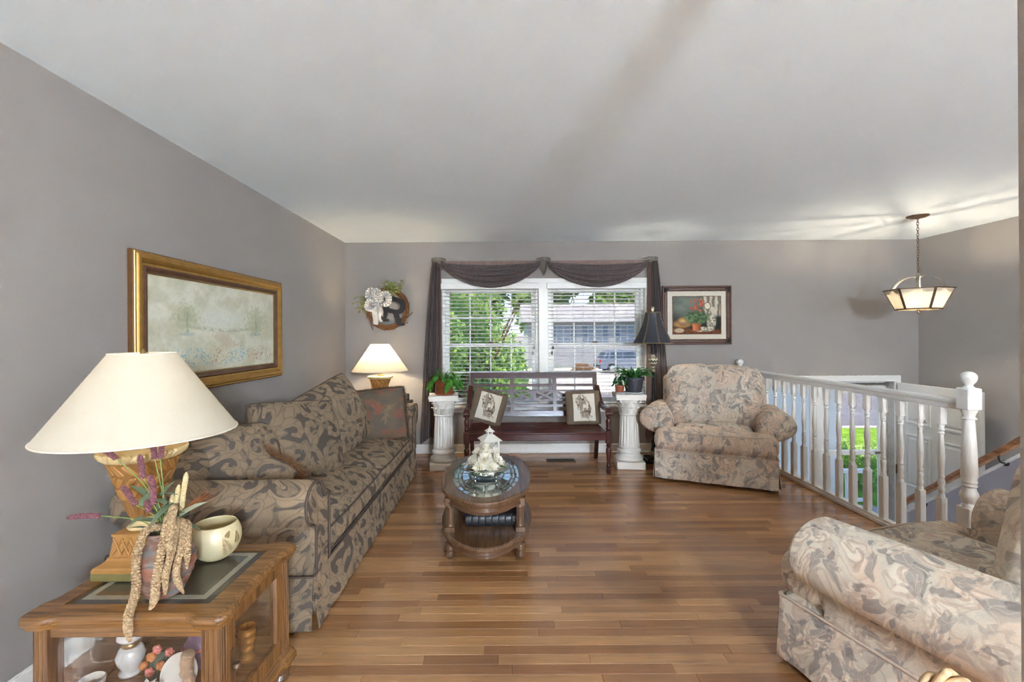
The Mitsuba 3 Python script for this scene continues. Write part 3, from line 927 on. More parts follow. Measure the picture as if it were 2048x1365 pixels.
# ================================================================ floral armchairs
def armchair(name, label, at, rot, w=.50, d=.74, cloth='floral'):
    t = thing(name, label, 'armchair', None, at, rot)
    F, W = M[cloth], M['floral_welt']
    part(t, 'base', box(-w + .006, w - .006, .006, d - .008, .05, .305, .02), F)
    for s in (-1, 1):
        part(t, 'skirt', skirt([(s * w, 0), (s * w, d)][::s], .03, .28, .02, .005, 2 + s), F, True)
    part(t, 'skirt', skirt([(-w, .0), (w, .0)], .03, .28, .02, .006, 5), F, True)
    part(t, 'skirt', skirt([(w, d), (-w, d)], .03, .28, .02, .005, 6), F, True)
    part(t, 'skirt_piping', cat(tube([(-w, -.002, .28), (w, -.002, .28)], .006, 6), tube([(-w - .002, 0, .28), (-w - .002, d, .28)], .006, 6), tube([(w + .002, 0, .28), (w + .002, d, .28)], .006, 6)), W, True)
    for x in (-w + .06, w - .06):
        for y in (.07, d - .07):
            part(t, 'glide', lathe([(0, .0006), (.03, .0006), (.03, .012), (.012, .02), (.012, .06), (0, .06)], 14, (x, y, 0)), M['black'])
    # arms: (x, z) section swept along y
    for s in (-1, 1):
        cx = s * (w - .015)
        g = sg.box(min(s * (w - .16), s * (w - .003)), .27, max(s * (w - .16), s * (w - .003)), .53).union(sa.scale(sg.Point(cx, .535).buffer(1, 24), .15, .135)).buffer(.03, 6).buffer(-.03, 6)
        m = rolled_arm(g, .16, d - .06, 60, .055)
        v = np.asarray(m.vertices)
        v = np.stack([v[:, 1], v[:, 0], v[:, 2]], 1)
        top = np.clip((v[:, 2] - .40) / .1, 0, 1)
        fr = np.clip(1 - (v[:, 1] - .16) / .5, 0, 1)
        v[:, 0] = v[:, 0] + top * fr * .03 * s
        v[:, 2] = v[:, 2] - .04 * top * (1 - fr) * 0
        m.vertices = v
        m.fix_normals()
        a = part(t, 'arm', m, F, True)
    # seat: a cushion that comes forward of the arms
    c = softbox(2 * w - .30, d - .12, .19, .07, 14, .045, .02, 3)
    part(t, 'seat', moved(c, (0, (d - .12) / 2 + .06, .285)), F, True)
    c = softbox(2 * w + .02, .22, .185, .075, 14, .02, .02, 8)
    part(t, 'seat_front', moved(c, (0, .085, .285)), F, True, label='bulging front of the seat cushion')
    q = [(-w + .03, .03, .462), (-w + .2, -.014, .462), (0, -.018, .462), (w - .2, -.014, .462), (w - .03, .03, .462)]
    part(t, 'seat_piping', tube(curve(q, 8), .005, 6), W, True)
    # back: shell with wings, and the fat cushion in front
    sh = softbox(2 * w - .04, .16, .66, .07, 12, .0, .015, 5)
    part(t, 'back', tilt(sh, rx=-.10, at=(0, d - .10, .29)), F, True)
    cu = softbox(2 * w - .14, .25, .60, .10, 16, .02, .028, 6)
    v = np.asarray(cu.vertices)
    v[:, 2] += .02 * np.cos(v[:, 0] / (w - .08) * 1.5)
    tuft = np.exp(-((v[:, 0]) ** 2 + (v[:, 2] - .5) ** 2 * 1.5) / .01) * (v[:, 1] < 0)
    v[:, 1] += .02 * tuft
    cu.vertices = v
    part(t, 'back_cushion', tilt(cu, rx=-.16, at=(0, d - .30, .425)), F, True)
    return t


armchair('armchair', 'floral cream armchair between the floor lamp and the railing', (1.86, 4.05, 0), math.radians(-24))
armchair('armchair', 'floral cream armchair with its back to the right corner, nearest the camera', (1.62, 2.04, 0), math.radians(197), .50, .99, 'floral_near')
# ================================================================ tables
def notch_rect(x0, x1, y0, y1, ins=.016, b=.085, r=.022):
    """Rectangle whose sides step in between blocky corners."""
    cx, cy, w, h = (x0 + x1) / 2, (y0 + y1) / 2, (x1 - x0) / 2, (y1 - y0) / 2
    g = sg.box(-w, -h, w, h)
    for s in (-1, 1):
        for (a, l) in ((0, w), (1, h)):
            e = (l - b)
            q = sg.Polygon([(-e, 0), (-e + .03, -ins), (e - .03, -ins), (e, 0), (e, .05), (-e, .05)])
            q = sa.translate(q, 0, h if a == 0 else w)
            if a:
                q = sa.rotate(q, -90, origin=(0, 0))
            if s < 0:
                q = sa.rotate(q, 180, origin=(0, 0))
            g = g.difference(q)
    g = g.difference(sg.MultiPolygon([sg.Polygon([(sx * w, sy * h), (sx * (w - r), sy * h), (sx * w, sy * (h - r))]) for sx in (-1, 1) for sy in (-1, 1)]).buffer(1e-6))
    g = g.buffer(-.006, 4).buffer(.006, 4)
    return sa.translate(g, cx, cy)


def layered(poly, steps, hole=None):
    """Moulded slab: (offset, z) from bottom to top; hole is cut right through."""
    out = []
    k = 220
    rings = []
    for off, z in steps:
        e = poly.buffer(off, 6).exterior
        s0 = e.project(sg.Point(poly.exterior.coords[0]))
        R = np.array([e.interpolate((s0 + t) % e.length).coords[0] for t in np.linspace(0, e.length, k, endpoint=False)])
        rings.append(np.column_stack([R, np.full(k, z)]))
    m = loft(rings)
    m.fix_normals()
    if hole is not None:
        a = manifold3d.Manifold(manifold3d.Mesh(np.asarray(m.vertices, np.float32), np.asarray(m.faces, np.uint32)))
        h = extrude(hole, steps[-1][1] - steps[0][1] + .04, steps[0][1] - .02)
        h = trimesh.Trimesh(h.vertices, h.faces)
        b = manifold3d.Manifold(manifold3d.Mesh(np.asarray(h.vertices, np.float32), np.asarray(h.faces, np.uint32)))
        c = (a - b).to_mesh()
        m = trimesh.Trimesh(c.vert_properties[:, :3], c.tri_verts, process=False)
    return m


SHZ = .166
EX0, EX1, EY0, EY1, EZ = -1.46, -.838, 1.342, 1.852, .53
et = thing('display_table', 'oak end table with glass sides and a glass top in front of the sofa arm', 'end table')
P = notch_rect(EX0, EX1, EY0, EY1)
HX0, HX1, HY0, HY1 = EX0 + .085, EX1 - .085, EY0 + .075, EY1 - .075
part(et, 'top_frame', layered(P, [(-.022, EZ - .046), (-.012, EZ - .044), (-.010, EZ - .034), (-.002, EZ - .028), (0, EZ - .016), (-.003, EZ - .008), (-.010, EZ - .003), (-.013, EZ - .002), (-.016, EZ)], sg.box(HX0, HY0, HX1, HY1)), M['oak_x'], 25)
bev = [np.array([(HX0 + i, HY0 + i, z), (HX1 - i, HY0 + i, z), (HX1 - i, HY1 - i, z), (HX0 + i, HY1 - i, z)]) for i, z in ((.0005, EZ - .014), (.0005, EZ - .006), (.030, EZ - .002), (.031, EZ - .002))]
part(et, 'glass_top', loft(bev), mat('mat_smoked_glass', S(52, 46, 38), 0.04, spec=0.8, coat=1.0, coat_gloss=0.99), False, label='smoked glass with a bevelled border')
bd = cat(box(HX0 + .028, HX1 - .028, HY0 + .028, HY0 + .050, EZ - .003, EZ - .0014), box(HX0 + .028, HX1 - .028, HY1 - .050, HY1 - .028, EZ - .003, EZ - .0014), box(HX0 + .028, HX0 + .050, HY0 + .05, HY1 - .05, EZ - .003, EZ - .0014), box(HX1 - .050, HX1 - .028, HY0 + .05, HY1 - .05, EZ - .003, EZ - .0014))
part(et, 'glass_border', bd, mat('mat_frosted', S(132, 126, 108), 0.3), False, label='pale frosted line round the glass')
q = .028
fx0, fx1, fy0, fy1 = EX0 + q, EX1 - q, EY0 + q, EY1 - q
pz0, pz1 = .128, EZ - .044


def post(sx, sy):
    X, Y = (fx0, fx1)[sx], (fy0, fy1)[sy]
    a = (1, -1)[sx]
    b = (1, -1)[sy]
    g = sg.box(min(X, X + a * .052), min(Y, Y + b * .052), max(X, X + a * .052), max(Y, Y + b * .052))
    for k in range(3):
        g = g.difference(sg.Point(X + a * (.013 + .013 * k), Y).buffer(.0035)).difference(sg.Point(X, Y + b * (.013 + .013 * k)).buffer(.0035))
    g = g.difference(sg.Polygon([(X, Y), (X + a * .008, Y), (X, Y + b * .008)]).buffer(1e-5))
    return extrude(g, pz1 - pz0, pz0)


for sx in (0, 1):
    for sy in (0, 1):
        part(et, 'corner_post', post(sx, sy), M['oak_z'], 20)
for y in (fy0 + .008, fy1 - .026):
    part(et, 'side_rail', box(fx0 + .05, fx1 - .05, y, y + .018, pz1 - .035, pz1 + .002, .002), M['oak_x'])
    part(et, 'side_rail', box(fx0 + .05, fx1 - .05, y, y + .018, pz0, pz0 + .045, .002), M['oak_x'])
    part(et, 'pane', box(fx0 + .05, fx1 - .05, y + .007, y + .0095, pz0 + .044, pz1 - .034), M['pane'])
for x in (fx0 + .008,):
    part(et, 'side_rail', box(x, x + .018, fy0 + .05, fy1 - .05, pz1 - .035, pz1 + .002, .002), M['oak_y'])
    part(et, 'side_rail', box(x, x + .018, fy0 + .05, fy1 - .05, pz0, pz0 + .045, .002), M['oak_y'])
    part(et, 'pane', box(x + .007, x + .0095, fy0 + .05, fy1 - .05, pz0 + .044, pz1 - .034), M['pane'])
dr_x = fx1 - .022
dd = part(et, 'door', cat(box(dr_x, dr_x + .019, fy0 + .053, fy1 - .053, pz1 - .045, pz1 - .002, .003), box(dr_x, dr_x + .019, fy0 + .053, fy1 - .053, pz0 + .004, pz0 + .062, .003), box(dr_x, dr_x + .019, fy0 + .053, fy0 + .095, pz0 + .06, pz1 - .045, .003), box(dr_x, dr_x + .019, fy1 - .095, fy1 - .053, pz0 + .06, pz1 - .045, .003)), M['oak_z'])
part(dd, 'pane', box(dr_x + .008, dr_x + .0105, fy0 + .094, fy1 - .094, pz0 + .060, pz1 - .044), M['pane'])
part(dd, 'handle', cat(box(dr_x + .019, dr_x + .022, fy0 + .064, fy0 + .084, .27, .37, .002), lathe([(0, -.012), (.010, -.010), (.013, 0), (.010, .010), (0, .012)], 14, (dr_x + .034, fy0 + .074, .315)), tube([(dr_x + .02, fy0 + .074, .315), (dr_x + .03, fy0 + .074, .315)], .004, 8)), M['bronze'])
part(et, 'shelf', box(fx0 + .004, fx1 - .004, fy0 + .004, fy1 - .004, .146, SHZ, .002), M['oak_x'])
part(et, 'base_moulding', layered(notch_rect(EX0 + .002, EX1 - .002, EY0 + .002, EY1 - .002), [(-.01, .075), (0, .08), (0, .096), (-.006, .104), (-.014, .112), (-.024, .122), (-.03, .1285)], sg.box(fx0 + .03, fy0 + .03, fx1 - .03, fy1 - .03)), M['oak_y'], 25)
for sx in (EX0 + .055, EX1 - .055):
    for sy in (EY0 + .055, EY1 - .055):
        part(et, 'foot', lathe([(.02, .0006), (.030, .006), (.034, .02), (.028, .034), (.036, .060), (.036, .079), (0, .079)], 20, (sx, sy, 0)), M['walnut_z'])

# oval two-tier tables
CX, CY, CA, CB = -.122, 3.095, .298, .555


def oval(a, b, bump=.035, legs=None, k=260, width=.19):
    t = np.arange(k) * 2 * np.pi / k
    r = np.ones(k)
    for l in legs:
        dd_ = (t - l + np.pi) % (2 * np.pi) - np.pi
        r += bump * (1 / (1 + np.exp((np.abs(dd_) - width) / .018)))
    return sg.Polygon(np.stack([a * r * np.cos(t), b * r * np.sin(t)], 1))


def place_poly(g, x, y):
    return sa.translate(g, x, y)


LEG = [math.atan2(sy * .60, sx * .80) % (2 * math.pi) for sx, sy in ((1, 1), (-1, 1), (-1, -1), (1, -1))]
LEG = [math.radians(v) for v in (37, 143, 217, 323)]


def oval_table(key, cx, cy, a, b, zt, zs, glass=True, mt='walnut'):
    O = place_poly(oval(a, b, .04, LEG), cx, cy)
    hole = place_poly(sa.scale(sg.Point(0, 0).buffer(1, 48), a - .075, b - .085), cx, cy) if glass else None
    part(key, 'tabletop', layered(O, [(-.022, zt - .040), (-.012, zt - .036), (-.010, zt - .026), (-.001, zt - .022), (0, zt - .012), (-.004, zt - .005), (-.012, zt - .002), (-.016, zt)], hole), M[mt], 25)
    I = place_poly(oval(a - .03, b - .035, .035, LEG), cx, cy)
    J = I.buffer(-.03)
    ap = layered(I, [(-.004, zt - .088), (.002, zt - .086), (.004, zt - .078), (-.002, zt - .072), (-.003, zt - .05), (.0, zt - .046), (0, zt - .0385)], J)
    part(key, 'apron', ap, M['walnut_side'], 25)
    part(key, 'shelf', layered(place_poly(oval(a, b, .04, LEG), cx, cy), [(-.022, zs - .032), (-.010, zs - .028), (-.001, zs - .022), (0, zs - .012), (-.006, zs - .004), (-.014, zs), (-.016, zs)]), M[mt], 25)
    part(key, 'shelf_apron', layered(place_poly(oval(a - .03, b - .035, .035, LEG), cx, cy), [(-.004, zs - .075), (.003, zs - .072), (.003, zs - .064), (-.002, zs - .058), (-.002, zs - .0315)]), M['walnut_side'], 25)
    for l in LEG:
        lx, ly = cx + (a - .030) * math.cos(l), cy + (b - .035) * math.sin(l)
        g = sg.Point(0, 0).buffer(.024, 16)
        for q_ in range(8):
            g = g.difference(sg.Point(.0255 * math.cos(q_ * math.pi / 4), .0255 * math.sin(q_ * math.pi / 4)).buffer(.005, 4))
        sh_ = extrude(g, zt - .16 - zs, zs + .045)
        lg = cat(box(-.030, .030, -.030, .030, zs - .001, zs + .030, .003), lathe([(.026, zs + .029), (.028, zs + .037), (.024, zs + .046), (0, zs + .046)], 20), sh_, lathe([(0, zt - .118), (.022, zt - .118), (.028, zt - .108), (.026, zt - .10), (0, zt - .10)], 20), box(-.030, .030, -.030, .030, zt - .101, zt - .05, .003))
        part(key, 'leg', moved(lg, (lx, ly, 0)), M['walnut_z'], 25)
        z = zs - .075
        part(key, 'foot', lathe([(.018, .0006), (.026, .008), (.030, z * .32), (.022, z * .48), (.028, z * .56), (.031, z * .75), (.024, z * .9), (.030, z + .002), (0, z + .002)], 20, (lx, ly, 0)), M['walnut_z'], True)
    return hole


ct = thing('coffee_table', 'oval two-tier walnut coffee table with a leaded glass top in the middle of the room', 'coffee table')
CZ = .425
hole = oval_table(ct, CX, CY, CA, CB, CZ, .166)
gm = mat('mat_bevel_glass', lambda p, n, uv: mi.Color3f(S(196, 204, 202)) * (0.75 + 0.4 * cell_rand(dr.floor(uv.x), dr.floor(uv.y), 2.0)), 0.05, metal=.95)
ga, gb = CA - .076, CB - .086
# the glass: rings of bevelled pieces between lead lines
radii = [0.0, .52, .76, .87, 1.0]
counts = [1, 12, 20, 28]
pr = random.Random(3)
for k in range(4):
    n = counts[k]
    for s in range(n):
        a0, a1 = 2 * math.pi * s / n, 2 * math.pi * (s + 1) / n
        m_ = 48 if n == 1 else 8
        tt = np.linspace(a0, a1, m_)
        if n == 1:
            base = np.stack([radii[1] * np.cos(tt[:-1]), radii[1] * np.sin(tt[:-1])], 1)
        else:
            base = np.vstack([np.stack([radii[k + 1] * np.cos(tt), radii[k + 1] * np.sin(tt)], 1), np.stack([radii[k] * np.cos(tt[::-1]), radii[k] * np.sin(tt[::-1])], 1)])
        g = sg.Polygon(base * [ga, gb])
        tx, ty = pr.uniform(-.012, .012), pr.uniform(-.012, .012)
        c0 = np.array(g.centroid.coords[0])
        rings = []
        for off, z in ((-.0012, CZ - .010), (-.0012, CZ - .005), (-.008 if n > 1 else -.01, CZ - .003)):
            e = g.buffer(off, join_style=2)
            e = max(getattr(e, 'geoms', [e]), key=lambda q_: q_.area).exterior
            R = np.array([e.interpolate(t).coords[0] for t in np.linspace(0, e.length, 40, endpoint=False)])
            zz = z + ((R - c0) @ [tx, ty] if z > CZ - .009 else 0)
            rings.append(np.column_stack([R + [CX, CY], np.full(40, z) if z < CZ - .009 else zz]))
        m = loft(rings)
        m.fix_normals()
        part(ct, 'bevelled_glass', m, gm, False, uv=np.column_stack([np.full(len(m.vertices), k + .3) + m.vertices[:, 0] * .01, np.full(len(m.vertices), s + .3) + m.vertices[:, 1] * .01]))
lead = []
for k in range(1, 5):
    t = np.linspace(0, 2 * np.pi, 96, endpoint=False)
    lead.append(tube(np.stack([CX + radii[k] * ga * np.cos(t), CY + radii[k] * gb * np.sin(t), np.full(96, CZ - .0035)], 1), .0022, 5, True))
for k in (1, 2, 3):
    for s in range(counts[k]):
        a_ = 2 * math.pi * s / counts[k]
        lead.append(tube([(CX + radii[q_] * ga * math.cos(a_), CY + radii[q_] * gb * math.sin(a_), CZ - .0038) for q_ in (k, k + 1)], .0018, 5))
part(ct, 'lead_lines', cat(lead), M['pewter'], True)
lt = thing('lamp_table', 'small oval two-tier wooden table in the corner behind the sofa', 'side table')
LX, LY, LZ = -1.33, 4.90, .50
oval_table(lt, LX, LY, .36, .27, LZ, .14, False)

# ================================================================ the two basket lamps
M['ochre'] = mat('mat_ochre', plain_paint(S(160, 112, 56), 0.12, 22), 0.42)
M['ochre_shaded'] = mat('mat_ochre_dark', plain_paint(S(132, 90, 43), 0.12, 22), 0.5)  # darker copy of the ochre: shade between the woven strips put into the colour
M['shade_trim'] = mat('mat_shade_trim', S(232, 222, 202), .7)
M['cream_rope'] = mat('mat_cream_rope', plain_paint(S(204, 178, 126), 0.08, 30), 0.4)
M['olive_gold'] = mat('mat_olive_gold', plain_paint(S(108, 96, 54), 0.08, 10), 0.35)


def basket_lamp(label, at, rot, power):
    t = thing('table_lamp', label, 'table lamp', 'cream basket lamps with cone shades', at, rot)
    w = .104
    part(t, 'plinth', box(-w, w, -w, w, .0008, .028, .003), M['olive_gold'])
    sq = lambda h_, z: np.array([(-h_, -h_, z), (h_, -h_, z), (h_, h_, z), (-h_, h_, z)])
    part(t, 'foot', loft([sq(h_, z) for h_, z in ((.102, .0275), (.102, .038), (.098, .044), (.085, .050), (.076, .058), (.072, .066), (.068, .068), (.060, .135), (.064, .137), (.064, .145), (.03, .146))]), M['ochre'], 20)
    lat = []
    for k in range(4):
        for i_ in range(4):
            for d_ in (-1, 1):
                u0 = -.055 + .11 * (i_ + .5) / 4
                p0, p1 = (u0 - d_ * .017, .074), (u0 + d_ * .017, .130)
                h0, h1 = .069, .062
                c = tube([(p0[0], -h0, p0[1]), (p1[0], -h1, p1[1])], .0035, 5)
                lat.append(tilt(c, rz=k * HP))
    part(t, 'lattice', cat(lat), M['ochre'], True)
    part(t, 'collar', lathe([(0, .1455), (.045, .146), (.050, .153), (.045, .160), (.030, .166), (.030, .176), (.038, .182), (.038, .188), (0, .188)], 28), M['cream_rope'], True)
    # urn with gadroons below and woven strips above
    seg, rings = 96, []
    a = np.arange(seg) * 2 * np.pi / seg
    for r, z, gd in [(.030, .187, 0), (.040, .192, .1), (.046, .205, .12), (.052, .225, .22), (.058, .246, .18), (.060, .252, 0), (.064, .262, 0), (.076, .300, 0), (.090, .350, 0), (.104, .395, 0), (.108, .403, 0)]:
        rr = r * (1 + gd * .8 * (np.abs(np.cos(10 * a)) - .6))
        rings.append(np.stack([rr * np.cos(a), rr * np.sin(a), np.full(seg, z)], 1))
    u_ = part(t, 'urn', loft(rings), M['ochre_shaded'], 40)
    wv = []
    for i_ in range(14):
        for d_ in (-1, 1):
            for seg_ in (0, 1, 2):
                if (seg_ + (0 if d_ > 0 else 1)) % 3 == 2:
                    continue
                s_ = np.linspace(.04 + seg_ / 3, .29 + seg_ / 3, 6)
                th = 2 * np.pi * i_ / 14 + d_ * (s_ - .5) * 1.15
                z_ = .262 + .134 * s_
                r_ = np.interp(z_, [.262, .300, .350, .395], [.064, .076, .090, .104]) + .001
                for o_ in (-.075, 0, .075):
                    wv.append(tube(np.stack([r_ * np.cos(th + o_), r_ * np.sin(th + o_), z_], 1), .0048, 6))
    part(u_, 'weave', cat(wv), M['ochre'], True)
    rp = []
    for k in range(40):
        b_ = 2 * np.pi * k / 40
        q_ = np.linspace(-1, 1, 5)
        rp.append(tube(np.stack([(.118 + .013 * q_) * np.cos(b_ + .07 * q_), (.118 + .013 * q_) * np.sin(b_ + .07 * q_), .416 + .014 * q_ + 0 * q_], 1), [.006, .010, .0115, .010, .006], 6))
    part(t, 'rope_rim', cat(rp, lathe([(.10, .400), (.118, .402), (.126, .416), (.124, .428), (0, .430)], 40)), M['cream_rope'], True)
    part(t, 'stem', cat(tube([(0, 0, .43), (0, 0, .60)], .008, 10), lathe([(0, .43), (.03, .43), (.026, .445), (.01, .45), (0, .45)], 16)), M['brass'])
    R0, R1, z0, z1 = .293, .100, .487, .772
    th_ = .0016
    part(t, 'shade', loft([np.stack([r * np.cos(a), r * np.sin(a), np.full(seg, z)], 1) for r, z in ((R0, z0), (R1, z1))], cap=False), M['shade'], True, label='cream cone shade')
    part(t, 'shade_rim', cat(tube(np.stack([R0 * np.cos(a), R0 * np.sin(a), np.full(seg, z0)], 1), .003, 6, True), tube(np.stack([R1 * np.cos(a), R1 * np.sin(a), np.full(seg, z1)], 1), .0025, 6, True)), M['shade_trim'], True)
    part(t, 'harp', cat(tube(curve([(0, .012, .55), (0, .055, .62), (0, .05, .70), (0, 0, .765)], 6), .002, 6), tube(curve([(0, -.012, .55), (0, -.055, .62), (0, -.05, .70), (0, 0, .765)], 6), .002, 6), *[tube([(0, 0, .766), (R1 * math.cos(q_), R1 * math.sin(q_), z1)], .0018, 5) for q_ in (0, 2.09, 4.19)], lathe([(.006, .765), (.009, .775), (.005, .785), (0, .79)], 12)), M['brass'])
    part(t, 'bulb', lathe([(.010, .600), (.014, .61), (.022, .628), (.030, .648), (.0325, .664), (.028, .682), (.016, .694), (0, .698)], 24), M['white'], True, emitter={'type': 'area', 'sampling_weight': 2.0, 'radiance': {'type': 'rgb', 'value': [power, power * .79, power * .52]}})
    return t


basket_lamp('cream basket-weave table lamp with a wide cone shade, large in the left foreground', (-1.305, 1.645, EZ), 0, LAMP_NEAR)
basket_lamp('cream basket-weave table lamp with a cone shade glowing in the far left corner', (-1.33, 4.88, LZ), .2, LAMP_FAR)
# ================================================================ at the window
bt = setting  # (blinds are things)
for w, (x0, x1) in enumerate(((WX0 + .004, .396), (.514, WX1 - .004)), 1):
    b = thing('window_blind', ['white slatted blind in the left window, green tree behind it', 'white slatted blind in the right window, white house and car behind it'][w - 1], 'blind', 'white blinds in the front windows')
    yb = YB + .012
    part(b, 'headrail', box(x0 - .02, x1 + .02, YB - .045, YB + .045, WZ1 - .055, WZ1 + .015, .004), M['slat'], label='white valance at the top')
    sl = []
    n = 29
    s = np.linspace(-1, 1, 5)
    prof = np.concatenate([np.stack([s * .025, .0035 * (1 - s ** 2)], 1), np.stack([s[::-1] * .025, .0035 * (1 - s[::-1] ** 2) - .0026], 1)])
    ta = math.radians(-6)
    pr_ = np.stack([prof[:, 0] * math.cos(ta) - prof[:, 1] * math.sin(ta), prof[:, 0] * math.sin(ta) + prof[:, 1] * math.cos(ta)], 1)
    m = loft([np.column_stack([np.full(len(pr_), X), pr_]) for X in (x0, x1)])
    bp_ = mikit.ply(m, M['slat'], 40)
    zz = [WZ1 - .085 - .0437 * k for k in range(n)]
    for z in zz:
        repeat(b, 'slat', bp_, T().translate([0, yb, z]))
    part(b, 'bottom_rail', box(x0, x1, yb - .025, yb + .025, WZ0 + .012, WZ0 + .030, .003), M['slat'])
    for q in (.09, .365, .635, .91):
        X = x0 + (x1 - x0) * q
        part(b, 'ladder_cord', cat(*[tube([(X, yy, WZ1 - .05), (X, yy, WZ0 + .03)], .0011, 4) for yy in (yb - .027, yb + .027)]), M['cord'], False)
    X = (x1 - .05, x0 + .05)[w - 1]
    part(b, 'pull_cord', cat(tube([(X, yb - .034, WZ1 - .05), (X, yb - .034, 1.23)], .0014, 5), tube([(X - .012, yb - .034, WZ1 - .05), (X - .012, yb - .034, 1.17)], .0014, 5)), M['cord'], False)
    tas = [(.002, 0), (.007, -.004), (.009, -.03), (.004, -.036), (.0, -.036)][::-1]
    part(b, 'tassel', cat(lathe(tas, 10, (X, yb - .034, 1.232)), lathe(tas, 10, (X - .012, yb - .034, 1.172))), M['black'] if w == 2 else M['pewter'], True)

# wire sconces that carry the scarf
HZ = 2.225
HX = (-.745, .462, 1.690)
for k, hx in enumerate(HX):
    h = thing('scarf_holder', ['wire basket scarf holder at the left end of the curtain scarf', 'wire basket scarf holder between the two windows', 'wire basket scarf holder at the right end of the curtain scarf'][k], 'curtain holder', 'wire scarf holders above the window')
    t = np.linspace(0, math.pi, 24)
    for z, r in ((HZ + .01, .082), (HZ - .022, .078)):
        part(h, 'ring', tube(np.stack([hx + r * np.cos(t), YB - .006 - r * 1.7 * np.sin(t), np.full(24, z)], 1), .0044, 6), M['pewter'], True)
    for q in np.linspace(.0, math.pi, 8):
        p0 = np.array([hx + .082 * math.cos(q), YB - .006 - .139 * math.sin(q), HZ + .01])
        p1 = np.array([hx + .012 * math.cos(q), YB - .008 - .012 * math.sin(q), HZ - .165])
        part(h, 'wire', tube(curve([p0, p0 * .70 + p1 * .30 + [0, 0, -.010], p0 * .25 + p1 * .75, p1], 5), .0034, 5), M['pewter'], True)
    part(h, 'tip', lathe([(0, -.014), (.008, -.010), (.010, 0), (.007, .010), (.0, .012)], 12, (hx, YB - .012, HZ - .17)), M['pewter'], True)

sc = thing('curtain_scarf', 'sheer grey brown scarf draped in two swags over the windows with long side tails', 'curtain')


def swag(xa, xb, za, sag0, sag1, y_in, y_out, n=40, k=46, seed=0, amp=.026):
    """Cloth hung between two points: k lines from the upper edge to the lower edge, gathered at the ends."""
    s = np.linspace(0, 1, n)
    rows_ = []
    for i in range(k):
        f = i / (k - 1)
        sag = sag0 + (sag1 - sag0) * f
        par = 1 - (2 * s - 1) ** 2
        z = za - .012 - .055 * f - sag * par ** .85
        fold = amp * np.sin(f * 27 + .9 * np.sin(3.1 * s + seed) + 1.5 * s) * (.25 + .75 * par)
        yy = y_in - (y_out) * np.sin(np.pi * min(f * 1.05, 1)) * (.35 + .65 * par ** .7) - fold
        xo = (xa + .03 + .03 * f) + (xb - xa - .06 - .06 * f) * s
        rows_.append(np.stack([xo, yy, z], 1))
    R = np.array(rows_)
    return trimesh.Trimesh(R.reshape(-1, 3), grid_faces(k, n), process=False)


for j, (xa, xb) in enumerate(((HX[0], HX[1]), (HX[1], HX[2]))):
    part(sc, 'swag', swag(xa, xb, HZ - .02, .035, .235, YB - .078, .060, seed=j, k=56), M['sheer'], True)
    part(sc, 'back_swag', swag(xa, xb, HZ + .005, .0, .085, YB - .014, .012, seed=j + 4, k=14, amp=.005), M['sheer_pale'], True, label='paler back layer along the wall')


def tail(xt, xb_, zt, zb, wt, wb, y0, seed, n=60, k=70, jag=.04):
    u = np.linspace(-1, 1, k)
    rows_ = []
    for i in range(n):
        f = i / (n - 1)
        w = wt + (wb - wt) * (f ** .55)
        c = xt + (xb_ - xt) * f ** .8
        ph = u * 17 + seed + .8 * np.sin(2.2 * f + u)
        y = y0 - .028 * np.sin(ph) * (.5 + .5 * f) - .018 * np.sin(ph * .43 + 2)
        z = zt + (zb + jag * np.sin(u * 2.2 + seed) - zt) * f
        rows_.append(np.stack([c + w / 2 * u, y, z], 1))
    R = np.array(rows_)
    return trimesh.Trimesh(R.reshape(-1, 3), grid_faces(n, k), process=False)


part(sc, 'tail', tail(HX[0] - .03, -.86, HZ - .03, .16, .05, .20, YB - .075, 1.0), M['sheer'], True)
part(sc, 'tail', tail(HX[0] + .01, -.74, HZ - .04, .13, .03, .07, YB - .045, 3.0), M['sheer_pale'], True, label='paler strip of the left tail')
part(sc, 'tail', tail(HX[2] + .03, 1.80, HZ - .03, .22, .06, .18, YB - .075, 2.0), M['sheer'], True)
part(sc, 'tail', tail(HX[2] - .02, 1.665, HZ - .04, .20, .03, .09, YB - .045, 5.0), M['sheer_pale'], True, label='paler strip of the right tail')

# ================================================================ bench
BX0, BX1, BY0, BY1 = -.375, 1.02, 4.43, 4.99
be = thing('bench', 'dark red mahogany bench with a lattice back under the front windows', 'bench')
Mh, Mz = M['mahogany'], M['mahogany_z']
SZ = .405
part(be, 'front_rail', box(BX0 + .03, BX1 - .03, BY0 - .005, BY0 + .022, SZ - .075, SZ - .012, .004), Mh)
part(be, 'back_rail', box(BX0 + .03, BX1 - .03, BY1 - .03, BY1 - .005, SZ - .075, SZ - .012, .003), Mh)
for s, X in ((1, BX0), (-1, BX1)):
    part(be, 'side_rail', box(min(X + s * .005, X + s * .035), max(X + s * .005, X + s * .035), BY0 + .02, BY1, SZ - .075, SZ - .012, .003), Mh)
n = 7
for k in range(n):
    a = BY0 - .012 + (BY1 - BY0 - .02) * k / n
    part(be, 'seat_slat', box(BX0 + .028, BX1 - .028, a, a + (BY1 - BY0 - .02) / n - .010, SZ - .013, SZ + .006 - .00 * k, .004), Mh)
lean = .10


def back_at(z):
    return BY1 - .045 + lean * max(z - SZ, 0) / .5


for X in (BX0 + .02, BX1 - .02):
    q = [np.array([(X - .02, back_at(z) - .018, z), (X + .02, back_at(z) - .018, z), (X + .02, back_at(z) + .022, z), (X - .02, back_at(z) + .022, z)]) for z in (.90, .7, .5, SZ, .2)]
    q.append(np.array([(X - .02, BY1 + .0, .0006), (X + .02, BY1 + .0, .0006), (X + .02, BY1 + .04, .0006), (X - .02, BY1 + .04, .0006)]))
    m = loft(q)
    m.fix_normals()
    part(be, 'back_post', m, Mz, 20)


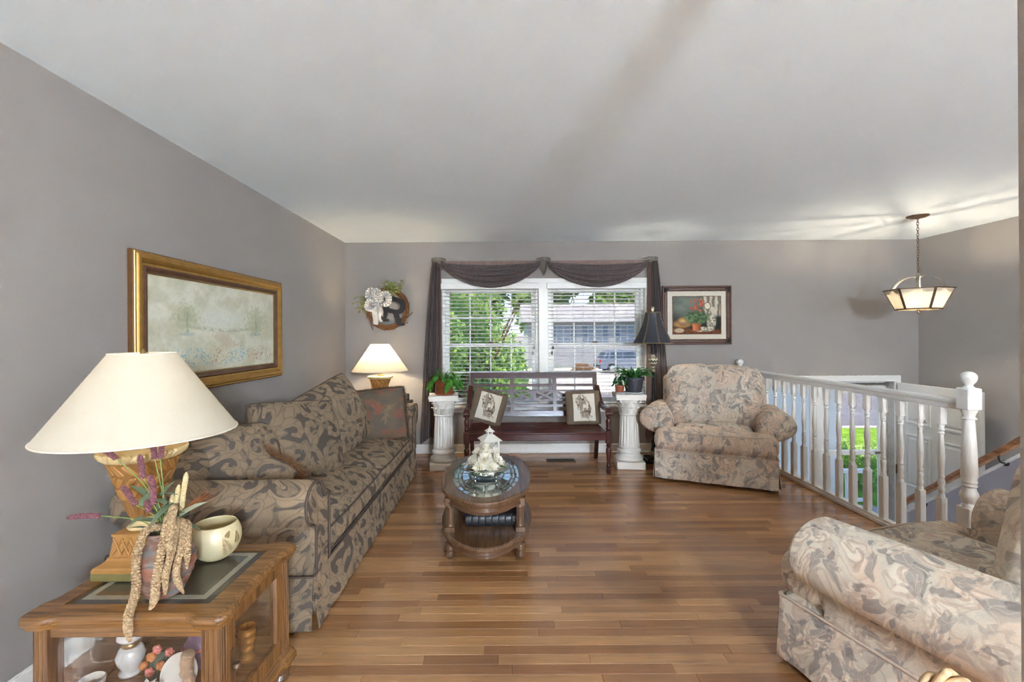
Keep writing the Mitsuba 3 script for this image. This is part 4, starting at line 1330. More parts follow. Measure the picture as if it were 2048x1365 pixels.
def hbar(x0, x1, z0, z1, t=.026):
    q = [np.array([(x, back_at(z) + o, z) for z, o in ((z0, -t / 2), (z1, -t / 2), (z1, t / 2), (z0, t / 2))]) for x in (x0, x1)]
    m = loft(q)
    m.fix_normals()
    return m


part(be, 'top_rail', hbar(BX0, BX1, .885, .945, .036), Mh, 20)
part(be, 'back_bar', hbar(BX0 + .04, BX1 - .04, .793, .820), Mh, 20)
part(be, 'back_bar', hbar(BX0 + .04, BX1 - .04, .575, .603), Mh, 20)
part(be, 'back_bar', hbar(BX0 + .04, BX1 - .04, .478, .535, .032), Mh, 20)
st_x = [BX0 + .04, .083, .553, BX1 - .04]
for X in st_x[1:3]:
    q = [np.array([(X - .02, back_at(z) - .018, z), (X + .02, back_at(z) - .018, z), (X + .02, back_at(z) + .018, z), (X - .02, back_at(z) + .018, z)]) for z in (.50, .90)]
    m = loft(q)
    m.fix_normals()
    part(be, 'stile', m, Mz, 20)


def dbar(xa, za, xb, zb, w=.011):
    d_ = np.array([xb - xa, zb - za])
    d_ = d_ / np.linalg.norm(d_)
    o = np.array([-d_[1], d_[0]]) * w
    P_ = [(xa + o[0], za + o[1]), (xa - o[0], za - o[1]), (xb - o[0], zb - o[1]), (xb + o[0], zb + o[1])]
    q = [np.array([(x, back_at(z) + t_, z) for x, z in P_]) for t_ in (-.011, .011)]
    m = loft(q)
    m.fix_normals()
    return m


for a, b in zip(st_x[:-1], st_x[1:]):
    a, b = a + .015, b - .015
    c, zm_ = (a + b) / 2, .697
    l_ = part(be, 'lattice', cat(hbar(c - .028, c + .028, zm_ - .052, zm_ + .052)), Mh, 20, label='lattice panel of crossing diagonal bars')
    for s in (-1, 1):
        e = a if s < 0 else b
        md = (e + c + s * .028) / 2
        for up in (-1, 1):
            part(l_, 'bar', dbar(e, zm_ + up * .044, md, zm_), Mh, 20)
            part(l_, 'bar', dbar(md, zm_, c + s * .024, zm_ + up * .044), Mh, 20)
    part(be, 'back_bar', hbar(a - .01, b + .01, .738, .756, .02), Mh, 20)
    part(be, 'back_bar', hbar(a - .01, b + .01, .638, .656, .02), Mh, 20)
lp = [(.016, .0006), (.022, .02), (.025, .05), (.018, .062), (.026, .075), (.018, .088), (.016, .11), (.020, .16), (.027, .21), (.028, .235), (.020, .252), (.017, .262), (.026, .275), (.018, .288), (.022, .298)]
up_ = [(.024, .412), (.018, .425), (.028, .44), (.020, .455), (.024, .49), (.027, .52), (.018, .54), (.016, .548), (.025, .560), (.018, .575), (.022, .598)]
for X in (BX0 + .005, BX1 - .005):
    m = cat(lathe(lp, 22), box(-.029, .029, -.029, .029, .296, .414, .004), lathe(up_, 22))
    part(be, 'front_leg', moved(m, (X, BY0 + .012, 0)), Mz, 35)
    P_ = curve([(X, back_at(.79) - .01, .795), (X, BY1 - .10, .70), (X, BY1 - .22, .632), (X, BY0 + .16, .618), (X, BY0 + .05, .628), (X, BY0 - .005, .612), (X, BY0 - .018, .585)], 8)
    t_ = np.gradient(P_, axis=0)
    t_ /= np.linalg.norm(t_, axis=1, keepdims=True)
    N_ = np.cross(t_, [1, 0, 0])
    rg = [P_[i] + np.outer([-.024, .024, .028, .024, -.024, -.028], [1, 0, 0]) + np.outer([-.015, -.015, 0, .015, .015, 0], N_[i]) for i in range(len(P_))]
    m = loft(rg)
    m.fix_normals()
    part(be, 'armrest', cat(m, moved(tube([(X - .03, BY0 + .004, .590), (X + .03, BY0 + .004, .590)], .026, 16))), Mz, 35)


def flower_panel(p, n, uv):
    """Sepia roses printed on ivory."""
    u, v = uv.x, uv.y
    wu, wv = u + .10 * (noise(u * 9, v * 9, 1.0) - .5), v + .10 * (noise(u * 9, v * 9, 5.0) - .5)
    dx, dy, rn = curl(wu * 3.9 + .3, wv * 4.6 + .2)
    r = dr.sqrt(dx * dx + dy * dy) + 1e-3
    a = dr.atan2(dy, dx)
    rose = smoothstep(.46, .38, r + .04 * dr.sin(5 * a))
    swirl = dr.sin(30 * r + 1.5 * a + 2 * dr.sin(3 * a)) * .5 + .5
    lf = smoothstep(.50, .56, noise(u * 21 + 4 * v, v * 13 + 6 * u, 3.0))
    reg = smoothstep(.46, .36, dr.sqrt(dr.square((u - .5 + .26 * (v - .5)) * 1.25) + dr.square((v - .5) * .95)) + .16 * (noise(u * 11, v * 11, 8.0) - .5))
    c = S(230, 222, 204)
    c = mix(c, mix(S(70, 54, 44), S(158, 134, 108), noise(u * 14, v * 14, 2.0)), lf * (1 - rose) * reg)
    c = mix(c, mix(S(206, 190, 164), S(64, 48, 38), smoothstep(.45, .75, swirl) * smoothstep(-.1, .5, .5 - r + .3 * rn)), rose * reg * smoothstep(.25, .3, rn))
    return c * (0.95 + .1 * noise(u * 90, v * 90))


M['flower_panel'] = mat('mat_flower_panel', flower_panel, 0.8, spec=0.2)
M['brown_velvet'] = mat('mat_brown_velvet', plain_paint(S(104, 88, 70), 0.10, 18), 0.85, sheen=0.5, spec=0.2)
for lab, at, yaw, roll, lean_, sd in (('brown pillow with an ivory flower panel leaning askew at the left end of the bench', (-.175, 4.80, .605), .10, .30, .22, 21), ('brown pillow with an ivory flower panel upright at the right end of the bench', (.83, 4.81, .59), -.05, -.03, .2, 22)):
    p_ = thing('bench_pillow', lab, 'pillow', 'flower panel pillows on the bench')
    part(p_, 'cover', stand(pillow(.375, .365, .13, sd, 24, .04, .01), yaw, lean_, roll, at), M['brown_velvet'], True)
    g_ = np.linspace(-1, 1, 22)
    U_, V_ = np.meshgrid(g_, g_, indexing='ij')
    pu, pv = U_ * .62 + .03, V_ * .80
    Y_ = -.065 * (np.clip(1 - pu ** 2, 0, 1) * np.clip(1 - pv ** 2, 0, 1)) ** .38 - .0085
    X_ = pu * .375 / 2 * (1 - .04 * (1 - pv ** 2))
    Z_ = pv * .365 / 2 * (1 - .04 * (1 - pu ** 2))
    m = trimesh.Trimesh(np.stack([X_, Y_, Z_], -1).reshape(-1, 3), grid_faces(22, 22), process=False)
    part(p_, 'flower_panel', stand(m, yaw, lean_, roll, at), M['flower_panel'], True, uv=np.stack([(U_ + 1) / 2, (V_ + 1) / 2], -1).reshape(-1, 2), label='ivory panel printed with sepia roses')

# ================================================================ pedestals
def pedestal(label, x, y, rot):
    t = thing('pedestal', label, 'pedestal', 'white fluted column pedestals beside the bench', (x, y, 0), rot)
    part(t, 'plinth', box(-.142, .142, -.142, .142, .0006, .075, .006), M['plaster'])
    part(t, 'base', lathe([(0, .074), (.134, .075), (.140, .092), (.136, .112), (.122, .124), (.112, .130), (.106, .142), (.108, .150), (.120, .158), (.124, .172), (.118, .186), (.104, .194), (.102, .204), (.108, .212), (.104, .222), (0, .223)], 48), M['plaster'], True)
    k = 160
    a = np.arange(k) * 2 * np.pi / k
    fl_ = np.maximum(np.cos(18 * a), -.25)
    rg = []
    for z, am in ((.220, 0), (.236, .3), (.25, 1), (.36, 1), (.50, 1), (.522, .3), (.536, 0)):
        r0 = .106 - .016 * (z - .22) / .32
        rr = r0 - .007 * am * (fl_ + .25)
        rg.append(np.stack([rr * np.cos(a), rr * np.sin(a), np.full(k, z)], 1))
    part(t, 'shaft', loft(rg), M['plaster'], 50)
    part(t, 'necking', lathe([(0, .533), (.094, .534), (.101, .540), (.101, .548), (.092, .553), (0, .554)], 48), M['plaster'], True)
    # capital: a bell set with rows of curling leaves
    part(t, 'bell', lathe([(0, .551), (.088, .552), (.090, .60), (.098, .65), (.116, .690), (.122, .700), (0, .701)], 48), M['plaster'], True)
    for row, (n_, z0, h_, r0, w_) in enumerate(((8, .553, .070, .091, .060), (8, .585, .085, .093, .062), (8, .640, .062, .103, .050))):
        for i_ in range(n_):
            b_ = 2 * math.pi * (i_ + .5 * (row % 2)) / n_
            s_ = np.linspace(0, 1, 9)
            cw = np.linspace(-1, 1, 9)
            out = .004 + .010 * s_ + .030 * np.clip(s_ - .62, 0, 1) ** 1.2 * 2
            zz_ = z0 + h_ * np.sin(np.clip(s_, 0, 1) * 1.9) / math.sin(1.57)
            wv_ = w_ / 2 * (.75 + .4 * np.sin(np.pi * s_ ** .8)) * (1 - .55 * s_ ** 4)
            P_ = np.zeros((9, 9, 3))
            for q_ in range(9):
                rr = r0 + .010 * (zz_[q_] - z0) / h_ + out[q_] - .007 * cw ** 2 + .003 * np.cos(cw * 9 + s_[q_] * 9)
                th = b_ + cw * wv_[q_] / .1 * (1 + .10 * math.sin(s_[q_] * 16))
                P_[q_, :, 0], P_[q_, :, 1], P_[q_, :, 2] = rr * np.cos(th), rr * np.sin(th), zz_[q_] - .004 * np.abs(cw)
            f_ = grid_faces(9, 9)
            in_ = P_.copy()
            in_[..., :2] *= .93
            V_ = np.vstack([P_.reshape(-1, 3), in_.reshape(-1, 3)])
            rim = np.array([i for i in range(9)] + [9 * i + 8 for i in range(1, 9)] + [72 + i for i in range(7, -1, -1)] + [9 * i for i in range(7, 0, -1)])
            nx_ = np.roll(rim, -1)
            side = np.vstack([np.stack([rim, nx_, nx_ + 81], 1), np.stack([rim, nx_ + 81, rim + 81], 1)])
            m = trimesh.Trimesh(V_, np.vstack([f_, f_[:, ::-1] + 81, side]), process=False)
            m.fix_normals()
            part(t, 'acanthus_leaf', m, M['plaster'], 50)
    for q_ in range(4):
        b_ = math.pi / 4 + q_ * HP
        tt = np.linspace(0, 4.2, 26)
        rr = .022 * (1 - tt / 5.2)
        sp = np.stack([(.135 - .01 + rr * np.sin(tt)) * math.cos(b_), (.135 - .01 + rr * np.sin(tt)) * math.sin(b_), .690 - rr * np.cos(tt) + .0], 1)
        part(t, 'volute', tube(sp, np.linspace(.011, .006, 26), 8), M['plaster'], True)
    g = sg.box(-.145, -.145, .145, .145)
    for s_ in range(4):
        c_ = sa.rotate(sg.Point(0, -.62).buffer(.492, 64), 90 * s_, origin=(0, 0))
        g = g.difference(c_)
    part(t, 'abacus', cat(extrude(g, .022, .700), extrude(g.buffer(.006, 3), .032, .721)), M['plaster'], 30)
    return t


pedestal('white column pedestal left of the bench carrying the brown plant pot', -.628, 4.70, .12)
pedestal('white column pedestal right of the bench carrying two plant pots', 1.285, 4.70, -.10)
PZ = .7535


def pot(r0, r1, h, wall=.006):
    return lathe([(0, 0), (r0 * .96, 0), (r0, .004), (r0 + (r1 - r0) * .80, h * .80), (r1 * 1.04, h * .82), (r1 * 1.05, h - .004), (r1 * 1.03, h), (r1 * .94, h), (r1 * .90, h * .86), (0, h * .84)], 40)


def leaves(n, seed, z0, spread, lmin, lmax, wr, droop, bend, stem=True, tilt0=.3):
    r = random.Random(seed)
    L, St = [], []
    for i_ in range(n):
        yaw = r.uniform(0, 2 * math.pi)
        out = spread * math.sqrt(r.random())
        up = r.uniform(.02, .13) * (1 - .5 * out / spread) + .02
        tip = np.array([out * math.cos(yaw), out * math.sin(yaw), z0 + up - droop * (out / spread) ** 2])
        l_ = r.uniform(lmin, lmax)
        pitch = tilt0 + r.uniform(-.5, .4) - .9 * (out / spread)
        L.append(turn(blade(l_, l_ * wr, bend), yaw + r.uniform(-.5, .5), pitch, tip, r.uniform(-.4, .4)))
        if stem:
            St.append(tube(curve([(tip[0] * .1, tip[1] * .1, z0 - .02), (tip[0] * .5, tip[1] * .5, z0 + up * .9 + .01), tuple(tip)], 3), .0018, 4))
    return L, St


pp = thing('potted_plant', 'trailing green plant in a brown glazed pot on the left pedestal', 'potted plant', None, (-.615, 4.68, PZ))
part(pp, 'saucer', lathe([(0, .0006), (.088, .0006), (.104, .018), (.101, .020), (.084, .008), (0, .008)], 36), M['terracotta'], True)
part(pp, 'pot', moved(pot(.082, .098, .145), (0, 0, .008)), M['brown_glaze'], 35)
part(pp, 'soil', lathe([(0, .128), (.085, .128), (.04, .138), (0, .14)], 24), M['soil'], True)
Ls, Ss = leaves(34, 4, .145, .17, .075, .12, .50, .10, .45)
part(pp, 'stems', cat(Ss), M['leaf'], True, kind='stuff')
for l_ in Ls:
    part(pp, 'leaf', l_, M['leaf'], True)
pp = thing('potted_plant', 'bushy dark green cactus plant in a black pot on the right pedestal', 'potted plant', None, (1.325, 4.665, PZ))
part(pp, 'saucer', lathe([(0, .0006), (.088, .0006), (.098, .022), (.095, .023), (.085, .005), (0, .005)], 36), mat('mat_clear_plastic', S(196, 200, 198), 0.08, spec=1.0), True, label='clear plastic saucer')
part(pp, 'pot', moved(pot(.076, .104, .165), (0, 0, .006)), M['black_satin'], 35)
part(pp, 'soil', lathe([(0, .148), (.093, .148), (.04, .155), (0, .157)], 24), M['soil'], True)
r = random.Random(8)
seg_ = []
for i_ in range(70):
    yaw = r.uniform(0, 2 * math.pi)
    p_ = np.array([.04 * math.cos(yaw), .04 * math.sin(yaw), .155])
    el = r.uniform(.75, 1.35)
    for s_ in range(r.choice((3, 4, 4, 5))):
        l_ = r.uniform(.038, .055)
        d_ = np.array([math.cos(yaw) * math.cos(el), math.sin(yaw) * math.cos(el), math.sin(el)])
        seg_.append(turn(blade(l_ * 1.15, .024, .12, 5), yaw, el, p_, r.uniform(-.7, .7)))
        p_ = p_ + d_ * l_
        el -= r.uniform(.28, .55)
        yaw += r.uniform(-.25, .25)
for l_ in seg_[:230]:
    part(pp, 'leaf', l_, M['leaf_dark'], True)
part(pp, 'leaf_segments', cat(seg_[230:]), M['leaf_dark'], True, kind='stuff')
pp = thing('potted_plant', 'small leafy plant in a little terracotta pot on the right pedestal', 'potted plant', None, (1.185, 4.665, PZ))
part(pp, 'saucer', lathe([(0, .0006), (.045, .0006), (.056, .018), (.053, .019), (.042, .005), (0, .005)], 28), 'mat_clear_plastic', True, label='clear plastic saucer')
part(pp, 'pot', moved(pot(.036, .047, .085), (0, 0, .005)), M['terracotta'], 35)
part(pp, 'soil', lathe([(0, .076), (.041, .076), (.02, .08), (0, .081)], 20), M['soil'], True)
Ls, Ss = leaves(36, 9, .082, .075, .03, .05, .6, .03, .3)
part(pp, 'stems', cat(Ss), M['leaf_dark'], True, kind='stuff')
for l_ in Ls:
    part(pp, 'leaf', l_, M['leaf_dark'], True)

# ================================================================ floor lamp
def chevron(p, n, uv):
    a = uv.x * 10
    t_ = uv.y * 5.0 + dr.abs(a - dr.floor(a) - .5)
    s_ = t_ - dr.floor(t_)
    return mix(S(40, 34, 30), S(214, 202, 168), smoothstep(.42, .48, s_) * smoothstep(.98, .92, s_))


M['chevron'] = mat('mat_chevron', chevron, 0.35)


def lathe_uv(profile, seg=48, at=(0, 0, 0)):
    m = lathe(profile, seg, at)
    v = np.asarray(m.vertices) - np.asarray(at)
    a = np.arctan2(v[:, 1], v[:, 0]) / (2 * np.pi) + .5
    z = v[:, 2]
    # split the seam by doubling every face's vertices
    f = np.asarray(m.faces)
    V, A = np.asarray(m.vertices)[f].reshape(-1, 3), a[f].copy()
    d = A.max(1) - A.min(1) > .5
    A[d] = np.where(A[d] < .5, A[d] + 1, A[d])
    Z = z[f].reshape(-1)
    zz_ = (Z - z.min()) / (z.max() - z.min())
    n_ = np.asarray(m.vertex_normals)[f].reshape(-1, 3)
    return trimesh.Trimesh(V, np.arange(len(V)).reshape(-1, 3), process=False), np.stack([A.reshape(-1), zz_], 1), n_


fl_ = thing('floor_lamp', 'black floor lamp with a bell shade and chevron ball beside the armchair', 'floor lamp', None, (1.590, 4.86, 0))
w = .105
part(fl_, 'base', cat(box(-w, w, -w, w, .0006, .022, .004), loft([np.array([(-h_, -h_, z), (h_, -h_, z), (h_, h_, z), (-h_, h_, z)]) for h_, z in ((.085, .021), (.082, .045), (.070, .058), (.062, .060))])), M['black'], 20)
for k in range(4):
    a_ = np.linspace(-.07, .07, 11)
    zig = tube(np.stack([a_, np.full(11, -.0845), .033 + .008 * np.where(np.arange(11) % 2, 1, -1)], 1), .003, 4)
    part(fl_, 'zigzag', tilt(zig, rz=k * HP), mat('mat_zigzag', S(206, 194, 158), .4) if k == 0 else 'mat_zigzag', True, label='cream zigzag line')
mm, uvv, nn = lathe_uv([(0, .06), (.040, .06), (.048, .085), (.036, .11), (.022, .12), (0, .121)])
part(fl_, 'lower_ball', mm, M['chevron'], False, uv=uvv)
part(fl_, 'pole', lathe([(.0, .12), (.030, .121), (.020, .16), (.016, .20), (.022, .215), (.014, .23), (.014, .46), (.026, .47), (.030, .482), (.026, .494), (.014, .505), (.014, .93), (.022, .94), (.014, .955), (.0, .956)], 24), M['black'], 35)
mm, uvv, nn = lathe_uv([(0, .955), (.016, .956), (.024, .985), (.018, 1.01), (.020, 1.03), (.040, 1.055), (.050, 1.08), (.048, 1.105), (.030, 1.125), (.018, 1.135), (.022, 1.155), (0, 1.156)])
part(fl_, 'chevron_ball', mm, M['chevron'], False, uv=uvv, label='black and cream chevron ball')
part(fl_, 'neck', lathe([(0, 1.155), (.034, 1.158), (.036, 1.166), (.018, 1.17), (.018, 1.27), (.012, 1.275), (.012, 1.40), (0, 1.41)], 20), M['black'], 35)
k = 96
a = np.arange(k) * 2 * np.pi / k
pan = 8
rg, rgi = [], []
for f in np.linspace(0, 1, 14):
    z = 1.268 + .325 * f
    r0 = .083 + .127 * (1 - f) ** 1.55
    sc_ = 1 - .035 * np.abs(np.sin(pan / 2 * a))
    rg.append(np.stack([r0 * sc_ * np.cos(a), r0 * sc_ * np.sin(a), np.full(k, z)], 1))
    rgi.append(np.stack([(r0 * sc_ - .003) * np.cos(a), (r0 * sc_ - .003) * np.sin(a), np.full(k, z)], 1))
part(fl_, 'shade', loft(rg + rgi[::-1], cap=False), M['black_satin'], 40, label='black bell shade')
ribs = []
for q_ in range(pan):
    i_ = int(k * q_ / pan)
    P_ = np.array([r_[i_] * np.array([1.006, 1.006, 1]) for r_ in rg])
    off = np.array([-math.sin(a[i_]), math.cos(a[i_]), 0]) * .004
    ribs += [tube(P_ + off, .0016, 5), tube(P_ - off, .0016, 5)]
for r_ in (rg[0], rg[-1]):
    ribs.append(tube(r_[::2], .003, 5, True))
M['piping_gold'] = mat('mat_piping_gold', S(150, 124, 84), .6)
part(fl_, 'shade_piping', cat(ribs), M['piping_gold'], True, label='tan piping along the seams and rims of the shade')
part(fl_, 'bulb', lathe([(.008, 1.408), (.013, 1.415), (.026, 1.445), (.028, 1.462), (.022, 1.482), (.010, 1.492), (0, 1.494)], 20), M['white'], True, emitter={'type': 'area', 'sampling_weight': 1.2, 'radiance': {'type': 'rgb', 'value': [FLOOR_LAMP, FLOOR_LAMP * .92, FLOOR_LAMP * .80]}})
mm, uvv, nn = lathe_uv([(0, 1.60), (.010, 1.60), (.008, 1.612), (.018, 1.628), (.020, 1.642), (.014, 1.656), (0, 1.66)], 32)
part(fl_, 'finial', mm, M['chevron'], False, uv=uvv)
part(fl_, 'spider', cat(*[tube([(0, 0, 1.588), (.081 * math.cos(q_), .081 * math.sin(q_), 1.590)], .002, 5) for q_ in (.2, 2.3, 4.4)], tube([(0, 0, 1.40), (0, 0, 1.602)], .003, 6)), M['brass'])
# ================================================================ pictures, wreath, pendant
def frame_ring(w, h, prof):
    """Mitred moulding round a w x h opening; prof: (out from the opening, forward), closed section. Stands in xz facing -y."""
    rg = []
    for sx, sz in ((-1, -1), (1, -1), (1, 1), (-1, 1), (-1, -1)):
        rg.append(np.array([(sx * (w / 2 + o), -f, sz * (h / 2 + o)) for o, f in prof]))
    m = loft(rg, cap=False)
    m.merge_vertices()
    m.fix_normals()
    return m


def sheet(w, h, y, nx=2, ny=2, t=.004):
    m = box(-w / 2, w / 2, y, y + t, -h / 2, h / 2)
    v = np.asarray(m.vertices)
    return m, np.stack([v[:, 0] / w + .5, v[:, 2] / h + .5], 1)


def landscape(p, n, uv):
    u, v = uv.x, uv.y
    a, b = u * 3.0, v * 1.6
    f = fbm(a * 4, b * 4, 1.0, 4)
    st_ = fbm(a * 26, b * 26, 2.0, 2)
    c = mix(S(208, 204, 176), S(226, 223, 200), smoothstep(.3, .7, f))
    glow = smoothstep(.34, .05, dr.sqrt(dr.square((u - .5) * 1.1) + dr.square((v - .60) * 1.5)))
    c = mix(c, S(226, 226, 208), glow * .9)
    hill = smoothstep(.04, .0, dr.abs(v - .485 - .02 * dr.sin(u * 9))) * smoothstep(.45, .2, dr.abs(u - .5))
    c = mix(c, S(176, 178, 140), hill * smoothstep(.35, .6, st_) * .8)
    for tx, sc_ in ((.235, 1.0), (.80, 1.25)):
        d_ = dr.sqrt(dr.square((u - tx) * 2.4 / sc_) + dr.square((v - .60) * 1.35 / sc_))
        c = mix(c, S(172, 176, 132), smoothstep(.26, .08, d_ + .16 * (st_ - .5)) * .60)
        tr_ = smoothstep(.009, .002, dr.abs(u - tx - .006 * (noise(v * 22, tx) - .5)) + .010 * (st_ - .45)) * smoothstep(.40, .45, v) * smoothstep(.72, .6, v)
        c = mix(c, S(140, 160, 146), tr_ * .6)
        c = mix(c, S(150, 168, 160), smoothstep(.10, .02, dr.sqrt(dr.square((u - tx) * 1.3) + dr.square((v - .42) * 3))) * .5)
    pth = smoothstep(.10, .03, dr.abs((u - .56) - .9 * (v - .30) * dr.sin(v * 13)) + .05 * (st_ - .5)) * smoothstep(.48, .40, v) * smoothstep(.22, .30, v)
    c = mix(c, S(206, 192, 166), pth * .7)
    fl = smoothstep(.30, .20, v + .10 * (f - .5)) * smoothstep(.03, .10, v)
    dots = smoothstep(.56, .66, noise(u * 150, v * 84, 5.0))
    hue = noise(u * 9, v * 6, 7.0)
    cc = mix(S(120, 168, 178), mix(S(184, 130, 100), S(196, 176, 120), smoothstep(.4, .6, noise(u * 40, v * 30, 4.0))), smoothstep(.42, .58, hue + .22 * (u - .55)))
    c = mix(c, cc, fl * dots * .6)
    return c * (.93 + .14 * st_)


def picture(name, label, cat_, at, rot, w, h, profs, art, mats):
    """profs: list of (part name, section, material); the opening is w x h."""
    t = thing(name, label, cat_, None, at, rot)
    for nm, pf, mt in profs:
        part(t, nm, frame_ring(w, h, pf), mt, 25)
    m, uvs = sheet(w, h, -.010)
    scene_key = part(t, 'canvas' if len(mats) < 2 else 'print', m, mats[0], False, uv=uvs)
    return t


M['landscape'] = mat('mat_landscape', landscape, 0.55)
M['dark_wood'] = mat('mat_dark_wood', plain_paint(S(74, 46, 30), 0.2, 30), 0.4)
pw, ph = 1.475 - .20, .742 - .20
picture('painting', 'pale misty landscape painting in a wide gold frame on the left wall', 'painting', (XL + .001, 2.953, 1.42), HP, pw, ph,
        [('frame', [(.030, .0), (.10, .0), (.10, .026), (.096, .032), (.088, .032), (.085, .036), (.080, .040), (.066, .040), (.054, .033), (.044, .024), (.034, .022), (.030, .020)], M['gold']),
         ('frame_edge', [(.0985, .0), (.1035, .0), (.1035, .024), (.0985, .028)], M['gold_dark']),
         ('inner_frame', [(-.004, .004), (.032, .004), (.032, .026), (.024, .030), (.018, .026), (.008, .016), (-.004, .014)], M['dark_wood']),
         ('fillet', [(-.006, .009), (.003, .009), (.003, .017), (-.006, .013)], M['brass'])], None, [M['landscape']])


def ell(u, v, cx, cy, rx, ry, soft=.06):
    d_ = dr.sqrt(dr.square((u - cx) / rx) + dr.square((v - cy) / ry))
    return smoothstep(1 + soft, 1 - soft, d_), d_


def still_life(p, n, uv):
    """Hat, red flowers in a clay pot, cloth and a patterned vase on a table."""
    u, v = uv.x, uv.y
    nz = noise(u * 30, v * 24, 2.0)
    fb = fbm(u * 6, v * 6, 1.0, 3)
    c = mix(S(38, 40, 36), S(122, 130, 116), smoothstep(.60, .05, dr.sqrt(dr.square(u - .30) + dr.square(v - .80))) * (.6 + .6 * fb))
    fold = dr.sin(u * 55 + 4 * fb) * .5 + .5
    dra = smoothstep(.60, .66, u + .05 * dr.sin(v * 9)) * smoothstep(.42, .55, v)
    c = mix(c, mix(S(120, 104, 84), S(222, 212, 190), fold), dra * .9)
    c = mix(c, S(92, 54, 34) if False else mix(S(70, 40, 26), S(116, 70, 44), nz), smoothstep(.19, .15, v + .05 * u))
    m, d_ = ell(u, v, .80, .36, .10, .27)
    c = mix(c, mix(S(146, 138, 116), S(214, 206, 184), smoothstep(.45, .55, noise(u * 34, v * 28, 6.0))) * (1.1 - .5 * d_), m)
    m, d_ = ell(u, v, .84, .62, .045, .10)
    c = mix(c, S(206, 196, 172), m)
    m, d_ = ell(u, v, .72, .74, .075, .10)
    c = mix(c, mix(S(225, 218, 196), S(110, 88, 60), smoothstep(.75, .85, d_)), m)
    m, d_ = ell(u, v, .20, .27, .21, .115)
    c = mix(c, mix(S(190, 150, 96), S(96, 66, 38), smoothstep(.2, 1.1, d_ + .07 * dr.sin(d_ * 46))), m)
    m, d_ = ell(u, v, .22, .34, .125, .12)
    c = mix(c, mix(S(206, 168, 112), S(120, 82, 50), smoothstep(.1, 1.1, d_)), m)
    m, d_ = ell(u, v, .22, .285, .125, .030)
    c = mix(c, S(150, 120, 96), m)
    m, d_ = ell(u, v, .64, .13, .20, .065, .2)
    c = mix(c, mix(S(150, 140, 120), S(234, 226, 204), smoothstep(.35, .65, fbm(u * 16, v * 16, 3.0, 2))), m * smoothstep(.40, .55, u + .25 * nz))
    m, d_ = ell(u, v, .14, .10, .10, .06, .2)
    c = mix(c, S(214, 190, 160), m * .8)
    pot_ = smoothstep(.105, .098, dr.abs(u - .50) * (1.25 - 1.0 * (v - .10))) * smoothstep(.085, .095, v) * smoothstep(.31, .30, v)
    c = mix(c, mix(S(206, 122, 78), S(120, 58, 34), smoothstep(.44, .60, u)), pot_)
    m, d_ = ell(u, v, .50, .44, .25, .17, .25)
    lf = smoothstep(.40, .52, noise(u * 22, v * 17, 9.0))
    c = mix(c, mix(S(34, 52, 34), S(112, 136, 92), noise(u * 26, v * 22, 4.0)), m * smoothstep(.2, .35, nz + .6 * (1 - d_)))
    for cx, cy, rx, ry in ((.42, .76, .09, .13), (.54, .74, .12, .15), (.48, .84, .10, .10), (.60, .80, .06, .10)):
        m, d_ = ell(u, v, cx, cy, rx, ry, .35)
        c = mix(c, mix(S(122, 40, 32), S(214, 128, 96), noise(u * 40, v * 14, cx * 9)), m * smoothstep(.35, .52, noise(u * 26, v * 16, cy * 5)))
    return c


M['still_life'] = mat('mat_still_life', still_life, 0.7, spec=.15)
M['mat_board'] = mat('mat_mat_board', S(222, 214, 196), 0.7)
qw, qh = .562, .440
t = picture('framed_print', 'still life print of red flowers and straw hat in a dark frame beside the windows', 'framed picture', (2.222, YB - .001, 1.578), 0, qw, qh,
            [('mat_board', [(-.002, .006), (.062, .006), (.062, .010), (-.002, .0115)], M['mat_board']),
             ('mat_fillet', [(-.005, .006), (.001, .006), (.001, .0125), (-.005, .0125)], M['gold_dark']),
             ('frame', [(.056, .0), (.118, .0), (.118, .018), (.112, .026), (.100, .026), (.092, .018), (.076, .016), (.066, .018), (.060, .014), (.056, .014)], M['dark_wood'])], None, [M['still_life'], 0])
for sx in (-1, 1):
    for sz in (-1, 1):
        c_ = cat(*[tube(curve([(sx * (qw / 2 + .085 + o * .03), -.024, sz * (qh / 2 + .10 - .03 * k)), (sx * (qw / 2 + .088), -.030, sz * (qh / 2 + .085)), (sx * (qw / 2 + .10 - .03 * k), -.024, sz * (qh / 2 + .085 + o * .03))], 4), .005, 5) for o in (-.4, .4) for k in (0, 1, 2)])
        part(t, 'corner_ornament', c_, M['black'], True)

wr_ = thing('wreath', 'twig wreath with a black letter, chevron bow and greenery above the far lamp', 'wreath', None, (-1.33, YB - .002, 1.672), 0)
r = random.Random(12)
M['twig'] = mat('mat_twig', plain_paint(S(118, 78, 44), 0.35, 40), 0.8)
tw, rare = [], []
for k in range(90):
    a0 = r.uniform(0, 2 * math.pi)
    ln = r.uniform(1.2, 3.2)
    t_ = np.linspace(a0, a0 + ln, 22)
    ph = r.uniform(0, 6.28)
    rad = .215 + r.uniform(-.022, .022) + .010 * np.sin(3 * t_ + ph)
    yy = -.035 + r.uniform(-.022, .02) + .010 * np.cos(3 * t_ + ph)
    P_ = np.stack([rad * np.cos(t_), yy, rad * np.sin(t_)], 1)
    if r.random() < .35:
        P_[-4:] += np.linspace(0, 1, 4)[:, None] * np.array([math.cos(t_[-1]), -.2, math.sin(t_[-1])]) * r.uniform(.02, .06)
    tw.append(tube(P_, r.uniform(.0022, .0045), 5))
part(wr_, 'twigs', cat(tw), M['twig'], True, kind='stuff')
M['green_pale'] = thin('mat_leaf_pale', lambda p, n, uv: mix(S(110, 128, 62), S(190, 190, 120), noise(p.x * 60, p.y * 60, p.z * 60)), .4, .5)
lv = []
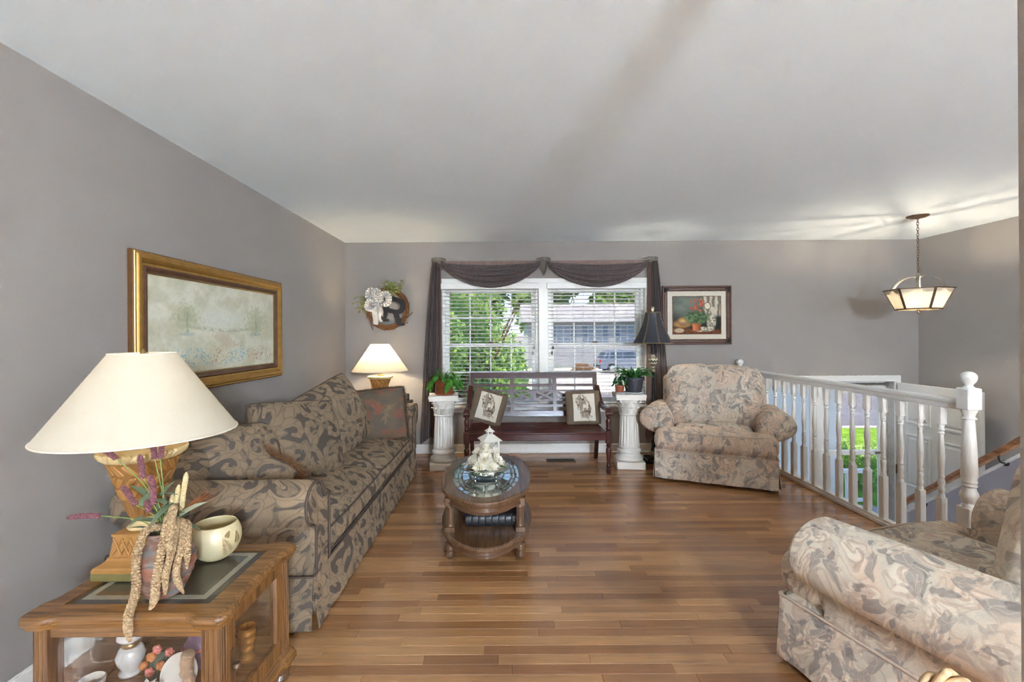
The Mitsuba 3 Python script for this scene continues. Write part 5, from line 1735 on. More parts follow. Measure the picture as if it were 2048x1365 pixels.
for k in range(420):
    if k % 2:
        a_ = r.gauss(2.85, .22)
    else:
        a_ = r.gauss(1.32, .20)
    rr = .235 + r.gauss(0, .035)
    P_ = np.array([rr * math.cos(a_), -.06 + r.uniform(-.04, .03), rr * math.sin(a_)])
    lv.append(turn(blade(r.uniform(.022, .042), .018, .3, 4), r.uniform(0, 6.28), r.uniform(-1.2, 1.2), P_, r.uniform(-1, 1)))
sp = []
for a_, ln in ((2.75, .15), (2.95, .17), (3.1, .12), (1.05, .13), (.95, .11), (1.5, .08)):
    p0 = np.array([.24 * math.cos(a_), -.06, .24 * math.sin(a_)])
    dirn = np.array([math.cos(a_ + .1), 0, math.sin(a_ + .1)])
    c_ = curve([p0, p0 + dirn * ln * .5 + [0, -.01, .02], p0 + dirn * ln], 6)
    sp.append(tube(c_, .0014, 4))
    for q_ in c_[3:]:
        for _ in range(2):
            lv.append(turn(blade(.020, .010, .2, 4), r.uniform(0, 6.28), r.uniform(-1, 1), q_))
part(wr_, 'greenery', cat(lv), 'mat_leaf_pale', True, kind='stuff')
part(wr_, 'sprigs', cat(sp), 'mat_leaf_pale', True, kind='stuff')
L_ = meshkit.text_mesh('R', .285, .012, bold=True)
L_.apply_translation(-L_.bounds.mean(0) * [1, 1, 0])
L_.apply_scale([1.15, 1, 1])
# slab feet of the letter
feet = cat(box(-.128, -.035, -.1425, -.112, 0, .012, .002), box(-.128, -.05, .112, .1425, 0, .012, .002), box(.055, .145, -.1425, -.115, 0, .012, .002))
L_ = upright(cat(L_, feet))
L_.apply_transform(trimesh.transformations.rotation_matrix(.24, [0, 1, 0]))
L_.apply_translation([.085, -.075, -.02])
part(wr_, 'letter', L_, M['black'], False, label='black wooden capital letter R')


def chev_cloth(p, n, uv):
    a_ = uv.x * 5
    t_ = uv.y * 16 + 1.2 * dr.abs(a_ - dr.floor(a_) - .5)
    s_ = t_ - dr.floor(t_)
    return mix(S(60, 58, 58), S(236, 234, 230), smoothstep(.36, .46, s_) * smoothstep(1.0, .92, s_))


M['chevron_cloth'] = mat('mat_chevron_cloth', chev_cloth, .7)


def ribbon(P_, width, twist=0.0, n=24):
    c_ = curve(P_, n // (len(P_) - 1))
    t_ = np.gradient(c_, axis=0)
    t_ /= np.linalg.norm(t_, axis=1, keepdims=True)
    s_ = np.linspace(0, 1, len(c_))
    b_ = np.cross(t_, [0, -1, 0])
    b_ /= np.linalg.norm(b_, axis=1, keepdims=True) + 1e-9
    nn_ = np.cross(t_, b_)
    k = 7
    rows_ = []
    for i in range(k):
        u_ = (i / (k - 1) - .5)
        wv = width * (.45 + .55 * np.clip(np.minimum(s_, 1 - s_ if twist >= 0 else 1) * 5, 0, 1))
        rows_.append(c_ + b_ * (u_ * wv)[:, None] + nn_ * (.012 * np.sin(u_ * 6 + s_ * 5))[:, None])
    R = np.array(rows_)
    uv_ = np.stack([np.repeat(np.linspace(0, 1, k), len(c_)), np.tile(s_, k)], 1)
    return trimesh.Trimesh(R.reshape(-1, 3), grid_faces(k, len(c_)), process=False), uv_


bows = [([(-.12, -.08, .06), (-.19, -.13, .13), (-.16, -.15, .20), (-.12, -.12, .14), (-.11, -.08, .06)], .075, 1), ([(-.11, -.08, .06), (-.05, -.13, .14), (.03, -.15, .15), (.02, -.13, .06), (-.10, -.09, .05)], .075, 1),
        ([(-.11, -.08, .06), (-.10, -.14, .15), (-.08, -.16, .19), (-.06, -.12, .10), (-.10, -.09, .05)], .07, 1), ([(-.11, -.08, .05), (-.18, -.14, .07), (-.20, -.14, .01), (-.15, -.12, .0), (-.11, -.09, .05)], .07, 1),
        ([(-.11, -.09, .05), (-.13, -.10, -.04), (-.125, -.085, -.12), (-.14, -.08, -.18)], .065, -1), ([(-.10, -.09, .05), (-.06, -.11, -.03), (-.07, -.09, -.10), (-.055, -.08, -.15)], .06, -1)]
for k, (P_, w_, tws) in enumerate(bows):
    m, uvs = ribbon(P_, w_, tws)
    part(wr_, 'bow_loop' if tws > 0 else 'bow_tail', m, M['chevron_cloth'], True, uv=uvs, label='black and white chevron ribbon')

# ---------------------------------------------------------------- pendant of the entry
px_, py_ = 3.825, 4.20
pe = thing('pendant_light', 'hexagonal bronze and glass pendant light hanging on a chain over the stair well', 'pendant light', None, (px_, py_, 0), 0)
part(pe, 'canopy', lathe([(0, H - .030), (.012, H - .030), (.02, H - .022), (.055, H - .018), (.080, H - .008), (.084, H - .0006), (0, H - .0006)], 36), M['bronze'], 35)
ch = []
zc, k = H - .034, 0
tt = np.linspace(0, 2 * np.pi, 14, endpoint=False)
while zc > 1.915:
    l_ = tube(np.stack([.0085 * np.cos(tt), 0 * tt, .0165 * np.sin(tt) + zc - .012], 1), .0022, 5, True)
    part(pe, 'chain_link', tilt(l_, rz=HP * (k % 2) + .4), M['bronze'], True)
    zc -= .0255
    k += 1
part(pe, 'hub', lathe([(0, 1.868), (.028, 1.872), (.034, 1.882), (.022, 1.890), (.016, 1.900), (.010, 1.912), (0, 1.915)], 24), M['pewter'], True)
RT, RB, ZT, ZB_ = .245, .165, 1.760, 1.578
hx_ = lambda r_, z, a_: np.array([r_ * math.cos(a_), r_ * math.sin(a_), z])
ang = [math.radians(30 + 60 * k - 14) for k in range(6)]
for k in range(6):
    a0, a1 = ang[k], ang[(k + 1) % 6]
    A, B, C_, D_ = hx_(RB, ZB_, a0), hx_(RB, ZB_, a1), hx_(RT, ZT, a1), hx_(RT, ZT, a0)
    nrm = np.cross(B - A, D_ - A)
    nrm /= np.linalg.norm(nrm)
    if nrm @ (A + B) < 0:
        nrm = -nrm
    pm = trimesh.Trimesh(np.array([A, B, C_, D_]), [[0, 1, 2], [0, 2, 3]], process=False)
    part(pe, 'pane', pm, 'mat_pendant_glass', False, label='pale amber glass panel')

    def rib_(p0, p1, w_=.009, t_=.004):
        d_ = (p1 - p0) / np.linalg.norm(p1 - p0)
        o_ = (p0 + p1) / 2 * [1, 1, 0]
        o_ = o_ / np.linalg.norm(o_)
        s_ = np.cross(d_, o_)
        q_ = [p + a_ * s_ * w_ + b_ * o_ * t_ for p in (p0, p1) for a_, b_ in ((-1, -1), (1, -1), (1, 1), (-1, 1))]
        return hull(q_)

    part(pe, 'frame_bar', rib_(A + nrm * 0, D_), M['bronze'], False)
    part(pe, 'bottom_rim', rib_(A, B, .006, .004), M['bronze'], False)
    part(pe, 'top_rim', rib_(D_, C_, .004, .010), M['bronze'], False)
    # scalloped border under the rim
    s_ = np.linspace(0, 1, 25)
    dep = .22 - .14 * np.exp(-((s_ - .5) / .17) ** 4) + 0 * s_
    up = [D_ + (C_ - D_) * x + nrm * .002 for x in s_]
    dn = [(D_ + (C_ - D_) * x) * (1 - d_) + (A + (B - A) * x) * d_ + nrm * .002 for x, d_ in zip(s_, dep)]
    V_ = np.array(up + dn)
    V_ = np.vstack([V_, V_ + nrm * .0015])
    f_ = grid_faces(2, 25)
    part(pe, 'scalloped_border', trimesh.Trimesh(V_, np.vstack([f_, f_[:, ::-1] + 50]), process=False), M['bronze'], False)
    am = (a0 + a1) / 2
    P_ = curve([hx_(.028, 1.880, am), hx_(.10, 1.872, am), hx_(.165, 1.835, am), hx_(.200, 1.790, am), hx_(.214, ZT, am)], 6)
    t_ = np.array([-math.sin(am), math.cos(am), 0])
    up_v = np.array([0, 0, 1])
    rg = [np.array([p + t_ * a_ * .013 + np.array([math.cos(am), math.sin(am), .6]) * b_ * .0016 for a_, b_ in ((-1, -1), (1, -1), (1, 1), (-1, 1))]) for p in P_]
    m = loft(rg)
    m.fix_normals()
    part(pe, 'arched_rib', m, M['pewter'], 30)
part(pe, 'bottom_finial', cat(lathe([(0, 1.535), (.008, 1.540), (.011, 1.550), (.006, 1.558), (.012, 1.568), (.014, 1.576), (0, 1.58)], 18), tube([(0, 0, 1.575), (0, 0, 1.875)], .005, 8)), M['bronze'], True)
for k in range(3):
    a_ = 2.1 * k + .3
    arm_ = hx_(.075, 1.62, a_)
    part(pe, 'socket', cat(tube(curve([(0, 0, 1.60), hx_(.04, 1.595, a_), hx_(.075, 1.605, a_)], 5), .004, 6), lathe([(0, 1.602), (.012, 1.602), (.013, 1.645), (0, 1.646)], 14, (arm_[0], arm_[1], 0))), M['bronze'], 35)
    part(pe, 'bulb', lathe([(.008, 1.646), (.014, 1.652), (.019, 1.666), (.017, 1.684), (.009, 1.704), (0, 1.718)], 16, (arm_[0], arm_[1], 0)), M['white'], True, emitter={'type': 'area', 'radiance': {'type': 'rgb', 'value': [PENDANT, PENDANT * .85, PENDANT * .66]}})
# ================================================================ outside
GZ = -1.40
def ground(name, x0, x1, y0, y1, z, m, fn=None):
    setting(name)
    put(name, box(x0, x1, y0, y1, z - .3, z), m)


M['grass'] = mat('mat_grass', lambda p, n, uv: mix(S(58, 98, 24), S(122, 158, 56), fbm(p.x * 5, p.y * 5, 1.0, 3)) * (.7 + .6 * noise(p.x * 60, p.y * 60)), .9, spec=.1)
M['asphalt'] = mat('mat_asphalt', lambda p, n, uv: mi.Color3f(S(98, 100, 110)) * (.8 + .3 * fbm(p.x * 2, p.y * 2, 1.0, 3)), .85, spec=.2)
M['far_white'] = mat('mat_far_white', S(170, 172, 178), .6)
M['concrete'] = mat('mat_concrete', plain_paint(S(160, 158, 156), .06, 2), .85, spec=.2)
M['siding'] = mat('mat_siding', lambda p, n, uv: mi.Color3f(S(150, 154, 162)) * (.96 + .05 * noise(p.x * .6, p.z * 5)), .7, spec=.2)
M['roof'] = mat('mat_roof', lambda p, n, uv: mi.Color3f(S(140, 141, 146)) * (.85 + .25 * noise(p.x * 4, p.y * 9)), .85, spec=.2)
M['car_paint'] = mat('mat_car_paint', S(112, 122, 142), .25, metal=.4, coat=1)
M['car_dark'] = mat('mat_car_dark', S(52, 62, 84), .25, metal=.3, coat=1)
M['car_glass'] = mat('mat_car_glass', S(46, 58, 74), .06, coat=1)
M['tire'] = mat('mat_tire', S(34, 34, 36), .8)
M['window_far'] = mat('mat_window_far', S(88, 104, 126), .08, coat=1)
M['shutter'] = mat('mat_shutter', S(96, 112, 132), .6)
M['bark'] = mat('mat_bark', plain_paint(S(92, 74, 58), .25, 9), .9, spec=.1)
thin('mat_tree_leaf', lambda p, n, uv: mix(S(120, 168, 80), S(186, 214, 136), noise(p.x * 3, p.y * 3, p.z * 3)), .75, .6)
thin('mat_tree_leaf_far', lambda p, n, uv: mix(S(74, 112, 56), S(136, 170, 96), noise(p.x * .8, p.y * .8, p.z * .8)), .5, .6)
ground('lawn', -30, 40, 5.6, 13.3, GZ, M['grass'])
ground('own_driveway', -9, 2.7, 6.0, 13.2, GZ + .02, M['concrete'])  # added pale slab, out of view, bouncing sunlight through the windows onto the ceiling
ground('road', -60, 70, 13.3, 21.5, GZ - .05, M['asphalt'])
setting('kerb')
put('kerb', cat(box(-60, 70, 13.2, 13.45, GZ - .2, GZ + .02), box(-60, 70, 21.4, 21.65, GZ - .2, GZ + .06)), M['concrete'])
ground('far_lawn', -60, 70, 21.6, 90, GZ + .0, M['grass'])
ground('driveway', 1.0, 16, 21.6, 37.6, GZ + .02, M['concrete'])
ground('walkway', 3.2, 5.2, 6.9, 13.2, GZ + .02, M['concrete'])
setting('porch')
put('porch', cat(box(2.6, 5.6, YB + .15, 6.95, GZ - .05, FZ - .03, .01)), M['concrete'])
setting('foundation')
put('foundation', box(XL - .15, DX0 - .1, YB + .10, YB + .16, -2.6, -.35), M['concrete'])
# porch rail and post
pr_ = thing('porch_railing', 'white porch railing outside the storm door', 'railing')
part(pr_, 'rail', box(3.3, 5.5, 6.80, 6.87, -.74, -.68, .008), M['white'])
part(pr_, 'rail', box(3.3, 5.5, 6.81, 6.86, -1.17, -1.12, .006), M['white'])
bpl = mikit.ply(box(-.018, .018, 6.817, 6.853, -1.121, -.739, .003), M['white'], False)
for k in range(16):
    repeat(pr_, 'baluster', bpl, T().translate([3.38 + .135 * k, 0, 0]))
part(pr_, 'post', box(4.72, 4.82, 6.785, 6.885, FZ - .029, -.60, .006), M['white'])
pp_ = thing('porch_post', 'white square porch post left of the storm door view', 'post')
part(pp_, 'shaft', box(4.62, 4.76, 6.50, 6.64, FZ - .029, 2.05, .008), M['white'])
part(pp_, 'base', box(4.60, 4.78, 6.48, 6.66, FZ - .029, FZ + .12, .01), M['white'])


def foliage(n, center, radii, seed, size, clumps=14, flat=.5):
    """Leaves gathered in clumps, each a bent pair of triangles."""
    r = np.random.default_rng(seed)
    d = r.normal(size=(clumps, 3))
    d /= np.linalg.norm(d, axis=1, keepdims=True)
    cc = d * r.uniform(.25, .85, (clumps, 1)) * radii
    k = r.integers(0, clumps, n)
    q = r.normal(size=(n, 3))
    q = q / np.linalg.norm(q, axis=1, keepdims=True) * r.uniform(.5, 1.0, (n, 1)) * np.asarray(radii) * r.uniform(.30, .48, clumps)[k][:, None]
    P_ = np.asarray(center) + cc[k] + q
    a = r.normal(size=(n, 3))
    a /= np.linalg.norm(a, axis=1, keepdims=True)
    b = np.cross(a, r.normal(size=(n, 3)))
    b /= np.linalg.norm(b, axis=1, keepdims=True)
    s = size * r.uniform(.6, 1.3, (n, 1))
    V = np.stack([P_ - a * s, P_ + b * s * .5, P_ + a * s, P_ - b * s * .5], 1).reshape(-1, 3)
    i = np.arange(n) * 4
    F = np.vstack([np.stack([i, i + 1, i + 2], 1), np.stack([i, i + 2, i + 3], 1)])
    return trimesh.Trimesh(V, F, process=False)


def tree(label, x, y, h, radii, n, seed, size, m, name='tree', cz=None, group=None):
    t = thing(name, label, 'tree', group)
    cz = cz if cz is not None else GZ + h - radii[2]
    part(t, 'foliage', foliage(n, (x, y, cz), radii, seed, size), m, False, kind='stuff')
    tr_ = [tube(curve([(x, y, GZ - .05), (x + .1, y, (GZ + cz) / 2), (x, y + .1, cz)], 5), np.linspace(.03 * h, .015 * h, 11), 8)]
    r = random.Random(seed)
    for k in range(5):
        a = r.uniform(0, 6.28)
        z0 = cz - radii[2] * r.uniform(.2, .8)
        tr_.append(tube(curve([(x, y, z0), (x + .4 * radii[0] * math.cos(a), y + .4 * radii[1] * math.sin(a), z0 + .3 * radii[2]), (x + .75 * radii[0] * math.cos(a), y + .75 * radii[1] * math.sin(a), z0 + .8 * radii[2])], 4), np.linspace(.010 * h, .003 * h, 9), 6))
    part(t, 'trunk', cat(tr_), M['bark'], True)
    return t


tree('light green maple tree close outside the left window', -1.15, 11.2, 5.6, (2.1, 1.5, 2.8), 30000, 5, .075, 'mat_tree_leaf')
tree('round green tree across the road left of the white house', -3.6, 27, 7.5, (3.4, 3.0, 3.4), 6000, 6, .28, 'mat_tree_leaf_far')
for k, (x, y, h, rx) in enumerate(((-13, 50, 12, 4.2), (-4, 57, 13, 4.3), (5, 53, 12, 4.2), (14, 57, 13, 4.2), (23, 53, 12, 4.2), (-24, 48, 12, 5), (34, 56, 14, 5.5))):
    tree(['tall tree far left behind the road', 'tall tree behind the dark parked car', 'tall tree behind the left half of the white house', 'tall tree behind the middle of the white house', 'tall tree behind the right end of the white house', 'outermost tall tree on the left across the road', 'outermost tall tree on the right across the road'][k], x, y, h, (rx, 4.5, h * .42), 3500, 20 + k, .55, 'mat_tree_leaf_far', group='trees behind the house across the road')
for k, (x, y, rx, rz) in enumerate(((5.15, 7.9, .75, .42), (6.4, 8.3, .6, .5))):
    sh_ = thing('shrub', ['leafy green shrub behind the porch railing', 'green shrub beside the walkway right of the porch'][k], 'shrub', 'shrubs by the porch')
    part(sh_, 'foliage', foliage(2600, (x, y, GZ + rz * .95), (rx, .6, rz), 40 + k, .045, 10), 'mat_tree_leaf', False, kind='stuff')
    part(sh_, 'stems', cat(*[tube([(x, y, GZ - .02), (x + .3 * math.cos(a), y + .2 * math.sin(a), GZ + rz)], .012, 5) for a in (0, 1.3, 2.6, 4, 5.2)]), M['bark'], True)
# house across the road
ho = thing('house', 'white clapboard house with blue grey shutters across the road', 'house')
hx0, hx1, hy, hz1 = 2.0, 17.0, 38.0, 2.45
wl_ = part(ho, 'wall', box(hx0, hx1, hy, hy + 8, GZ - .02, hz1), M['siding'])
lap = [box(hx0 - .01, hx1 + .01, hy - .018, hy + .001, GZ + .2 + .18 * k, GZ + .2 + .18 * k + .03) for k in range(20)]
part(wl_, 'clapboard_edges', cat(lap), M['siding'], False, kind='stuff')
rfp = np.array([(hx0 - .5, hy - .6, hz1 - .02), (hx1 + .5, hy - .6, hz1 - .02), (hx1 + .5, hy + 4, hz1 + 1.55), (hx0 - .5, hy + 4, hz1 + 1.55), (hx1 + .5, hy + 8.6, hz1 - .02), (hx0 - .5, hy + 8.6, hz1 - .02)])
part(ho, 'roof', hull(np.vstack([rfp, rfp + [0, 0, .18]])), M['roof'], False)
part(ho, 'fascia', box(hx0 - .5, hx1 + .5, hy - .66, hy - .58, hz1 - .06, hz1 + .16), M['far_white'])
for X in (4.95, 7.6, 10.3, 13.4):
    w_ = part(ho, 'window', cat(box(X - .62, X + .62, hy - .06, hy - .0, .62 - .0, 2.12, .01)), M['far_white'])
    for sx in (-.30, .30):
        for zz in (1.0, 1.74):
            part(w_, 'pane', box(X + sx - .26, X + sx + .26, hy - .075, hy - .055, zz - .33, zz + .33), M['window_far'])
    for sx in (-1, 1):
        part(ho, 'shutter', cat(box(X + sx * .86 - .2, X + sx * .86 + .2, hy - .05, hy, .60, 2.14, .01), *[box(X + sx * .86 - .15, X + sx * .86 + .15, hy - .062, hy - .045, .68 + .1 * k, .72 + .1 * k) for k in range(14)]), M['shutter'])
part(ho, 'garage_door', cat(*[box(14.6, 16.8, hy - .05, hy, GZ + .05 + .5 * k, GZ + .53 + .5 * k, .02) for k in range(4)]), M['far_white'])


def car(label, at, rot, paint):
    t = thing('car', label, 'car', None, at, rot)
    # side profile in x (length), z; front at +x
    pf = sg.Polygon([(-2.2, .32), (-2.24, .62), (-2.18, .92), (-2.02, 1.02), (-1.75, 1.48), (-1.5, 1.60), (-.3, 1.66), (.35, 1.58), (1.02, 1.06), (1.75, .96), (2.1, .82), (2.2, .58), (2.18, .32)]).buffer(.06).buffer(-.06)
    for cx in (-1.35, 1.38):
        pf = pf.difference(sg.Point(cx, .33).buffer(.40))
    rings = []
    low = upright(extrude(pf.intersection(sg.box(-3, 0, 3, 1.02)), 1.78))
    low.apply_translation([0, .89, 0])
    cab = pf.intersection(sg.box(-3, 1.0, 3, 3))
    c_ = upright(extrude(cab, 1.78))
    c_.apply_translation([0, .89, 0])
    v = np.asarray(c_.vertices)
    v[:, 1] *= 1 - .25 * np.clip((v[:, 2] - 1.0) / .65, 0, 1)
    c_.vertices = v
    part(t, 'body', cat(low, c_), paint, 30)
    for s in (-1, 1):
        for a in ([(-1.55, 1.08), (-1.42, 1.48), (-.62, 1.54), (-.66, 1.08)], [(-.58, 1.08), (-.54, 1.54), (.16, 1.50), (.60, 1.08)], [(-1.92, 1.10), (-1.66, 1.46), (-1.56, 1.46), (-1.66, 1.10)]):
            q = np.array([(x, s * (.893 * (1 - .25 * (z - 1.0) / .65) + .004), z) for x, z in a])
            part(t, 'side_window', hull(np.vstack([q, q + [0, s * .006, 0]])), M['car_glass'], False)
        for cx in (-1.35, 1.38):
            wm = lathe([(0, -.11), (.33, -.11), (.345, -.08), (.345, .08), (.33, .11), (0, .11)], 28)
            wm.apply_transform(trimesh.transformations.rotation_matrix(HP, [1, 0, 0]))
            wh = part(t, 'wheel', moved(wm, (cx, s * .80, .345)), M['tire'], 35)
            rim = lathe([(0, -.012), (.05, -.016), (.20, -.004), (.225, .002), (.225, .01), (0, .01)], 24)
            rim.apply_transform(trimesh.transformations.rotation_matrix(HP * s, [1, 0, 0]))
            part(wh, 'rim', moved(rim, (cx, s * .915, .345)), M['chrome'], 35)
        part(t, 'tail_light', box(-2.26, -2.16, min(s * .62, s * .88), max(s * .62, s * .88), .74, .98, .02), mat('mat_tail_light', S(160, 30, 30), .2) if s < 0 else 'mat_tail_light', False, label='red tail light')
        part(t, 'headlight', box(2.02, 2.17, min(s * .6, s * .86), max(s * .6, s * .86), .66, .80, .02), M['chrome'], False)
    q = np.array([(-1.99, -.68, 1.08), (-1.99, .68, 1.08), (-1.80, .56, 1.46), (-1.80, -.56, 1.46)])
    part(t, 'rear_window', hull(np.vstack([q, q - [.02, 0, 0]])), M['car_glass'], False)
    q = np.array([(1.0, -.68, 1.08), (1.0, .68, 1.08), (.42, .58, 1.55), (.42, -.58, 1.55)])
    part(t, 'windscreen', hull(np.vstack([q, q + [.03, 0, .01]])), M['car_glass'], False)
    part(t, 'bumper', cat(box(-2.3, -2.16, -.86, .86, .34, .56, .03), box(2.12, 2.26, -.86, .86, .30, .52, .03)), M['tire'])
    return t


car('grey blue car parked on the driveway of the white house', (8.95, 33.0, GZ + .021), .05, M['car_paint'])
car('dark blue car parked beyond the left end of the white house', (.75, 46.0, GZ + .001), 1.25, M['car_dark'])
lg = thing('log_stack', 'low stack of brown firewood on the driveway behind the grey car', 'firewood')
for k in range(16):
    r_, c_ = k // 6, k % 6
    part(lg, 'log', tube([(5.0 + .24 * c_ + .12 * r_, 32.6, GZ + .14 + .21 * r_), (5.0 + .24 * c_ + .12 * r_, 33.5, GZ + .14 + .21 * r_)], .117, 9), mat('mat_log', plain_paint(S(104, 78, 54), .2, 4), .8) if k == 0 else 'mat_log', 40)
# ================================================================ on the coffee table
TY = 3.03
tr_ = thing('silver_tray', 'silver footed tray with a scalloped rim on the coffee table', 'tray', None, (-.125, TY, CZ + .002))
k = 160
a = np.arange(k) * 2 * np.pi / k
sup = lambda rx, ry, p_=3.2: np.stack([rx * np.sign(np.cos(a)) * np.abs(np.cos(a)) ** (2 / p_), ry * np.sign(np.sin(a)) * np.abs(np.sin(a)) ** (2 / p_)], 1)
rg = []
for f, z, sc_ in ((.05, .012, 0), (.60, .012, 0), (.66, .016, 0), (.74, .038, 0), (.80, .046, 0), (.94, .050, .010), (1.0, .054, .035), (.985, .060, .035), (.93, .055, .010), (.80, .051, 0), (.72, .040, 0), (.64, .020, 0), (.05, .017, 0)):
    q = sup(.152 * f, .112 * f) * (1 + sc_ * np.abs(np.sin(11 * a)))[:, None]
    rg.append(np.column_stack([q, z + (.006 * np.abs(np.sin(11 * a)) if sc_ > .02 else 0 * a)]))
part(tr_, 'dish', loft(rg), M['silver'], True)
for sx in (-1, 1):
    for sy in (-1, 1):
        part(tr_, 'foot', lathe([(.008, .0006), (.011, .004), (.007, .010), (.012, .016), (0, .018)], 14, (sx * .068, sy * .05, 0)), M['silver'], True)
bq = []
for q in range(44):
    b_ = 2 * np.pi * q / 44
    p_ = np.array([.149 * np.sign(math.cos(b_)) * abs(math.cos(b_)) ** (2 / 3.2), .109 * np.sign(math.sin(b_)) * abs(math.sin(b_)) ** (2 / 3.2), .058])
    bq.append(moved(trimesh.creation.icosphere(1, .0062 if q % 2 else .0045), p_))
part(tr_, 'rim_beads', cat(bq), M['silver'], True, kind='stuff')

fa = thing('flower_arrangement', 'mound of white chrysanthemums in the silver tray on the coffee table', 'flowers', None, (-.125, TY, CZ + .020))
r = random.Random(6)
pots = [(0, 0, .150, .062), (-.075, -.03, .072, .058), (.068, -.035, .074, .058), (-.005, -.062, .085, .062), (-.055, .035, .108, .055), (.055, .04, .110, .055), (-.105, .01, .046, .048), (.10, .01, .048, .048), (-.045, -.085, .040, .050), (.045, -.085, .042, .050), (0, .07, .10, .052), (.0, -.01, .115, .055)]
for x, y, z, R in pots:
    x, y, z, R = x * .86, y * .86, z * .92 + .012, R * .98
    d = np.array([x, y, .75 * z])
    d = d / np.linalg.norm(d)
    up = np.array([0, 0, 1.0])
    ax = np.cross(up, d)
    an = math.acos(np.clip(up @ d, -1, 1))
    Rm = trimesh.transformations.rotation_matrix(an, ax) if np.linalg.norm(ax) > 1e-6 else np.eye(4)
    pt = []
    for ring, (n_, el, ln) in enumerate(((10, 1.3, .62), (16, 1.05, .80), (20, .78, .95), (24, .5, 1.0), (24, .2, 1.0), (22, -.1, 1.0))):
        for q in range(n_):
            b_ = blade(R * ln * r.uniform(.9, 1.08), R * .29, -.25 + .5 * (ring > 3), 5)
            v = np.asarray(b_.vertices)
            v[:, 2] += .22 * np.abs(v[:, 1])
            b_.vertices = v
            pt.append(turn(b_, 2 * math.pi * (q + .5 * ring) / n_ + r.uniform(-.1, .1), el, (0, 0, 0)))
    m = cat(pt)
    m.apply_transform(Rm)
    fw = part(fa, 'flower', moved(m, (x, y, z)), M['petal'], True)
    hd = trimesh.creation.icosphere(2, R * .22)
    part(fw, 'heart', moved(hd, np.array([x, y, z]) + d * R * .12), mat('mat_flower_heart', S(222, 206, 130), .8) if 'mat_flower_heart' not in scene else 'mat_flower_heart', True)
for k in range(26):
    yaw = r.uniform(0, 6.28)
    rr = r.uniform(.04, .10)
    part(fa, 'leaf', turn(blade(r.uniform(.04, .065), .028, .4), yaw, r.uniform(-.2, .6), (rr * math.cos(yaw), rr * .75 * math.sin(yaw), r.uniform(.02, .11) * (1.4 - rr * 8))), M['leaf_dark'], True)
part(fa, 'foam', lathe([(0, .0), (.06, .0), (.06, .03), (.03, .07), (0, .08)], 24), M['leaf_dark'], True)

ln = thing('lantern', 'small white metal lantern with a pagoda roof behind the flowers on the coffee table', 'lantern', None, (-.112, 3.42, CZ + .0006), .35)
Wl = M['lantern']
w = .052
part(ln, 'base', cat(box(-w - .006, w + .006, -w - .006, w + .006, .0, .014, .003), box(-w, w, -w, w, .013, .024, .002)), Wl)
for sx in (-1, 1):
    for sy in (-1, 1):
        part(ln, 'corner_post', box(sx * w - .006, sx * w + .006, sy * w - .006, sy * w + .006, .023, .150, .002), Wl)
for k_ in range(4):
    fr = []
    for b_ in range(3):
        for c_ in range(4):
            t_ = np.linspace(0, 2 * np.pi, 12, endpoint=False)
            cx, cz = -.030 + .030 * b_, .045 + .028 * c_
            fr.append(tube(np.stack([cx + .013 * np.cos(t_) * (1 + .3 * np.cos(2 * t_)), 0 * t_ - w, cz + .012 * np.sin(t_)], 1), .0016, 4, True))
    fr.append(box(-w + .005, w - .005, -w - .002, -w + .002, .140, .150))
    part(ln, 'fretwork', tilt(cat(fr), rz=k_ * HP), Wl, 40)
sqr = lambda h_, z: np.array([(-h_, -h_, z), (h_, -h_, z), (h_, h_, z), (-h_, h_, z)])
part(ln, 'roof', loft([sqr(h_, z) for h_, z in ((.060, .148), (.074, .149), (.074, .153), (.050, .172), (.026, .190), (.022, .192), (.0, .193))]), Wl, 15)
part(ln, 'cupola', cat(*[box(sx * .017 - .003, sx * .017 + .003, sy * .017 - .003, sy * .017 + .003, .190, .214) for sx in (-1, 1) for sy in (-1, 1)], loft([sqr(h_, z) for h_, z in ((.020, .212), (.031, .213), (.031, .216), (.012, .232), (.004, .240), (0, .241))]), lathe([(.0, .238), (.006, .243), (.004, .252), (0, .256)], 12)), Wl, 15)
part(ln, 'candle', lathe([(0, .024), (.022, .024), (.022, .085), (.018, .088), (0, .087)], 20), M['petal'], 35)

bk_ = thing('photo_album', 'thick black bound book with a ribbed spine on the lower shelf of the coffee table', 'book', None, (-.085, 2.945, .1666), .02)
BL = mat('mat_black_leather', plain_paint(S(24, 24, 26), .2, 60), .38)
part(bk_, 'cover', cat(box(-.165, .165, -.10, .135, 0, .005, .001), box(-.165, .165, -.10, .135, .073, .078, .001)), BL)
sp = []
sc2 = np.linspace(-HP, HP, 9)
for k_ in range(8):
    x0 = -.165 + .33 * k_ / 8
    sec = np.array([(-.098 - .024 * math.cos(q), .039 + .039 * math.sin(q)) for q in sc2] + [(-.092, .078), (-.092, 0)])
    rr_ = []
    for x, s_ in ((.0012, .90), (.005, 1.0), (.33 / 8 - .005, 1.0), (.33 / 8 - .0012, .90)):
        e = sec.copy()
        e[:, 0] = -.092 + (e[:, 0] + .092) * s_
        rr_.append(np.column_stack([np.full(len(e), x0 + x), e]))
    m = loft(rr_)
    m.fix_normals()
    part(bk_, 'spine_band', m, BL, 35)
part(bk_, 'spine', box(-.1645, .1645, -.105, -.092, .002, .076), BL)
part(bk_, 'pages', box(-.160, .160, -.092, .130, .0052, .0728), mat('mat_pages', S(206, 196, 172), .8))

# ================================================================ on the display table
vs = thing('vase', 'rough terracotta vase with dried flower stalks on the glass-topped end table', 'vase', None, (-1.105, 1.478, EZ + .0008))


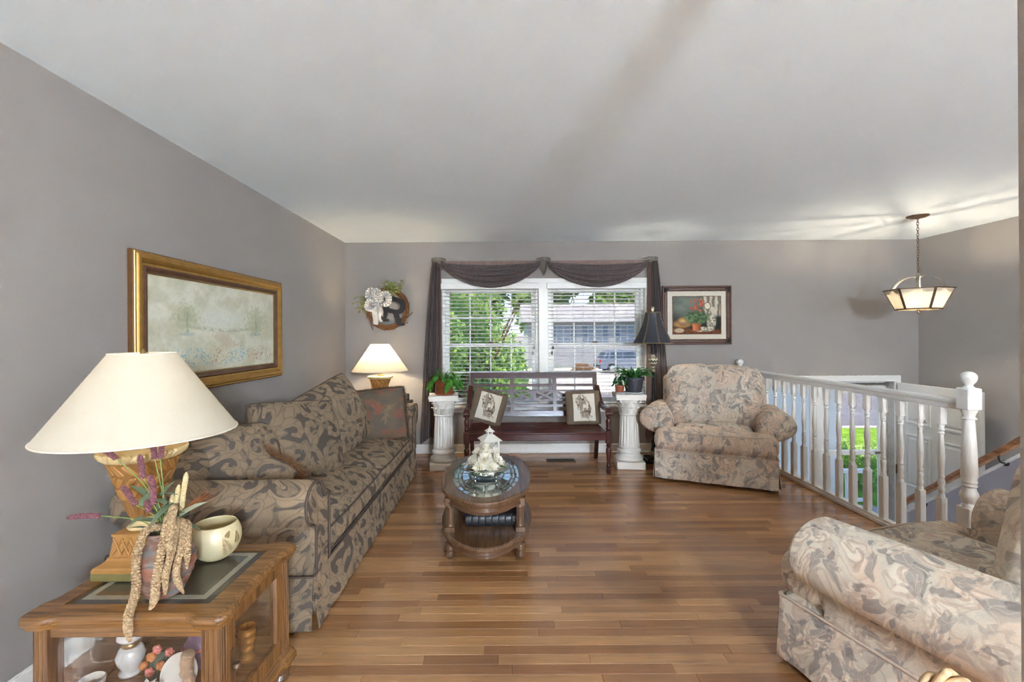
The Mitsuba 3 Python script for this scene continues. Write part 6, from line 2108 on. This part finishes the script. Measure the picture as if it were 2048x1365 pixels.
def clay(p, n, uv):
    f = fbm(p.x * 30, p.y * 30, p.z * 55, 3)
    c = mix(S(112, 82, 66), S(142, 116, 100), smoothstep(.3, .7, f))
    c = mix(c, S(98, 108, 106), smoothstep(.56, .66, fbm(p.x * 22 + 3, p.y * 22, p.z * 40, 2)) * .8)
    return mix(c, S(140, 80, 54), smoothstep(.58, .7, noise(p.x * 40, p.y * 40, p.z * 30)) * .6)


M['clay'] = mat('mat_clay', clay, .75)
pf = [(0, 0), (.045, 0), (.050, .004), (.066, .035), (.083, .085), (.086, .105), (.080, .130), (.060, .155), (.047, .170), (.043, .182), (.048, .192), (.058, .200), (.058, .206), (.052, .207), (.038, .190), (.036, .17), (0, .165)]
part(vs, 'body', lathe(pf, 48), M['clay'], True)
for z, rr in ((.062, .0765), (.092, .0855), (.120, .0845)):
    t_ = np.linspace(0, 2 * np.pi, 48, endpoint=False)
    part(vs, 'groove_ring', tube(np.stack([rr * np.cos(t_), rr * np.sin(t_), z + .002 * np.sin(3 * t_)], 1), .0022, 5, True), M['clay'], True)
df = thing('dried_flowers', 'bunch of purple flower spikes and drooping tan seed tassels in the terracotta vase', 'dried flowers', None, (-1.105, 1.478, EZ + .207))
M['plum'] = mat('mat_plum', lambda p, n, uv: mix(S(78, 42, 48), S(138, 90, 92), noise(p.x * 260, p.y * 260, p.z * 260)), .85)
M['tassel'] = mat('mat_tassel', lambda p, n, uv: mix(S(124, 96, 66), S(186, 160, 122), noise(p.x * 170, p.y * 170, p.z * 170)), .85)
M['stalk'] = mat('mat_stalk', S(122, 140, 72), .6)
M['straw'] = mat('mat_straw', S(198, 178, 130), .7)
M['rust'] = mat('mat_rust_grass', S(148, 84, 44), .7)


def bumpy(P_, r0, seed, n=10, size=.45, taper=True):
    """A seed head: grains packed round a stalk."""
    c_ = np.asarray(P_)
    r = np.random.default_rng(seed)
    s_ = np.linspace(0, 1, len(c_))
    R = r0 * np.clip(np.minimum(1, (1 - s_) * 4 + .25), 0, 1) * np.clip(s_ * 9 + .35, 0, 1)
    L = np.linalg.norm(np.diff(c_, axis=0), axis=1).sum()
    cnt = int(L / (r0 * .55))
    g = trimesh.creation.icosphere(1, 1.0)
    V, F, o = [], [], 0
    for i in range(cnt):
        f = (i + .5) / cnt
        p_ = np.array([np.interp(f, s_, c_[:, k]) for k in range(3)])
        q_ = np.array([np.interp(min(f + .02, 1), s_, c_[:, k]) for k in range(3)]) - np.array([np.interp(max(f - .02, 0), s_, c_[:, k]) for k in range(3)])
        q_ /= np.linalg.norm(q_) + 1e-9
        rr = np.interp(f, s_, R)
        a_ = np.cross(q_, [.3, .5, .8])
        a_ /= np.linalg.norm(a_)
        b_ = np.cross(q_, a_)
        for k in range(6):
            t_ = 2 * np.pi * (k + .5 * (i % 2)) / 6 + r.uniform(-.2, .2)
            V.append(g.vertices * rr * size * r.uniform(.8, 1.2) + p_ + rr * .78 * (math.cos(t_) * a_ + math.sin(t_) * b_))
            F.append(g.faces + o)
            o += len(g.vertices)
    return cat(trimesh.Trimesh(np.vstack(V), np.vstack(F), process=False), tube(c_, np.maximum(R * .8, .0008), 6))


rp = random.Random(2)
spk = [((-.206, .261), (-.155, .229), .0), ((-.065, .248), (-.057, .169), -.02), ((-.045, .277), (-.038, .225), .01), ((-.006, .280), (-.014, .229), .0), ((-.123, .148), (-.081, .084), -.02), ((-.300, .046), (-.194, .050), -.02),
       ((-.025, .185), (-.0175, .137), -.03), ((-.012, .161), (-.015, .089), -.035), ((-.038, .105), (-.033, .063), -.03)]
for (tx, tz), (bx_, bz), yo in spk:
    tip, bs = np.array([tx, yo, tz]), np.array([bx_, yo * .8, bz])
    part(df, 'spike', bumpy(curve([bs, (bs + tip) / 2 + [0, 0, .003], tip], 6), .0075, rp.randrange(999)), M['plum'], True)
    part(df, 'stalk', tube(curve([(rp.uniform(-.02, .02), rp.uniform(-.02, .01), -.03), (bs[0] * .35, bs[1] * .6, max(bs[2] * .55, .03)), tuple(bs)], 6), .0018, 5), M['stalk'], True)
tails = [[(.012, -.012, .010), (-.014, -.058, .020), (-.020, -.090, -.05), (-.008, -.108, -.14), (.004, -.150, -.188), (.010, -.158, -.23), (.014, -.156, -.262)],
         [(.016, -.010, .020), (.046, -.048, .052), (.050, -.078, -.02), (.046, -.098, -.11), (.042, -.100, -.17), (.036, -.112, -.196)],
         [(.020, .0, .020), (.064, -.038, .040), (.074, -.068, -.03), (.068, -.088, -.10), (.066, -.088, -.165)],
         [(.020, .0, .020), (.076, -.024, .030), (.086, -.050, -.04), (.090, -.075, -.11), (.118, -.082, -.165)],
         [(.024, .01, .015), (.080, -.010, .020), (.098, -.036, -.03), (.112, -.060, -.10)],
         [(.014, -.01, .03), (.050, -.030, .080), (.066, -.058, .055), (.072, -.078, .0), (.078, -.088, -.06)]]
for k_, P_ in enumerate(tails):
    part(df, 'seed_tassel', bumpy(curve(P_, 10), .0105 if k_ < 2 else .009, 60 + k_), M['tassel'], True)
for k_, (P_, w_) in enumerate((([(.03, -.01, .0), (.02, -.02, .05)], .0), )):
    pass
bl_ = blade(.135, .075, .6, 12)
part(df, 'broad_leaf', turn(bl_, -.15, 1.25, (.030, -.02, .0), .5), mat('mat_sage', S(176, 188, 160), .6), True, label='pale sage green curling leaf')
for k_ in range(16):
    a_ = rp.uniform(-.2, .9)
    tip = np.array([.03 + .13 * rp.uniform(.4, 1), .02 + rp.uniform(-.03, .04), .07 + .06 * rp.random()])
    part(df, 'grass_blade', tube(curve([(.01, .0, -.02), (.03, .01, .04), tuple(tip)], 5), np.linspace(.0016, .0005, 11), 4), M['rust'], True)
for k_ in range(26):
    x_, z_ = rp.uniform(-.10, .07), rp.uniform(.0, .16)
    part(df, 'leaf', turn(blade(rp.uniform(.05, .10), .020 if k_ % 3 else .032, .35), rp.uniform(0, 6.28), rp.uniform(-.2, 1.1), (x_ * (z_ + .06) * 4, rp.uniform(-.03, .03), z_ * .8)), mat('mat_dried_leaf', S(96, 112, 84), .6) if k_ == 0 else 'mat_dried_leaf', True)
for x_, z_ in ((.02, .09), (.045, .13), (.0, .06)):
    part(df, 'oat_head', bumpy(curve([(x_, .01, z_ * .4), (x_ + .01, .012, z_), (x_ + .016, .014, z_ + .05)], 5), .006, 90 + int(x_ * 100), size=.6), M['straw'], True)

bo = thing('bowl', 'cream glass bowl with a brown fern print beside the vase on the end table', 'bowl', None, (-1.085, 1.705, EZ + .0006))
M['cream_glass'] = mat('mat_cream_glass', S(212, 195, 148), .3, coat=.6)
R_ = .086
th = np.linspace(-1.25, .62, 22)
outp = [(R_ * math.cos(q), .082 + R_ * math.sin(q)) for q in th]
inp = [((R_ - .004) * math.cos(q), .082 + (R_ - .004) * math.sin(q)) for q in th[::-1]]
z0 = outp[0][1]
pf = [(0, 0)] + [(rr, z - z0) for rr, z in outp] + [((outp[-1][0] + inp[0][0]) / 2, outp[-1][1] - z0 + .003)] + [(rr, z - z0) for rr, z in inp] + [(0, inp[-1][1] - z0)]
part(bo, 'body', lathe(pf, 56), M['cream_glass'], True)
M['fern'] = mat('mat_fern_print', S(120, 92, 46), .5)


def on_bowl(u, v, lift=.0006):
    """u: azimuth, v: elevation on the bowl."""
    rr = R_ + lift
    return np.array([rr * math.cos(v) * math.cos(u), rr * math.cos(v) * math.sin(u), .082 - z0 + rr * math.sin(v)])


for u0, v0, ln_, an_ in ((-.42, -.62, .85, 1.95), (-.62, .18, .30, .9), (-.1, -.2, .5, 1.6)):
    fr = []
    for q in range(13):
        f = q / 12
        cu, cv = u0 + ln_ * f * math.cos(an_), v0 + ln_ * f * math.sin(an_)
        L_ = .27 * (1 - f) ** .8 * (ln_ / .7) + .02
        for s in (-1, 1):
            e = an_ + s * 1.05
            p0, p1 = on_bowl(cu, cv), on_bowl(cu + L_ * math.cos(e), cv + L_ * math.sin(e))
            md = on_bowl(cu + L_ * .5 * math.cos(e) - .018 * math.sin(e), cv + L_ * .5 * math.sin(e) + .018 * math.cos(e))
            m2 = on_bowl(cu + L_ * .5 * math.cos(e) + .018 * math.sin(e), cv + L_ * .5 * math.sin(e) - .018 * math.cos(e))
            fr.append(trimesh.Trimesh([p0, md, p1, m2], [[0, 1, 2], [0, 2, 3]], process=False))
    part(bo, 'fern_print', cat(fr), M['fern'], False, label='brown printed fern frond')

# ================================================================ inside the display table
SH = .166


def ob(name, label, cat_, x, y, parts_, group=None, z=SH + .0006):
    t = thing(name, label, cat_, group, (x, y, z))
    for nm, m, mt, sm in parts_:
        part(t, nm, m, mt, sm)
    return t


M['milk'] = mat('mat_milk_glass', S(236, 236, 234), .2, coat=.6)
M['pink'] = mat('mat_pink', S(214, 120, 108), .5)
M['lilac'] = mat('mat_lilac', plain_paint(S(140, 112, 156), .15, 60), .4)
M['yellow'] = mat('mat_yellow', S(222, 204, 110), .5)
M['amber'] = mat('mat_amber', S(190, 132, 58), .12, metal=.6, coat=1)
M['ceramic'] = mat('mat_ceramic', S(232, 226, 212), .25, coat=.5)
M['moss'] = mat('mat_moss', plain_paint(S(70, 78, 62), .3, 60), .8)
ob('oil_lamp', 'white milk glass miniature oil lamp inside the end table', 'oil lamp', -1.335, 1.62, [
    ('body', lathe([(0, 0), (.034, 0), (.036, .01), (.026, .02), (.040, .045), (.044, .065), (.036, .088), (.026, .096), (0, .097)], 32), M['milk'], True),
    ('burner', lathe([(0, .096), (.024, .097), (.027, .103), (.024, .112), (.018, .116), (0, .117)], 24), M['brass'], True),
    ('shade', lathe([(0, .1165), (.030, .118), (.040, .130), (.036, .160), (.024, .205), (.020, .222), (.018, .222), (0, .215)], 32), M['milk'], True)])
ob('easter_figurine', 'lilac egg shaped figurine with a yellow chick on top inside the end table', 'figurine', -1.11, 1.645, [
    ('egg', lathe([(0, 0), (.024, .002), (.042, .02), (.050, .05), (.046, .085), (.032, .115), (.014, .130), (0, .132)], 32), M['lilac'], True),
    ('chick', cat(moved(trimesh.creation.icosphere(3, .022), (.008, 0, .150)), moved(trimesh.creation.icosphere(3, .014), (.024, -.004, .172))), M['yellow'], True),
    ('ribbon', tube(np.stack([.0475 * np.cos(np.linspace(0, 6.28, 40, endpoint=False)), .0475 * np.sin(np.linspace(0, 6.28, 40, endpoint=False)), np.full(40, .083)], 1), .005, 6, True), M['pink'], True)])
r = random.Random(15)
t = thing('flower_figurine', 'small ceramic figurine of pink and orange flowers inside the end table', 'figurine', None, (-1.215, 1.60, SH + .0006))
part(t, 'mound', lathe([(0, 0), (.045, 0), (.048, .02), (.036, .05), (.018, .08), (0, .09)], 20), M['moss'], True)
for k_, (x, y, z) in enumerate(((-.035, -.03, .06), (.0, -.045, .05), (.028, -.03, .062), (.0, -.01, .105), (-.014, -.02, .085), (.036, .0, .088))):
    part(t, 'flower', cat(*[moved(trimesh.creation.icosphere(1, .008), (x + .009 * math.cos(q), y - .004, z + .009 * math.sin(q))) for q in np.arange(5) * 1.256]), M['pink'] if k_ % 2 else 'mat_orange', True) if k_ else part(t, 'flower', moved(trimesh.creation.icosphere(2, .014), (x, y, z)), mat('mat_orange', S(206, 128, 72), .5), True)
ob('driftwood', 'upright piece of pale driftwood inside the end table', 'driftwood', -1.05, 1.50, [('wood', tube(curve([(0, 0, 0), (.004, .002, .05), (-.004, 0, .10), (.006, -.002, .155)], 6), [.020, .018, .021, .017, .019, .016, .018, .021, .017, .015, .019, .02, .016, .017, .02, .018, .02, .021, .018], 9), mat('mat_driftwood', plain_paint(S(176, 142, 112), .25, 60), .85), True)])


def cup(h, r0, r1):
    return lathe([(0, 0), (r0 * .8, 0), (r0 * .8, .004), (r0, .008), (r1, h), (r1 - .003, h), (r0 - .002, .012), (0, .011)], 32)


def handle(r1, h):
    return tube(curve([(r1 - .006, 0, h * .85), (r1 + .018, 0, h * .8), (r1 + .018, 0, h * .4), (r1 - .012, 0, h * .25)], 6), .003, 6)


ob('mug', 'white mug beside the oil lamp inside the end table', 'cup', -1.345, 1.475, [('body', cup(.085, .030, .038), M['ceramic'], True), ('handle', handle(.038, .085), M['ceramic'], True)])
ob('tea_cup', 'cream tea cup with a flower on a saucer inside the end table', 'cup', -1.155, 1.455, [('saucer', lathe([(0, 0), (.03, 0), (.062, .014), (.060, .016), (.02, .006), (0, .006)], 36), M['ceramic'], True), ('body', moved(cup(.055, .024, .042), (0, 0, .0065)), M['ceramic'], True), ('handle', moved(handle(.040, .055), (0, 0, .0065)), M['ceramic'], True),
   ('flower', cat(*[turn(blade(.034, .022, -.2), q, .25, (0, 0, .066)) for q in np.arange(6) * 1.047]), M['petal'], True)])
ob('plate', 'white plate leaning at the back inside the end table', 'plate', -1.10, 1.54, [('dish', tilt(lathe([(0, 0), (.04, 0), (.062, .010), (.061, .013), (.038, .004), (0, .004)], 40), rx=1.2, at=(0, 0, .058)), M['ceramic'], True)])
for k_, (x, y, h_, tl) in enumerate(((-.965, 1.56, .115, .0), (-.955, 1.68, .125, .0))):
    pf = [(0, 0), (.022, 0), (.026, .006)] + [(.020 + .010 * f + .002 * math.sin(f * 26), .01 + f * (h_ - .01)) for f in np.linspace(0, 1, 20)] + [(.026, h_), (0, .02)]
    ob('amber_glass', ['amber crinkled glass near the door handle inside the end table', 'taller amber crinkled glass at the far side inside the end table'][k_], 'glass', x, y, [('body', lathe(pf, 14), M['amber'], 25)], 'amber glasses')

# cords behind the table
cd = thing('power_cord', 'dark lamp cord hanging down behind the end table', 'cord')
part(cd, 'wire', tube(curve([(-1.50, 1.72, .535), (-1.53, 1.74, .50), (-1.535, 1.75, .3), (-1.55, 1.72, .05), (-1.60, 1.60, .006), (-1.70, 1.50, .005)], 8), .0028, 6), M['dark_cord'], True)
cd = thing('power_cord', 'white extension cord curling on the floor behind the end table', 'cord')
part(cd, 'wire', tube(curve([(-1.805, 2.0, .20), (-1.80, 1.99, .06), (-1.72, 1.90, .006), (-1.58, 1.93, .006), (-1.50, 1.80, .006), (-1.52, 1.66, .006), (-1.56, 1.55, .006)], 8), .004, 6), M['lantern'], True)

# ================================================================ on the lamp table, on the floor
ph_ = thing('telephone', 'black telephone base with a raised flat screen on the corner lamp table', 'telephone', None, (-1.09, 4.80, LZ + .0006), .05)
part(ph_, 'base', box(-.10, .10, -.055, .075, 0, .150, .008), M['black'])
part(ph_, 'rest', box(-.115, .115, -.062, .08, .149, .176, .006), M['black'])
part(ph_, 'screen', tilt(box(-.085, .085, -.010, .010, 0, .075, .004), rx=-.35, at=(-.005, .02, .172)), M['black'])
part(ph_, 'screen_glass', tilt(box(-.070, .070, -.012, -.0095, .012, .062, .001), rx=-.35, at=(-.005, .02, .172)), mat('mat_screen', S(70, 72, 76), .1, coat=1), label='grey glass of the screen')
vt = thing('floor_register', 'bronze floor vent in the wood floor in front of the bench', 'vent', None, (.605, 4.92, .0003))
part(vt, 'frame', cat(box(-.155, .155, -.065, -.048, 0, .006, .002), box(-.155, .155, .048, .065, 0, .006, .002), box(-.155, -.138, -.05, .05, 0, .006, .002), box(.138, .155, -.05, .05, 0, .006, .002)), M['bronze'])
part(vt, 'well', box(-.14, .14, -.05, .05, .0, .0012), M['black'])
for k_ in range(20):
    part(vt, 'louvre', box(-.132 + .0137 * k_, -.128 + .0137 * k_, -.049, .049, .001, .005), M['bronze'], False)

bs = thing('wicker_basket', 'wicker basket with a twisted tan handle in front of the nearest armchair', 'basket', None, (.985, 1.02, .0006), .1)
M['wicker'] = mat('mat_wicker', lambda p, n, uv: mix(S(150, 108, 66), S(216, 182, 136), noise(p.x * 70, p.y * 70, p.z * 30)), .5)
wk = []
for k_ in range(18):
    z = .008 + .0145 * k_
    rr = .085 + .035 * (z / .26) ** .8
    t_ = np.linspace(0, 2 * np.pi, 96, endpoint=False)
    q = rr + .004 * np.sin(12 * t_ + np.pi * (k_ % 2))
    wk.append(tube(np.stack([q * np.cos(t_) * 1.15, q * np.sin(t_), np.full(96, z)], 1), .0068, 5, True))
part(bs, 'weave', cat(wk), M['wicker'], True, kind='stuff')
for k_ in range(24):
    t_ = 2 * np.pi * k_ / 24
    part(bs, 'stake', tube([(1.15 * .086 * math.cos(t_), .086 * math.sin(t_), .004), (1.15 * .122 * math.cos(t_), .122 * math.sin(t_), .27)], .004, 5), M['wicker'], True)
part(bs, 'bottom', lathe([(0, .002), (.09, .002), (.09, .012), (0, .012)], 28, sx=1.15), M['wicker'], 30)
for k_ in range(3):
    s_ = np.linspace(0, np.pi, 60)
    ph0 = 2 * np.pi * k_ / 3
    cx, cz = -.135 * np.cos(s_) * 1.0, .26 + .325 * np.sin(s_) ** .8
    P_ = np.stack([cx + .011 * np.cos(s_ * 4 + ph0) * np.cos(s_), .011 * np.sin(s_ * 4 + ph0), cz + .011 * np.cos(s_ * 4 + ph0) * np.sin(s_)], 1)
    part(bs, 'handle_strand', tube(P_, .0085, 8), M['wicker'], True, label='tan cane strand twisted into the handle')
